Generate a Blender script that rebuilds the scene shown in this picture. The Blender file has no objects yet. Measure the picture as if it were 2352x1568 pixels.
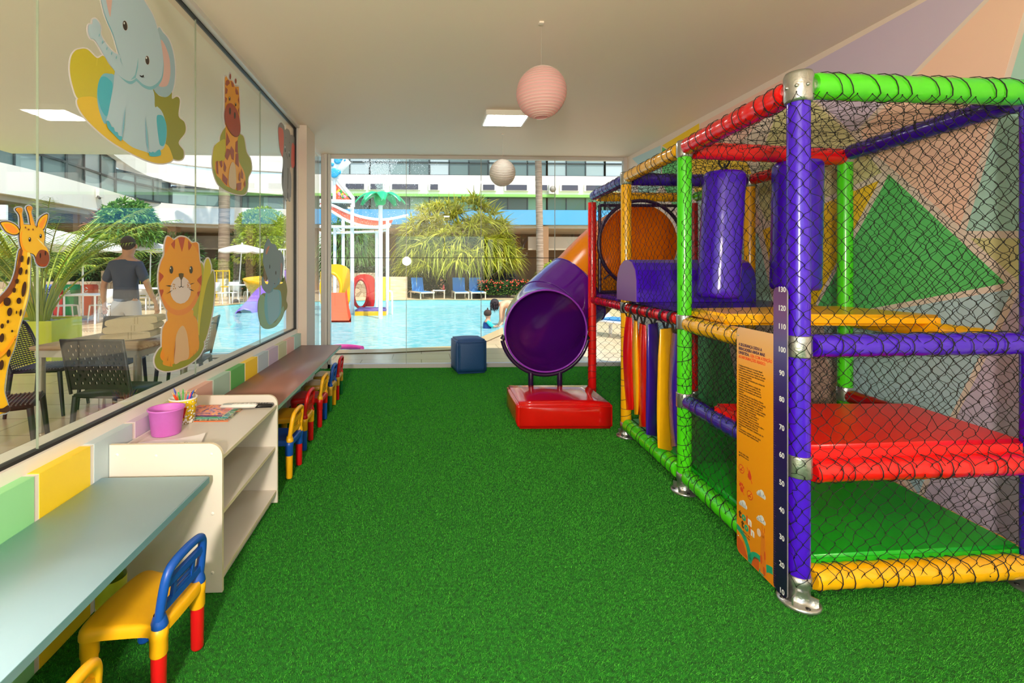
import bpy, bmesh, math, random
import numpy as np
from mathutils import Matrix, Vector
random.seed(7); rng = np.random.default_rng(7)
scene = bpy.context.scene
COL = scene.collection
PI = math.pi

# ------------------------------------------------------------------ camera
F, CX, HY, H = 1080.0, 1010.0, 616.0, 1.38
PHI = math.atan(42.0 / F); CP, SP = math.cos(PHI), math.sin(PHI)
cd = bpy.data.cameras.new('camera'); cam = bpy.data.objects.new('camera', cd); COL.objects.link(cam)
cd.sensor_width = 36; cd.lens = F / 2352 * 36
cd.shift_x = (1176 - CX) / 2352; cd.shift_y = -(784 - HY) / 2352
cd.clip_start = 0.05; cd.clip_end = 300
cam.location = (0, 0, H); cam.rotation_euler = (PI / 2, 0, -PHI)
scene.camera = cam

# ------------------------------------------------------------------ sky, sun, exposure
w = bpy.data.worlds.new('world'); scene.world = w; w.use_nodes = True
nt = w.node_tree; bg = nt.nodes['Background']
sky = nt.nodes.new('ShaderNodeTexSky')
sky.sky_type = 'NISHITA'; sky.sun_disc = False; sky.sun_elevation = math.radians(58); sky.sun_rotation = math.radians(200)
nt.links.new(sky.outputs[0], bg.inputs[0]); bg.inputs[1].default_value = 0.24
sd = bpy.data.lights.new('sun', 'SUN'); sun = bpy.data.objects.new('sun', sd); COL.objects.link(sun)
sd.energy = 3.5; sd.angle = math.radians(0.6); sd.color = (1.0, 0.96, 0.88)
SUNDIR = Vector((-0.30, 0.48, -1.0)).normalized()      # light travels this way
sun.rotation_euler = SUNDIR.to_track_quat('-Z', 'Y').to_euler(); sun.location = (-6, -6, 20)
scene.view_settings.view_transform = 'Standard'; scene.view_settings.look = 'None'
scene.view_settings.exposure = 0.68; scene.view_settings.gamma = 1.0; scene.view_settings.use_curve_mapping = False
PANEL_W = 18.0                                         # emission of the LED ceiling panels
try:
    scene.cycles.use_denoising = True
    scene.cycles.max_bounces = 10; scene.cycles.diffuse_bounces = 5; scene.cycles.transparent_max_bounces = 24
    scene.cycles.sample_clamp_indirect = 6.0
    scene.cycles.caustics_reflective = False; scene.cycles.caustics_refractive = False
except Exception: pass

# ------------------------------------------------------------------ pixel -> place
def ray(u, v):
    dx, dz = (u - CX) / F, -(v - HY) / F
    return (dx * CP + SP, -dx * SP + CP, dz)
def D(u, v, d):
    r = ray(u, v); return Vector((r[0] * d, r[1] * d, H + r[2] * d))
def PX(u, v, X):
    r = ray(u, v); t = X / r[0]; return Vector((X, r[1] * t, H + r[2] * t))
def PY(u, v, Y):
    r = ray(u, v); t = Y / r[1]; return Vector((r[0] * t, Y, H + r[2] * t))
def PZ(u, v, z):
    r = ray(u, v); t = (z - H) / r[2]; return Vector((r[0] * t, r[1] * t, z))
def G(u, d, z=0.0):
    p = D(u, HY, d); return Vector((p.x, p.y, z))

# ------------------------------------------------------------------ materials
def lin(c):
    return tuple(((x / 255) / 12.92 if x / 255 <= 0.04045 else ((x / 255 + 0.055) / 1.055) ** 2.4) for x in c)
MATS = {}
def M(name, rgb, rough=0.5, metal=0.0, bump=0.0, bscale=40.0, var=None, vscale=5.0, emit=0.0, coat=0.0, trans=0.0, spec=0.5, stretch=None):
    if name in MATS: return MATS[name]
    m = bpy.data.materials.new(name); m.use_nodes = True; n = m.node_tree.nodes; l = m.node_tree.links
    b = n['Principled BSDF']; c = lin(rgb)
    b.inputs['Base Color'].default_value = (*c, 1); b.inputs['Roughness'].default_value = rough
    b.inputs['Metallic'].default_value = metal
    b.inputs['Specular IOR Level'].default_value = spec
    if coat: b.inputs['Coat Weight'].default_value = coat; b.inputs['Coat Roughness'].default_value = 0.08
    if emit: b.inputs['Emission Color'].default_value = (*c, 1); b.inputs['Emission Strength'].default_value = emit
    if trans:
        b.inputs['Transmission Weight'].default_value = trans
    vec = None
    if bump or var:
        tc = n.new('ShaderNodeTexCoord'); vec = tc.outputs['Object']
        if stretch:
            mp = n.new('ShaderNodeMapping'); mp.inputs['Scale'].default_value = stretch
            l.new(vec, mp.inputs[0]); vec = mp.outputs[0]
    if var:
        t = n.new('ShaderNodeTexNoise'); t.inputs['Scale'].default_value = vscale; t.inputs['Detail'].default_value = 5
        l.new(vec, t.inputs['Vector'])
        r = n.new('ShaderNodeValToRGB'); r.color_ramp.elements[0].position = 0.35; r.color_ramp.elements[1].position = 0.65
        r.color_ramp.elements[0].color = (*c, 1); r.color_ramp.elements[1].color = (*lin(var), 1)
        l.new(t.outputs['Fac'], r.inputs[0]); l.new(r.outputs[0], b.inputs['Base Color'])
    if bump:
        t = n.new('ShaderNodeTexNoise'); t.inputs['Scale'].default_value = bscale; t.inputs['Detail'].default_value = 3
        l.new(vec, t.inputs['Vector'])
        bp = n.new('ShaderNodeBump'); bp.inputs['Strength'].default_value = bump; bp.inputs['Distance'].default_value = 0.01
        l.new(t.outputs['Fac'], bp.inputs['Height']); l.new(bp.outputs[0], b.inputs['Normal'])
    MATS[name] = m; return m
def glass_mat(name, tint=(0.95, 0.98, 0.96), ior=1.5, rough=0.0):
    m = bpy.data.materials.new(name); m.use_nodes = True; n = m.node_tree.nodes; l = m.node_tree.links
    n.remove(n['Principled BSDF']); out = n['Material Output']
    t = n.new('ShaderNodeBsdfTransparent'); t.inputs[0].default_value = (*tint, 1)
    g = n.new('ShaderNodeBsdfGlossy'); g.inputs['Roughness'].default_value = rough; g.inputs[0].default_value = (1, 1, 1, 1)
    lw = n.new('ShaderNodeLayerWeight'); lw.inputs[0].default_value = 0.5      # Schlick, the same from both faces of the pane
    p5 = n.new('ShaderNodeMath'); p5.operation = 'POWER'; p5.inputs[1].default_value = 5; l.new(lw.outputs['Facing'], p5.inputs[0])
    f0 = ((ior - 1) / (ior + 1)) ** 2
    f = n.new('ShaderNodeMath'); f.operation = 'MULTIPLY_ADD'; f.inputs[1].default_value = 1 - f0; f.inputs[2].default_value = f0; l.new(p5.outputs[0], f.inputs[0])
    x = n.new('ShaderNodeMixShader'); l.new(f.outputs[0], x.inputs[0]); l.new(t.outputs[0], x.inputs[1]); l.new(g.outputs[0], x.inputs[2])
    l.new(x.outputs[0], out.inputs[0]); MATS[name] = m; return m
GLASS = glass_mat('window_glass')
def leaf_mat(name, c1, c2, rough=0.45, transl=0.3):
    m = bpy.data.materials.new(name); m.use_nodes = True; n = m.node_tree.nodes; l = m.node_tree.links
    b = n['Principled BSDF']; b.inputs['Roughness'].default_value = rough; out = n['Material Output']
    a = n.new('ShaderNodeAttribute'); a.attribute_name = 'rnd'
    r = n.new('ShaderNodeValToRGB'); r.color_ramp.elements[0].color = (*lin(c1), 1); r.color_ramp.elements[1].color = (*lin(c2), 1)
    l.new(a.outputs['Fac'], r.inputs[0]); l.new(r.outputs[0], b.inputs['Base Color'])
    tr = n.new('ShaderNodeBsdfTranslucent'); l.new(r.outputs[0], tr.inputs[0])
    x = n.new('ShaderNodeMixShader'); x.inputs[0].default_value = transl
    l.new(b.outputs[0], x.inputs[1]); l.new(tr.outputs[0], x.inputs[2]); l.new(x.outputs[0], out.inputs[0])
    MATS[name] = m; return m
def paper_mat(name, c, transl=0.45):
    m = bpy.data.materials.new(name); m.use_nodes = True; n = m.node_tree.nodes; l = m.node_tree.links
    b = n['Principled BSDF']; b.inputs['Roughness'].default_value = 0.7; b.inputs['Base Color'].default_value = (*lin(c), 1)
    tr = n.new('ShaderNodeBsdfTranslucent'); tr.inputs[0].default_value = (*lin(c), 1)
    x = n.new('ShaderNodeMixShader'); x.inputs[0].default_value = transl
    l.new(b.outputs[0], x.inputs[1]); l.new(tr.outputs[0], x.inputs[2]); l.new(x.outputs[0], n['Material Output'].inputs[0])
    MATS[name] = m; return m

# ------------------------------------------------------------------ objects and tags
def tag(o, label=None, cat=None, group=None, kind=None):
    if label: o['label'] = label
    if cat: o['category'] = cat
    if group: o['group'] = group
    if kind: o['kind'] = kind
    return o
def thing(name, label, cat, loc=(0, 0, 0), rz=0.0, group=None, kind=None):
    o = bpy.data.objects.new(name, None); COL.objects.link(o); o.empty_display_size = 0.1
    o.location = loc; o.rotation_euler = (0, 0, rz)
    return tag(o, label, cat, group, kind)
def wmat(o):
    m = Matrix.LocRotScale(Vector(o.location), o.rotation_euler.to_quaternion(), Vector(o.scale))
    return wmat(o.parent) @ m if o.parent else m
def copy_tree(o, parent=None):
    c = o.copy(); COL.objects.link(c)
    if parent: c.parent = parent
    for ch in list(o.children): copy_tree(ch, c)
    return c

class MB:
    """collects shapes; build() links them as ONE mesh object"""
    def __init__(s): s.v = []; s.f = []; s.m = []; s.s = []; s.mats = []
    def mi(s, mat):
        if mat not in s.mats: s.mats.append(mat)
        return s.mats.index(mat)
    def add(s, vs, fs, mat, smooth=False):
        o = len(s.v); i = s.mi(mat); s.v.extend([tuple(p) for p in vs])
        for f in fs: s.f.append(tuple(k + o for k in f)); s.m.append(i); s.s.append(smooth)
        return s
    def box(s, a, b, mat):
        x0, y0, z0 = a; x1, y1, z1 = b
        vs = [(x, y, z) for x in (x0, x1) for y in (y0, y1) for z in (z0, z1)]
        return s.add(vs, [(0, 1, 3, 2), (4, 6, 7, 5), (0, 4, 5, 1), (2, 3, 7, 6), (0, 2, 6, 4), (1, 5, 7, 3)], mat)
    def obox(s, c, ax, ay, az, mat):
        c = Vector(c); ax, ay, az = Vector(ax), Vector(ay), Vector(az)
        vs = [c + ax * i + ay * j + az * k for i in (-1, 1) for j in (-1, 1) for k in (-1, 1)]
        return s.add(vs, [(0, 1, 3, 2), (4, 6, 7, 5), (0, 4, 5, 1), (2, 3, 7, 6), (0, 2, 6, 4), (1, 5, 7, 3)], mat)
    def rbox(s, a, b, r, mat, seg=3, mx=None, puff=0.0):
        bm = bmesh.new(); bmesh.ops.create_cube(bm, size=1)
        a, b = Vector(a), Vector(b); c = (a + b) / 2; d = b - a
        for v in bm.verts: v.co = Vector((v.co.x * d.x, v.co.y * d.y, v.co.z * d.z))
        if puff: bmesh.ops.subdivide_edges(bm, edges=bm.edges[:], cuts=5, use_grid_fill=True)
        if puff:
            for v in bm.verts:
                q = [abs(v.co[i]) / (d[i] / 2) for i in range(3)]
                for i in range(3):
                    o1, o2 = q[(i + 1) % 3], q[(i + 2) % 3]
                    if q[i] > 0.99: v.co[i] += math.copysign(puff * (1 - o1 ** 2) * (1 - o2 ** 2), v.co[i])
            ed = [e for e in bm.edges if e.calc_face_angle(0) > 0.8]
            bmesh.ops.bevel(bm, geom=ed, offset=r, segments=seg, affect='EDGES')
        else:
            bmesh.ops.bevel(bm, geom=bm.edges[:], offset=r, segments=seg, affect='EDGES')
        vs = [v.co + c for v in bm.verts]
        if mx is not None: vs = [mx @ v for v in vs]
        bm.verts.index_update(); fs = [[v.index for v in f.verts] for f in bm.faces]; bm.free()
        return s.add(vs, fs, mat, True)
    def tube(s, pts, r, mat, n=12, caps=True, closed=False, up=None):
        pts = [Vector(p) for p in pts]; N = len(pts)
        rs = r if isinstance(r, (list, tuple)) else [r] * N
        T = []
        for i in range(N):
            if closed: t = pts[(i + 1) % N] - pts[i - 1]
            else: t = pts[min(i + 1, N - 1)] - pts[max(i - 1, 0)]
            T.append(t.normalized())
        u = Vector(up) if up else (Vector((0, 0, 1)) if abs(T[0].z) < 0.9 else Vector((1, 0, 0)))
        u = (u - T[0] * u.dot(T[0])).normalized(); vs = []
        for i in range(N):
            u = (u - T[i] * u.dot(T[i])).normalized(); w_ = T[i].cross(u)
            for k in range(n):
                a = 2 * PI * k / n; vs.append(pts[i] + (u * math.cos(a) + w_ * math.sin(a)) * rs[i])
        fs = []
        for i in range(N if closed else N - 1):
            j = (i + 1) % N
            for k in range(n):
                k2 = (k + 1) % n; fs.append((i * n + k, i * n + k2, j * n + k2, j * n + k))
        s.add(vs, fs, mat, True)
        if caps and not closed:
            s.add(vs[:n], [tuple(range(n))[::-1]], mat); s.add(vs[-n:], [tuple(range(n))], mat)
        return s
    def lathe(s, prof, c, mat, n=24, mx=None, smooth=True, caps=False):
        c = Vector(c); vs = []
        for r, z in prof:
            for k in range(n):
                a = 2 * PI * k / n; p = Vector((r * math.cos(a), r * math.sin(a), z))
                vs.append(c + (mx @ p if mx is not None else p))
        fs = []
        for i in range(len(prof) - 1):
            for k in range(n):
                k2 = (k + 1) % n; fs.append((i * n + k, i * n + k2, (i + 1) * n + k2, (i + 1) * n + k))
        s.add(vs, fs, mat, smooth)
        if caps:
            s.add(vs[:n], [tuple(range(n))[::-1]], mat); s.add(vs[-n:], [tuple(range(n))], mat)
        return s
    def ell(s, c, r, mat, nu=16, nv=10):
        c = Vector(c); r = Vector(r) if not isinstance(r, (int, float)) else Vector((r, r, r))
        prof = [(math.sin(PI * i / nv), -math.cos(PI * i / nv)) for i in range(nv + 1)]
        return s.lathe([(max(p[0], 1e-4), p[1]) for p in prof], c, mat, nu, Matrix.Diagonal(r))
    def prism(s, poly, fn, h0, h1, mat, mat_side=None):
        """poly of 2D points, fn(a,b,h) -> 3D"""
        n = len(poly)
        A = [fn(p[0], p[1], h0) for p in poly]; B = [fn(p[0], p[1], h1) for p in poly]
        s.add(A, [tuple(range(n))[::-1]], mat); s.add(B, [tuple(range(n))], mat)
        s.add(A + B, [(i, (i + 1) % n, n + (i + 1) % n, n + i) for i in range(n)], mat_side or mat); return s
    def build(s, name, parent=None, local=False, fix=False):
        me = bpy.data.meshes.new(name)
        vs = s.v
        if parent is not None and not local:
            inv = wmat(parent).inverted(); vs = [tuple(inv @ Vector(p)) for p in s.v]
        me.from_pydata(vs, [], s.f)
        for m in s.mats: me.materials.append(m)
        me.polygons.foreach_set('material_index', s.m); me.polygons.foreach_set('use_smooth', s.s)
        me.update()
        if fix:
            bm = bmesh.new(); bm.from_mesh(me); bmesh.ops.recalc_face_normals(bm, faces=bm.faces[:]); bm.to_mesh(me); bm.free()
        o = bpy.data.objects.new(name, me); COL.objects.link(o)
        if parent is not None: o.parent = parent
        return o
def np_mesh(name, V, Fc, mat, parent=None, rnd=None, smooth=False):
    V = np.asarray(V, np.float32); Fc = np.asarray(Fc, np.int32); k = Fc.shape[1]
    if parent is not None:
        inv = np.array(wmat(parent).inverted()); V = (V @ inv[:3, :3].T + inv[:3, 3]).astype(np.float32)
    me = bpy.data.meshes.new(name); me.vertices.add(len(V)); me.vertices.foreach_set('co', V.ravel())
    me.loops.add(Fc.size); me.loops.foreach_set('vertex_index', Fc.ravel())
    me.polygons.add(len(Fc)); me.polygons.foreach_set('loop_start', np.arange(0, Fc.size, k, dtype=np.int32))
    me.polygons.foreach_set('loop_total', np.full(len(Fc), k, np.int32))
    if smooth: me.polygons.foreach_set('use_smooth', np.ones(len(Fc), bool))
    me.update(calc_edges=True); me.materials.append(mat)
    if rnd is not None:
        a = me.attributes.new('rnd', 'FLOAT', 'POINT'); a.data.foreach_set('value', np.asarray(rnd, np.float32))
    o = bpy.data.objects.new(name, me); COL.objects.link(o)
    if parent is not None: o.parent = parent
    return o
def leaves(bases, dirs, L, W, droop, seg=3, roll=0.6, fold=0.0):
    """strips that taper and droop; returns V, F(quads), rnd"""
    B = np.asarray(bases, float); Dr = np.asarray(dirs, float); N = len(B)
    Dr = Dr / np.linalg.norm(Dr, axis=1, keepdims=True)
    L = np.broadcast_to(np.asarray(L, float), (N,)); W = np.broadcast_to(np.asarray(W, float), (N,)); droop = np.broadcast_to(np.asarray(droop, float), (N,))
    up = np.tile([0, 0, 1.0], (N, 1)); side = np.cross(Dr, up); nn = np.linalg.norm(side, axis=1, keepdims=True)
    side = np.where(nn > 0.05, side / np.maximum(nn, 1e-6), [1, 0, 0])
    nrm = np.cross(side, Dr); a = rng.normal(0, roll, N)[:, None]
    side = side * np.cos(a) + nrm * np.sin(a)
    V = np.zeros((N, seg + 1, 2, 3))
    for i in range(seg + 1):
        t = i / seg; c = B + Dr * (L * t)[:, None] - np.array([0, 0, 1.0]) * (droop * L * t * t)[:, None]
        wd = W * (0.35 + 0.65 * math.sin(PI * min(t * 1.3 + 0.12, 1.0))) if i < seg else W * 0.05
        V[:, i, 0] = c - side * wd[:, None] / 2; V[:, i, 1] = c + side * wd[:, None] / 2
    idx = np.arange(N)[:, None] * (seg + 1) * 2
    Fs = [np.stack([idx[:, 0] + 2 * i, idx[:, 0] + 2 * i + 1, idx[:, 0] + 2 * i + 3, idx[:, 0] + 2 * i + 2], 1) for i in range(seg)]
    r = np.repeat(rng.random(N), (seg + 1) * 2)
    return V.reshape(-1, 3), np.concatenate(Fs), r
def cat(parts):
    V, Fc, R, o = [], [], [], 0
    for v, f, r in parts: V.append(v); Fc.append(f + o); R.append(r); o += len(v)
    return np.concatenate(V), np.concatenate(Fc), np.concatenate(R)
def crom(pts, n=6, closed=True):
    pts = [Vector(p) for p in pts]; N = len(pts); out = []
    rng_ = range(N) if closed else range(N - 1)
    for i in rng_:
        if closed: a, b, c, d = pts[i - 1], pts[i], pts[(i + 1) % N], pts[(i + 2) % N]
        else: a, b, c, d = pts[max(i - 1, 0)], pts[i], pts[i + 1], pts[min(i + 2, N - 1)]
        for k in range(n):
            t = k / n
            out.append(0.5 * ((2 * b) + (c - a) * t + (2 * a - 5 * b + 4 * c - d) * t * t + (3 * b - a - 3 * c + d) * t ** 3))
    if not closed: out.append(pts[-1])
    return out
FONTC = {}
def text(body, size, mat, parent, org, ax, up, name='lettering', depth=0.0002, space=1.0, align='LEFT', sx=1.0, bold=0.0):
    """flat lettering: org at baseline, ax = reading direction, up = letter up (world space)"""
    c = bpy.data.curves.new(name, 'FONT'); c.body = body; c.size = size; c.extrude = depth; c.align_x = align; c.space_character = space
    c.offset = bold; c.resolution_u = 3
    o = bpy.data.objects.new(name, c); COL.objects.link(o)
    dg = bpy.context.evaluated_depsgraph_get(); me = bpy.data.meshes.new_from_object(o.evaluated_get(dg))
    bpy.data.objects.remove(o); bpy.data.curves.remove(c)
    ax, up = Vector(ax).normalized(), Vector(up).normalized(); nz = ax.cross(up)
    m = Matrix((ax * sx, up, nz)).transposed().to_4x4(); m.translation = Vector(org)
    if parent is not None: m = wmat(parent).inverted() @ m
    me.transform(m); me.materials.clear(); me.materials.append(mat)
    o = bpy.data.objects.new(name, me); COL.objects.link(o)
    if parent is not None: o.parent = parent
    return o
def merge_np(objs):
    pass
# ------------------------------------------------------------------ common materials
WHITE = M('white_paint', (232, 226, 218), 0.55)
CEIL = M('ceiling_paint', (238, 221, 206), 0.6)
FRAME = M('white_aluminium', (205, 200, 198), 0.35)
BLACK = M('black_rubber', (14, 14, 16), 0.5)
CHROME = M('galvanised_steel', (190, 190, 188), 0.28, metal=0.9, bump=0.15, bscale=90)
def vin(name, rgb, b=0.13): return M(name, rgb, 0.22, bump=b, bscale=14, coat=0.25)
V_RED = vin('red_vinyl', (228, 18, 18)); V_PUR = vin('purple_vinyl', (66, 12, 196)); V_GRN = vin('green_vinyl', (76, 212, 22))
V_YEL = vin('yellow_vinyl', (246, 180, 14)); V_BLU = vin('blue_vinyl', (52, 20, 150)); V_GRD = vin('dark_green_vinyl', (22, 150, 34))
P_PUR = M('dark_purple_paint', (42, 14, 62), 0.3, coat=0.3)
NET = M('black_net_cord', (20, 18, 18), 0.7)
WX, LX, RX, FY, CZ = -1.385, -1.315, 2.909, 6.56, 2.95
Y0 = -3.2; YC = 5.21

# ------------------------------------------------------------------ floor, ceiling, walls
S = 'structure'
GRB = M('grass_backing', (26, 134, 22), 0.9, bump=0.8, bscale=300, var=(12, 88, 12), vscale=60)
tag(MB().box((-1.6, Y0, -0.12), (RX + 0.1, FY + 0.05, 0.0), GRB).build('floor'), kind=S)
tag(MB().box((WX - 0.1, Y0, CZ), (RX + 0.15, FY + 0.1, CZ + 0.2), CEIL).build('ceiling'), kind=S)
tag(MB().box((-5.6, Y0 - 3, CZ), (WX - 0.1, FY + 0.1, CZ + 0.2), M('porch_soffit', (244, 240, 230), 0.6)).build('trim_porch_soffit'), kind=S)

pal = {'g': (150, 222, 158), 'G': (92, 178, 92), 'y': (246, 212, 44), 'b': (186, 205, 214), 'l': (202, 186, 208), 'o': (204, 206, 160), 'p': (232, 186, 170), 'm': (172, 208, 192)}
pm = {k: M('paint_' + k, v, 0.5) for k, v in pal.items()}
# half wall under the left window with painted stripes that wrap over its ledge
mb = MB().box((-1.50, Y0, 0.0), (LX - 0.001, YC, 0.672), WHITE)
mb.box((-1.50, Y0, 0.672), (-1.356, YC, 0.717), WHITE)
order = 'gybloplmGybloplm'
seq = ['g', 'y', 'b', 'l', 'o', 'p', 'm', 'G', 'y', 'b', 'l', 'o', 'p', 'm']
ys = 1.40
k = -14
P_ = 0.2714
while True:
    ya = 1.400 + k * P_; yb = ya + P_ - 0.022
    if ya > YC - 0.05: break
    key = seq[k] if 0 <= k < 14 else seq[(k % 7)]
    mb.box((LX - 0.001, ya, 0.0), (LX + 0.0006, yb, 0.673), pm[key])
    mb.box((-1.356, ya, 0.672), (LX - 0.001, yb, 0.6736), pm[key])
    k += 1
wl = tag(mb.build('wall_left'), kind=S)
tag(MB().box((-1.48, YC, 0), (-1.257, 5.60, CZ), M('column_paint', (214, 198, 186), 0.55)).build('wall_left_column'), kind=S)
tag(MB().box((-1.40, Y0, 2.915), (-1.335, YC, CZ), FRAME).box((-1.40, Y0, 2.905), (-1.372, YC, 2.915), BLACK).build('trim_1'), kind=S)
tag(MB().box((-1.40, Y0, 0.717), (-1.372, YC, 0.729), BLACK).box((-1.392, YC - 0.03, 0.72), (-1.366, YC - 0.012, 2.91), BLACK)
    .box((-1.392, YC - 0.012, 0.72), (-1.35, YC, 2.91), FRAME).build('trim_2'), kind=S)
# glass panes of the left window, hairline joints between them
joints = [-3.2, -2.0, -0.62, 0.56, 1.752, 2.94, 4.095, YC]
ti = [0.0, .002, -.001, .0, .003, -.002, .001]
for i in range(len(joints) - 1):
    a, b = joints[i] + 0.001, joints[i + 1] - 0.001
    m_ = MB().box((WX - 0.004, a, 0.72), (WX + 0.004, b, 2.91), GLASS)
    m_.box((WX - 0.0042, b + 0.0001, 0.72), (WX + 0.0042, b + 0.0019, 2.91), M('glass_edge', (150, 158, 140), 0.3))
    tag(m_.build('window_%d' % (i + 1)), kind=S)
# side glass door between the column and the far wall
m_ = MB().box((WX - 0.004, 5.62, 0.03), (WX + 0.004, 6.44, 2.9), GLASS)
dr = tag(m_.build('door_1'), kind=S)
MB().tube([(-1.34, 5.78, 0.80), (-1.34, 5.78, 1.32)], 0.013, M('dark_bronze', (52, 40, 34), 0.3, metal=0.6), 12).tube([(-1.385, 5.78, 0.9), (-1.34, 5.78, 0.9)], 0.008, CHROME).tube([(-1.385, 5.78, 1.22), (-1.34, 5.78, 1.22)], 0.008, CHROME).build('door_handle', dr)
# far wall: aluminium frame and big panes
L1, R1 = -1.385, RX
fm = MB()
fm.box((L1, FY - 0.02, 0), (-1.345, FY + 0.06, CZ), FRAME).box((-1.335, FY - 0.05, 0), (-1.295, FY + 0.06, CZ), FRAME).box((-1.29, FY - 0.03, 0), (-1.255, FY + 0.05, CZ), FRAME)
fm.box((L1, FY - 0.01, CZ - 0.045), (R1, FY + 0.05, CZ), FRAME).box((L1, FY - 0.03, 0), (R1, FY + 0.05, 0.055), FRAME)
fm.box((R1 - 0.05, FY - 0.02, 0), (R1, FY + 0.05, CZ), FRAME)
tag(fm.build('trim_3'), kind=S)
xs = [-1.255] + [PY(u, 600, FY).x for u in (933, 1105, 1275)] + [R1 - 0.05]
GE = M('glass_joint', (170, 172, 165), 0.3)
for i in range(4):
    a, b = xs[i] + 0.003, xs[i + 1] - 0.003
    m_ = MB().box((a, FY + 0.008, 0.05), (b, FY + 0.016, CZ - 0.04), GLASS)
    m_.box((b, FY + 0.006, 0.05), (b + 0.007, FY + 0.018, CZ - 0.04), GE)
    zz = PY(1000, 592, FY).z
    m_.box((a, FY + 0.005, zz - 0.004), (b, FY + 0.0075, zz + 0.004), BLACK)
    tag(m_.build('window_%d' % (8 + i)), kind=S)
# unseen rear wall; its wide glazed opening is added for frontal daylight
rw = MB().box((-1.5, Y0 - 0.15, 0), (-0.9, Y0, CZ), WHITE).box((2.5, Y0 - 0.15, 0), (RX + .1, Y0, CZ), WHITE).box((-0.9, Y0 - 0.15, 2.5), (2.5, Y0, CZ), WHITE)
tag(rw.build('wall_rear'), kind=S)
tag(MB().box((-0.9, Y0 - 0.08, 0.0), (2.5, Y0 - 0.07, 2.5), GLASS).box((-0.9, Y0 - 0.1, 0.0), (2.5, Y0 - 0.05, 0.06), FRAME).box((0.78, Y0 - 0.1, 0), (0.83, Y0 - 0.05, 2.5), FRAME).build('window_12'), kind=S)

# ------------------------------------------------------------------ right wall and its painted mural
wr = MB().box((RX, Y0, 0), (RX + 0.12, FY + 0.05, CZ), M('mural_white', (232, 216, 204), 0.55))
mp_ = {'lav': (206, 192, 216), 'peach': (246, 206, 184), 'mint': (172, 216, 204), 'olive': (214, 210, 152), 'yel': (250, 208, 30), 'grn': (96, 204, 112), 'blu': (184, 214, 224), 'pink': (240, 198, 184)}
mm = {k: M('mural_' + k, v, 0.5) for k, v in mp_.items()}
def mural(poly, key, lay=0):
    h = RX - 0.0008 * (1 + lay)
    pts = []
    for p in poly:
        q = PX(p[0], p[1], RX); pts.append((min(max(q.y, -3.1), FY), min(max(q.z, 0.0), CZ)))
    wr.prism(pts, lambda a, b, hh: (hh, a, b), RX, h, mm[key])
def muralw(poly, key):     # points given as (Y, z)
    wr.prism(poly, lambda a, b, hh: (hh, a, b), RX, RX - 0.0008, mm[key])
mural([(1452, 364), (1517, 334), (1519, 356), (1466, 378)], 'blu')
mural([(1521, 334), (1606, 283), (1606, 300), (1600, 318), (1560, 330), (1534, 343)], 'yel')
mural([(1521, 338), (1534, 345), (1575, 372), (1590, 470), (1545, 470), (1521, 420)], 'grn')
mural([(1466, 382), (1518, 358), (1519, 424), (1500, 450), (1466, 440)], 'mint')
mural([(1609, 284), (1803, 180), (1800, 220), (1700, 330), (1600, 335)], 'pink')
mural([(1600, 340), (1700, 335), (1735, 420), (1700, 440), (1596, 440), (1580, 370)], 'yel')
mural([(1817, 174), (2130, 0), (2262, -2), (1966, 300), (1955, 302)], 'lav')
mural([(2278, -5), (2352, -90), (2420, -60), (2350, 30), (2205, 520), (1992, 338), (1976, 303)], 'peach')
mural([(2430, -50), (2750, -300), (2750, 530), (2219, 530), (2362, 40)], 'mint')
mural([(1813, 184), (1950, 305), (1985, 345), (2026, 396), (1888, 458), (1760, 508), (1744, 470), (1746, 360)], 'olive')
mural([(2020, 414), (1876, 690), (1862, 745), (1798, 745), (1752, 528), (1888, 470)], 'yel')
mural([(2041, 400), (2310, 650), (1990, 710), (1885, 728), (1876, 706), (2030, 424)], 'grn')
mural([(2228, 547), (2750, 547), (2750, 700), (2345, 650)], 'olive')
mural([(2310, 666), (2326, 664), (2180, 960), (2110, 1135), (2060, 1060), (1900, 800), (1890, 740), (2000, 720)], 'blu')
mural([(2346, 662), (2750, 715), (2750, 1700), (2100, 1700), (2124, 1135), (2196, 960)], 'lav')
mural([(1740, 535), (1786, 745), (1700, 745), (1694, 570)], 'mint')
mural([(1694, 445), (1728, 425), (1736, 480), (1748, 515), (1696, 548)], 'pink')
mural([(1882, 800), (2098, 1140), (2080, 1700), (1860, 1500), (1820, 1150), (1800, 760), (1860, 755)], 'pink')
mural([(1590, 740), (1668, 758), (1700, 930), (1690, 980), (1590, 980)], 'grn')
mural([(1680, 760), (1790, 765), (1806, 1000), (1760, 1040), (1712, 930)], 'olive')
mural([(1500, 600), (1590, 580), (1590, 735), (1500, 735)], 'mint')
mural([(1500, 740), (1580, 745), (1580, 930), (1500, 920)], 'blu')
mural([(1600, 460), (1690, 450), (1690, 560), (1600, 640)], 'blu')
mural([(1604, 655), (1688, 575), (1692, 735), (1604, 735)], 'lav')
tag(wr.build('wall_right'), kind=S)

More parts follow.
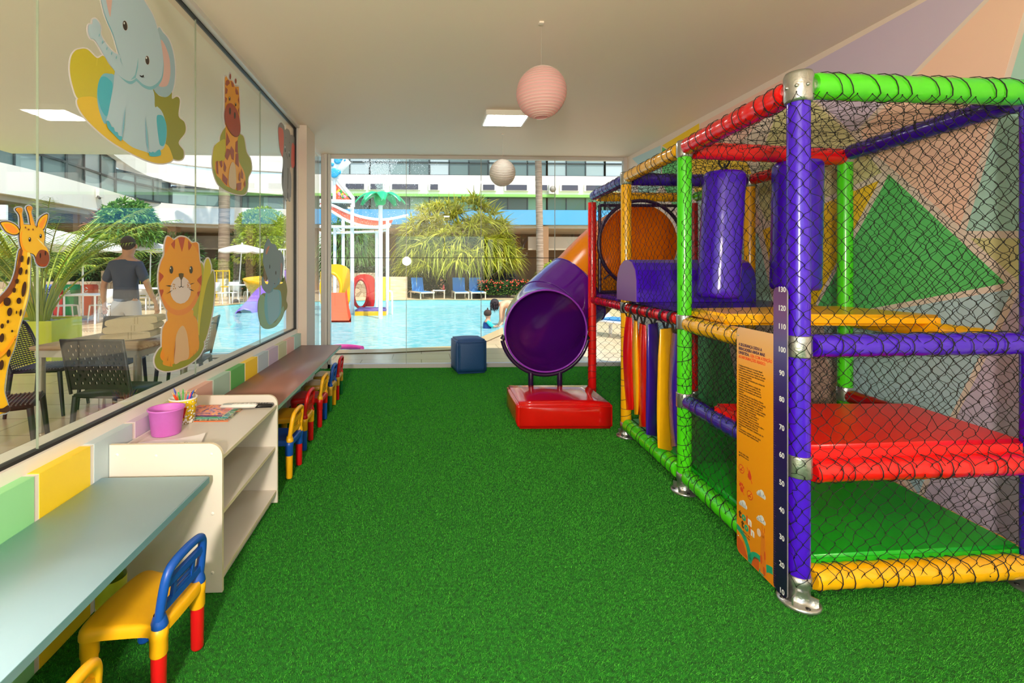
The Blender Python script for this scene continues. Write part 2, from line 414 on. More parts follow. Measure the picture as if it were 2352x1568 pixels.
# ------------------------------------------------------------------ artificial grass pile: blades over the whole floor
def grass():
    N = 820000
    y = Y0 * 0 + 0.55 + (FY - 0.6) * rng.random(N) ** 1.6; x = -1.31 + (RX + 1.30) * rng.random(N)
    vis = (np.abs(x) < 1.5 * y + 0.6); x, y = x[vis], y[vis]; n = len(x)
    sc = np.clip(y / 2.2, 0.8, 2.2)
    h = (0.006 + 0.006 * rng.random(n)) * (0.8 + 0.15 * sc); wd = 0.00092 * sc
    a = rng.random(n) * 2 * PI; lean = rng.normal(0, 0.0035, (n, 2)) + np.array([0.002, -0.003])
    V = np.zeros((n, 3, 3)); V[:, 0] = np.stack([x - np.cos(a) * wd, y - np.sin(a) * wd, 0 * x], 1)
    V[:, 1] = np.stack([x + np.cos(a) * wd, y + np.sin(a) * wd, 0 * x], 1)
    V[:, 2] = np.stack([x + lean[:, 0], y + lean[:, 1], h], 1)
    return V.reshape(-1, 3), np.arange(3 * n).reshape(-1, 3), np.repeat(rng.random(n), 3)
gm = leaf_mat('grass_blade', (30, 142, 24), (92, 206, 54), 0.65, 0.15)
v, f, r = grass()
tag(np_mesh('artificial_grass', v, f, gm, None, r), 'short bright green artificial grass pile covering the playroom floor', 'artificial grass', kind='stuff')

# ------------------------------------------------------------------ ceiling LED panels
LIT = M('led_diffuser', (255, 250, 244), 0.4, emit=PANEL_W)
def panel(x0, y0, label):
    t = thing('ceiling_light', label, 'ceiling light', (x0 + .22, y0 + .19, CZ), 0, 'square ceiling light panels')
    MB().box((x0, y0, CZ - 0.05), (x0 + 0.44, y0 + 0.38, CZ), M('panel_housing', (232, 228, 222), 0.4)).build('housing', t)
    MB().box((x0 + 0.02, y0 + 0.02, CZ - 0.0525), (x0 + 0.42, y0 + 0.36, CZ - 0.0495), LIT).build('diffuser', t)
panel(0.64, 4.63, 'square white surface mounted light panel on the ceiling, behind the pink paper lantern')
for px_, py_ in ((0.64, -0.8),):
    panel(px_, py_, 'square white surface mounted light panel on the ceiling near the camera')

# ------------------------------------------------------------------ paper lanterns
def lantern(u, v, d, R, rgb, label):
    c = D(u, v, d)
    t = thing('paper_lantern', label, 'paper lantern', (c.x, c.y, c.z), 0, 'round paper lanterns under the ceiling')
    pm_ = paper_mat('paper_%d' % rgb[1], rgb)
    prof = []; nr = 22
    a0, a1 = 0.27, PI - 0.25
    for i in range(nr * 4 + 1):
        th = a0 + (a1 - a0) * i / (nr * 4); k_ = 1 - 0.022 * abs(math.sin(PI * i / 4))
        prof.append((R * math.sin(th) * k_, -R * 1.03 * math.cos(th)))
    MB().lathe(prof, c, pm_, 40).build('paper_shade', t)
    mb = MB()
    wire = M('lantern_wire', (236, 214, 210) if rgb[1] < 190 else (214, 206, 196), 0.5)
    for i in range(0, nr + 1):
        th = a0 + (a1 - a0) * i / nr; rr = R * math.sin(th) + 0.0004; z = -R * 1.03 * math.cos(th)
        mb.tube([c + Vector((rr * math.cos(q * PI / 20), rr * math.sin(q * PI / 20), z)) for q in range(40)], 0.0011, wire, 5, closed=True)
    mb.build('wire_rib', t)
    rr = R * math.sin(a0)
    zb = -R * 1.03 * math.cos(a0)
    MB().tube([c + Vector((-rr, 0, zb)), c + Vector((rr * .5, 0, zb + .01)), c + Vector((rr * .3, rr * .5, R * .9))], 0.0011, M('thin_wire', (150, 120, 110), 0.4, metal=.5), 5).build('wire_spreader', t)
    mb = MB(); mb.tube([c + Vector((0, 0, R * 0.9)), (c.x + 0.003, c.y, CZ - 0.012)], 0.0008, M('nylon_thread', (200, 190, 180), 0.4), 5)
    mb.build('hanging_thread', t)
    MB().box((c.x - .014, c.y - .014, CZ - .012), (c.x + .014, c.y + .014, CZ), M('plastic_hook', (238, 226, 214), 0.4)).build('ceiling_hook', t)
lantern(1243, 213, 3.0, 0.158, (244, 198, 200), 'pink round paper lantern hanging nearest the camera')
lantern(1154, 397, 5.5, 0.152, (216, 208, 198), 'off-white round paper lantern hanging near the far window')

# unseen globe light added behind the camera in place of its flash
t = thing('flash_stand_in', 'added globe light on a stand behind the camera, in place of the flash', 'added light', (-.45, -1.25, 0.012))
MB().lathe([(.001, 0), (.15, 0), (.15, .02), (.02, .035)], (-.45, -1.25, .012), M('lamp_metal', (120, 118, 116), .35, metal=.8), 28).build('base', t)
MB().tube([(-.45, -1.25, .03), (-.45, -1.25, 1.48)], .012, MATS['lamp_metal'], 12).build('pole', t)
MB().ell((-.45, -1.25, 1.60), .13, M('flash_globe', (255, 240, 222), .4, emit=480.0), 24, 16).build('lamp_shade', t)
# ------------------------------------------------------------------ play structure: posts, rails, nets, decks
rows = [(1834, 1.94), (1572, 2.90), (1438, 3.85), (1360, 4.80)]
backs = [(2374, 2.02), (1941, 3.05), (1722, 3.95), (1593, 4.85)]
PA = [G(*p) for p in rows]; PB = [G(*p) for p in backs]
ZT = 2.12; PR = 0.041
play = thing('playground_structure', 'netted climbing frame with padded purple, green, yellow and red posts beside the mural wall', 'climbing frame', (PA[0].x, PA[0].y, 0))
def at(p, z): return Vector((p.x, p.y, z))
def rings(mb, a, b, r, step=0.082, skew=0.25):
    """one cord wound along the padding"""
    a, b = Vector(a), Vector(b); d = b - a; L = d.length; t = d.normalized()
    u = t.cross(Vector((0, 0, 1))); u = u.normalized() if u.length > 0.1 else Vector((1, 0, 0)); w_ = t.cross(u)
    n = max(2, int(L / step)); m = 14; pts = []; ph = random.uniform(0, 6)
    for i in range(n * m + 1):
        q = 2 * PI * i / m + ph; f = i / m; ff = math.floor(f) + (f % 1) ** 3           # mostly round, quick step to the next turn
        s_ = (ff + .25 * math.sin(f * 2.3)) / (n + .4) * L; s_ = min(max(s_, 0), L)
        pts.append(a + t * s_ + (u * math.cos(q) + w_ * math.sin(q)) * r)
    mb.tube(pts, 0.0019, NET, 4)
def padded(name, a, b, r, mat, lace=True, wr_=0.004, step=0.082, label=None):
    a, b = Vector(a), Vector(b); N = 46; pts = []; rs = []
    for i in range(N + 1):
        t = i / N; pts.append(a + (b - a) * t)
        rs.append(r + wr_ * (math.sin(i * 1.7) * 0.5 + 0.5) * random.uniform(.2, 1) - (0.004 if i in (0, N) else 0))
    o = MB().tube(pts, rs, mat, 18).build(name, play)
    if label: o['label'] = label
    if lace:
        mb = MB(); rings(mb, a, b, r + wr_ + 0.0015, step); mb.build('lacing', o)
    return o
def collar(p, z, h=0.044, up_open=False):
    mb = MB(); c = at(p, z)
    mb.lathe([(0.036, -h), (0.046, -h), (0.047, -h * .9), (0.047, h * .9), (0.046, h), (0.036, h)], c, CHROME, 20, caps=True)
    return mb
def post(p, col, z1, base=True, lace=None, bands=(), label=None):
    o = MB().tube([at(p, z) for z in np.linspace(0.10 if base else 0.02, z1, 30)], PR, col, 24).build('post', play)
    if label: o['label'] = label
    if base:
        c = at(p, 0); mb = MB()
        mb.lathe([(0.075, 0.004), (0.078, 0.012), (0.072, 0.018), (0.050, 0.022), (0.043, 0.03), (0.040, 0.06), (0.042, 0.075), (0.046, 0.08), (0.046, 0.12), (0.040, 0.124)], c, CHROME, 28)
        for q in range(4):
            a = q * PI / 2 + .6; e = Vector((math.cos(a), math.sin(a), 0))
            mb.obox(c + e * 0.055 + Vector((0, 0, .035)), e * 0.014, e.cross(Vector((0, 0, 1))) * 0.003, (0, 0, .016), CHROME)
            e2 = Vector((math.cos(a + .8), math.sin(a + .8), 0)); mb.lathe([(0.009, 0.0), (0.009, .005), (.001, .006)], c + e2 * 0.062 + Vector((0, 0, .017)), M('dark_bolt', (60, 58, 56), .4, metal=.7), 8)
        mb.build('base_flange', o)
    for z in bands: collar(p, z).build('clamp_collar', o)
    if lace:
        mb = MB(); rings(mb, at(p, lace[0]), at(p, lace[1]), PR + 0.002, 0.078, 0.1); mb.build('lacing', o)
    return o
post(PA[0], V_PUR, 2.07, bands=(1.06, 0.57, 2.12), label='tall purple padded post')
post(PA[1], V_GRN, 2.08, bands=(0.57, 1.05), lace=(0.15, 1.0), label='green padded post')
post(PA[2], V_YEL, 2.09, bands=(1.06,), lace=(0.15, 1.0), label='yellow padded post')
post(PA[3], V_RED, 2.05, base=True, lace=(0.02, 1.0), label='red padded post')
post(PB[0], V_PUR, 2.08, bands=(1.06, 0.57), label='purple padded post')
post(PB[1], V_GRN, 2.08, bands=(0.57,), label='green padded post')
post(PB[2], V_YEL, 2.08, label='yellow padded post')
post(PB[3], V_RED, 2.05, lace=(1.1, 2.0), label='red padded post')
# top connector of the near post, with two stub sockets
mb = MB(); c = at(PA[0], 0)
mb.lathe([(0.001, 2.185), (0.046, 2.185), (0.052, 2.17), (0.052, 2.075), (0.047, 2.06), (0.04, 2.06)], c, CHROME, 28)
dx = (PB[0] - PA[0]).normalized(); dy = (PA[1] - PA[0]).normalized()
for d_ in (dx, dy): mb.tube([at(PA[0], 2.13) + d_ * 0.03, at(PA[0], 2.13) + d_ * 0.09], 0.036, CHROME, 20)
for d_ in (-dx, -dy, (-dx - dy).normalized()): mb.ell(at(PA[0], 2.12) + d_ * 0.052, 0.008, CHROME, 8, 6)
mb.build('corner_connector', play)
for p in (PA[1], PA[2], PB[1], PB[2]): MB().lathe([(0.001, 2.165), (0.042, 2.165), (0.047, 2.15), (0.047, 2.07), (.04, 2.06)], at(p, 0), CHROME, 20).build('corner_connector', play)

def rail(p, q, z, mat, r=0.044, g=0.052, lace=True, z2=None, label=None):
    d_ = (q - p).normalized(); return padded('rail', at(p, z) + d_ * g, at(q, z if z2 is None else z2) - d_ * g, r, mat, lace, label=label)
rail(PA[0], PB[0], ZT + .012, V_GRN, r=0.052, label='bright green top rail'); rail(PA[0], PA[1], ZT, V_RED, r=.05, label='red top rail'); rail(PA[1], PA[2], ZT, V_YEL, label='yellow top rail'); rail(PA[2], PA[3], ZT - 0.01, M('blue_violet_vinyl', (54, 50, 150), .2, bump=.3, bscale=14), label='dark blue top rail')
rail(PB[0], PB[1], ZT, V_BLU, r=.048, label='purple top rail'); rail(PB[1], PB[2], ZT, V_RED); rail(PB[2], PB[3], ZT - .01, V_GRN)
# heavy red beam carrying the bags
padded('rail', at(PA[1], ZT - .01) + (PB[1] - PA[1]).normalized() * .06, at(PB[1], ZT - .02) - (PB[1] - PA[1]).normalized() * .03, 0.052, V_RED, False, label='thick red cross beam')
rail(PA[2], PB[2], ZT - .01, V_BLU, r=.05); rail(PA[3], PB[3], ZT - .01, V_YEL, r=.045)
# mid rails
rail(PA[0], PB[0], 1.06, V_PUR, r=0.046, label='purple middle rail'); rail(PA[0], PB[0], 0.545, V_RED, r=0.046, label='red middle rail')
rail(PA[0], PA[1], 0.565, V_BLU, r=0.042); rail(PA[0], PA[1], 1.04, V_YEL, r=0.045)
rail(PB[0], PB[1], 0.56, M('dark_red_vinyl', (170, 16, 20), .25), r=0.042, lace=False); rail(PB[0], PB[1], 1.05, V_YEL, r=.045, lace=False)
rail(PA[1], PA[2], 1.06, V_RED, r=0.036); rail(PA[2], PA[3], 1.06, V_RED, r=0.034)
rail(PA[3], PB[3], 1.07, V_BLU, r=0.03, lace=False)
# bottom rails
rail(PA[0], PB[0], 0.105, V_YEL, r=0.047, g=.05, label='yellow bottom rail'); rail(PA[0], PA[1], 0.11, V_GRN, r=0.046, g=.05); rail(PA[1], PA[2], 0.11, V_GRN, r=0.052, g=.05, label='green bottom rail'); rail(PB[0], PB[1], .11, V_YEL, lace=False)
def quadmat(name, pts, z0, z1, mat, label=None, r=0.012):
    bm = bmesh.new(); vs = [bm.verts.new((p.x, p.y, z)) for z in (z0, z1) for p in pts]; n = len(pts)
    bm.faces.new(vs[:n][::-1]); bm.faces.new(vs[n:])
    for i in range(n): bm.faces.new((vs[i], vs[(i + 1) % n], vs[n + (i + 1) % n], vs[n + i]))
    bmesh.ops.recalc_face_normals(bm, faces=bm.faces[:])
    bmesh.ops.bevel(bm, geom=bm.edges[:], offset=r, segments=3, affect='EDGES')
    mb = MB(); bm.verts.index_update(); vv = [v.co for v in bm.verts]; mb.add(vv, [[v.index for v in f.verts] for f in bm.faces if f.calc_area() < .01], mat, True); mb.add(vv, [[v.index for v in f.verts] for f in bm.faces if f.calc_area() >= .01], mat, False); bm.free()
    o = mb.build(name, play)
    if label: o['label'] = label
    return o
def lerp(a, b, t): return a + (b - a) * t
ux = (PB[0] - PA[0]).normalized() * 0.03
VG = M('green_floor_vinyl', (22, 172, 30), 0.28, bump=.08, bscale=10)
quadmat('floor_pad', [PA[0] + ux + dy * .02, PB[0] - ux + dy * .02, lerp(PB[0], PB[1], 1.0) - ux, PA[1] + ux], 0.09, 0.178, VG, 'green vinyl floor pad')
quadmat('floor_pad', [PA[1] + ux * 1.2, PB[1] - ux, PB[2] - ux, PA[2] + ux * 1.2], 0.05, 0.15, VG, 'green vinyl floor pad')
Ar, Br = G(1637, 2.57), G(2088, 2.57)
quadmat('step_deck', [PA[0] + ux * 1.4 - dy * .0, PB[0] - ux * 1.2, PB[0] - ux * 1.2 + dy * .05, Br, Ar], 0.575, 0.645, M('red_deck_vinyl', (240, 14, 14), .3, bump=.1, bscale=8), 'red padded step deck', .015)
Ay, By = G(1672, 2.52), G(2168, 2.46)
quadmat('step_deck', [lerp(PA[0], PA[1], .60) + ux, By, PB[1] + dy * .03 - ux * .2, PA[1] + ux], 1.075, 1.135, M('yellow_deck_vinyl', (252, 184, 6), .3, bump=.1, bscale=8), 'yellow padded step deck', .015)
quadmat('upper_deck', [PA[1] + ux + dy * .06, PB[1] - ux + dy * .06, PB[3] - ux - dy * .04, PA[3] + ux - dy * .04], 1.07, 1.125, M('purple_deck_vinyl', (66, 34, 150), .22, bump=.1, bscale=8), 'purple padded upper deck')

# ---- nets
def netpanel(p00, p10, p11, p01, cell=0.066, seed=0, hole=None, sag=0.0035, name='net_panel'):
    """diamond net between four corners (p00 lower left, p10 lower right, p11 upper right, p01 upper left)"""
    r_ = np.random.default_rng(seed); p00, p10, p11, p01 = map(Vector, (p00, p10, p11, p01))
    nx = max(2, round((p10 - p00).length / cell)) ; nz = max(2, round((p01 - p00).length / cell))
    nrm = (p10 - p00).cross(p01 - p00).normalized()
    def pt(i, j):
        s, t = i / (2 * nx), j / (2 * nz); return p00 * (1 - s) * (1 - t) + p10 * s * (1 - t) + p11 * s * t + p01 * (1 - s) * t
    K = {}
    for i in range(2 * nx + 1):
        for j in range(2 * nz + 1):
            if (i + j) % 2 == 0:
                e = 0 if i in (0, 2 * nx) or j in (0, 2 * nz) else 1
                K[(i, j)] = pt(i, j) + (Vector(r_.normal(0, .0035, 3)) + nrm * r_.normal(0, sag)) * e
    A, B = [], []
    for (i, j), a in K.items():
        for di in (-1, 1):
            b = K.get((i + di, j + 1))
            if b is None: continue
            m_ = (a + b) / 2
            if hole and (m_ - hole[0]).length < hole[1]: continue
            A.append(a); B.append(b)
    A = np.array(A); B = np.array(B); n = len(A); seg = 5
    ex = np.array((p10 - p00).normalized()); ez = np.array((p01 - p00).normalized()); nn = np.array(nrm)
    T = np.linspace(0, 1, seg + 1); w_ = np.sin(2 * PI * T) * cell * 0.045; amp = r_.normal(1, .8, n)
    C = A[:, None] + (B - A)[:, None] * T[None, :, None] ; sg = np.sign((B - A) @ ex)
    C = C - ex[None, None] * (sg * amp)[:, None, None] * w_[None, :, None] + ez[None, None] * (r_.normal(0, .5, n))[:, None, None] * w_[None, :, None]
    ax = nn; d = (B - A) / np.linalg.norm(B - A, axis=1, keepdims=True); sd_ = np.cross(d, ax)
    R = 0.00135
    V = np.zeros((n, seg + 1, 3, 3))
    for k_ in range(3):
        q = 2 * PI * k_ / 3; V[:, :, k_] = C + (sd_ * math.cos(q))[:, None] * R + (ax * math.sin(q))[None, None] * R
    base = np.arange(n)[:, None] * (seg + 1) * 3; Fs = []
    for s_ in range(seg):
        for k_ in range(3):
            k2 = (k_ + 1) % 3; Fs.append(np.stack([base[:, 0] + s_ * 3 + k_, base[:, 0] + s_ * 3 + k2, base[:, 0] + (s_ + 1) * 3 + k2, base[:, 0] + (s_ + 1) * 3 + k_], 1))
    V = V.reshape(-1, 3); Fc = np.concatenate(Fs)
    kn = np.array([k_ for k_ in K.values() if not (hole and (k_ - hole[0]).length < hole[1])]); o8 = np.array([[1, 0, 0], [0, 1, 0], [-1, 0, 0], [0, -1, 0], [0, 0, 1], [0, 0, -1]]) * 0.0036
    KV = (kn[:, None] + o8[None]).reshape(-1, 3); kb = np.arange(len(kn))[:, None] * 6 + len(V)
    tri = [(0, 1, 4, 4), (1, 2, 4, 4), (2, 3, 4, 4), (3, 0, 4, 4), (1, 0, 5, 5), (2, 1, 5, 5), (3, 2, 5, 5), (0, 3, 5, 5)]
    # quads only: use paired faces of the octahedron
    qd = [(0, 1, 2, 4), (0, 4, 2, 3), (0, 5, 2, 1), (0, 3, 2, 5)]
    KF = np.concatenate([kb + np.array(q)[None] for q in qd])
    return np_mesh(name, np.concatenate([V, KV]), np.concatenate([Fc, KF]), NET, play)
off = (PA[0] - PB[0]).normalized() * 0.0
fo = -dy * 0.047
netpanel(at(PA[0], .10) + fo - dx * .045, at(PB[0], .10) + fo, at(PB[0], 2.09) + fo, at(PA[0], 2.09) + fo - dx * .045, seed=1)
so = -dx * 0.03
netpanel(at(PA[1], .10) + so, at(PA[0], .10) + fo - dx * .045, at(PA[0], 2.09) + fo - dx * .045, at(PA[1], 2.09) + so, seed=2)
netpanel(at(PA[2], 1.08) + so, at(PA[1], 1.08) + so, at(PA[1], 2.09) + so, at(PA[2], 2.09) + so, seed=3)
netpanel(at(PA[3], .10), at(PB[3], .16), at(PB[3], 1.03), at(PA[3], 1.03), cell=.088, seed=4)
netpanel(at(PA[3], 1.08) + so, at(PA[2], 1.08) + so, at(PA[2], 2.07) + so, at(PA[3], 2.07) + so, seed=5)
netpanel(at(PB[0], .12), at(PB[1], .12), at(PB[1], 2.09), at(PB[0], 2.09), seed=6)
netpanel(at(PB[1], .12), at(PB[2], .12), at(PB[2], 2.09), at(PB[1], 2.09), seed=7)
netpanel(at(PB[2], .12), at(PB[3], .12), at(PB[3], 2.07), at(PB[2], 2.07), seed=8)
netpanel(at(PA[1], .12), at(PB[1], .12), at(PB[1], 1.0), at(PA[1], 1.0), cell=.055, seed=9)
EC = D(1468, 560, 4.82)
netpanel(at(PA[3], 1.12), at(PB[3], 1.12), at(PB[3], 2.06), at(PA[3], 2.06), cell=.05, seed=10, hole=(EC, 0.44))
for i in range(3): netpanel(at(PA[i], 2.13), at(PB[i], 2.13), at(PB[i + 1], 2.12), at(PA[i + 1], 2.12), seed=11 + i, sag=.012, name='roof_net')
# square frame and ring around the slide entrance
e1 = (PB[3] - PA[3]).normalized(); mb = MB()
cs = [at(PA[3], 1.14) + e1 * .07, at(PB[3], 1.14) - e1 * .07, at(PB[3], 2.02) - e1 * .07, at(PA[3], 2.02) + e1 * .07]
for i in range(4): mb.tube([cs[i] - dy * .03, cs[(i + 1) % 4] - dy * .03], 0.016, P_PUR, 12)
RE = 0.425
mb.tube([EC - dy * .05 + (e1 * math.cos(a) + Vector((0, 0, 1)) * math.sin(a)) * (RE + .012) for a in [2 * PI * k_ / 48 for k_ in range(48)]], 0.018, P_PUR, 10, closed=True)
for a in (0.8, 2.3, 3.9, 5.4): mb.tube([EC - dy * .05 + (e1 * math.cos(a) + Vector((0, 0, 1)) * math.sin(a)) * (RE + .02), EC - dy * .04 + (e1 * math.cos(a) + Vector((0, 0, 1)) * math.sin(a)) * (RE + .10)], .008, P_PUR, 8)
mb.build('entrance_frame', play)

# ------------------------------------------------------------------ tube slide
X0 = D(1254, 760, 4.72)
sl = thing('tube_slide', 'orange and purple plastic tube slide coming out above the red mat', 'slide', (X0.x, X0.y, 0))
bz = [EC, EC + Vector((.0, .46, .02)), EC + Vector((-.20, .52, -.22)), EC.lerp(X0, .5) + Vector((.03, .50, -.03)), X0 + Vector((.30, .48, .27)), X0 + Vector((.0, .42, .0)), X0]
path = []
for seg_ in (0, 3):
    q0, q1, q2_, q3 = bz[seg_:seg_ + 4]
    path += [q0 * (1 - t) ** 3 + q1 * 3 * t * (1 - t) ** 2 + q2_ * 3 * t * t * (1 - t) + q3 * t ** 3 for t in np.linspace(0, 1, 42)[(1 if seg_ else 0):]]
path = [Vector(p) for p in path]
SO = paper_mat('slide_orange', (255, 166, 22), .45); SO.node_tree.nodes['Principled BSDF'].inputs['Roughness'].default_value = .2; SP_ = M('slide_purple', (84, 16, 132), 0.12, coat=.7)
def shell(pts, r, mat, lip=True):
    mb = MB(); n = 48; out = mb.tube(pts, r, mat, n, caps=False, up=(0, 0, 1)); mb.tube(pts, r - .008, mat, n, caps=False, up=(0, 0, 1)); return mb
cut = 44
mo = shell(path[:cut], 0.405, SO); mo.build('orange_tube_section', sl)
MB().tube(path[27:cut + 2], .395, SP_, 48, caps=False, up=(0, 0, 1)).build('inner_sleeve', sl)
mp2 = shell(path[cut - 1:], 0.415, SP_)
mp2.build('purple_tube_section', sl)
def ringat(i, r, rr, mat):
    c = path[i]; t = (path[min(i + 1, len(path) - 1)] - path[max(i - 1, 0)]).normalized(); u = t.cross(Vector((0, 0, 1))).normalized(); w_ = t.cross(u)
    return [c + (u * math.cos(a) + w_ * math.sin(a)) * r for a in [2 * PI * k_ / 56 for k_ in range(56)]]
MB().tube(ringat(cut - 1, .418, 0, 0), 0.006, SP_, 8, closed=True).build('joint_flange', sl)
MB().tube(ringat(62, .418, 0, 0), 0.004, SP_, 8, closed=True).build('joint_flange', sl)
MB().tube(ringat(len(path) - 1, .412, 0, 0), 0.009, M('purple_lip', (150, 60, 200), .2), 10, closed=True).build('exit_lip', sl)
for q in (D(1331, 640, 5.05), D(1411, 698, 5.3)): MB().ell(q, (.012, .008, .012), CHROME, 10, 8).build('bolt', sl)
mb = MB(); ec = X0 + Vector((0, .03, 0)); RR = .445
mb.tube([ec + Vector((math.cos(a), 0, math.sin(a))) * RR for a in np.linspace(PI + .22, 2 * PI - .22, 34)], 0.021, P_PUR, 12)
for s_ in (-1, 1):
    a = PI + .2 if s_ < 0 else 2 * PI - .2
    mb.tube([ec + Vector((math.cos(a), 0, math.sin(a))) * (RR), ec + Vector((math.cos(a - s_ * -.08), 0, math.sin(a + s_ * .08))) * (RR - .03)], .026, BLACK, 12)
    lx = ec.x + s_ * .147
    mb.tube([(lx, ec.y, ec.z - math.sqrt(RR ** 2 - .147 ** 2)), (lx, ec.y, 0.012)], 0.027, P_PUR, 14)
    mb.lathe([(0.06, .012), (.06, .02), (.03, .026)], (lx, ec.y, 0), P_PUR, 16)
mb.build('support_cradle', sl)

# crash mat
cm = MB(); a_, b2, c2, d2 = G(1180, 3.99), G(1400, 3.99), G(1366, 4.66), G(1164, 4.66)
mat_c = (a_ + b2 + c2 + d2) / 4
t = thing('crash_mat', 'glossy red vinyl landing mat on the grass below the slide mouth', 'mat', (mat_c.x, mat_c.y, 0.012), -.03)
MB().rbox((-.405, -.33, 0), (.405, .33, .215), .018, M('red_mat_vinyl', (214, 14, 14), .16, bump=.05, bscale=6, coat=.5), 4, puff=.012).build('vinyl_cover', t, local=True)
MB().tube([(-.39, -.343, .2), (.39, -.343, .2)], .003, V_RED, 6).build('seam', t, local=True)

# blue pouf
t = thing('cube_pouf', 'dark blue cube pouf standing on the grass by the far window', 'pouf', (D(1076, 700, 6.28).x, 6.27, 0.012), .16)
MB().rbox((-.2, -.19, 0), (.2, .19, .44), .022, M('navy_leatherette', (34, 76, 128), .45, bump=.35, bscale=120), 4, puff=.022).build('leatherette_cover', t, local=True)
MB().tube([(-.188, -.2, .405), (.188, -.2, .405), (.21, 0.0, .41), (.188, .2, .405), (-.188, .2, .405), (-.21, 0, .41)], .003, M('navy_piping', (28, 62, 110), .5), 6, closed=True).build('piping', t, local=True)

# ------------------------------------------------------------------ punch bags
def bag(u, d, z0, z1, r, tilt, label, zt):
    c = D(u, 500, d); t = thing('punching_bag', label, 'punching bag', (c.x, c.y, z1), 0, 'purple punching bags inside the climbing frame')
    L = z1 - z0; mx = Matrix.Rotation(tilt, 3, 'Y')
    prof = [(.001, 0)] + [(r * .93, -.003), (r * .99, -.02)] + [(r + .0012 * math.sin(i * 1.3), -.03 - (L - .06) * i / 20) for i in range(21)] + [(r * .98, -L + .015), (r * .9, -L), (.001, -L - .01)]
    MB().lathe(prof, (c.x, c.y, z1), V_PUR, 32, mx).build('bag_body', t)
    mb = MB()
    for k_ in range(3):
        a = k_ * 2.1 + .4; mb.tube([(c.x + r * .5 * math.cos(a), c.y + r * .5 * math.sin(a), z1 - .005), (c.x, c.y, z1 + (zt - z1) * .6), (c.x, c.y, zt)], .006, BLACK, 6)
    mb.tube([Vector((c.x, c.y, zt + .03)) + Vector((0, math.cos(q), math.sin(q))) * .058 for q in [2 * PI * k_ / 16 for k_ in range(16)]], .006, BLACK, 6, closed=True)
    mb.build('hanging_strap', t)
    return t
bag(1664, 3.05, 1.19, 2.0, .122, -.055 * -1, 'purple punching bag hanging left of the tall purple post', 2.06)
bag(1832, 2.98, 1.245, 2.05, .135, .02, 'purple punching bag hanging half behind the tall purple post', 2.08)

# purple foam barrier on the upper deck
fb = D(1595, 700, 3.72)
t = thing('foam_barrier', 'purple round-topped foam barrier lying across the upper deck', 'foam block', (fb.x, fb.y, 1.125), 0)
prof = [(-.17, 0), (-.17, .16), (-.15, .24), (-.10, .295), (-.03, .32), (.04, .31), (.11, .27), (.155, .2), (.17, .12), (.17, 0)]
xa, xb = D(1452, 650, 3.6).x, D(1738, 650, 3.6).x - .03
MB().prism([(p[0] + fb.y, p[1] + 1.127) for p in prof], lambda a, b, h: (h, a, b), xa, xb, V_PUR, V_PUR).build('foam_body', t, fix=True)
MB().prism([(p[0] * 1.01 + fb.y, p[1] * 1.005 + 1.127) for p in prof], lambda a, b, h: (h, a, b), xa - .006, xa, M('pale_purple_vinyl', (130, 90, 160), .3)).build('end_cap', t, fix=True)

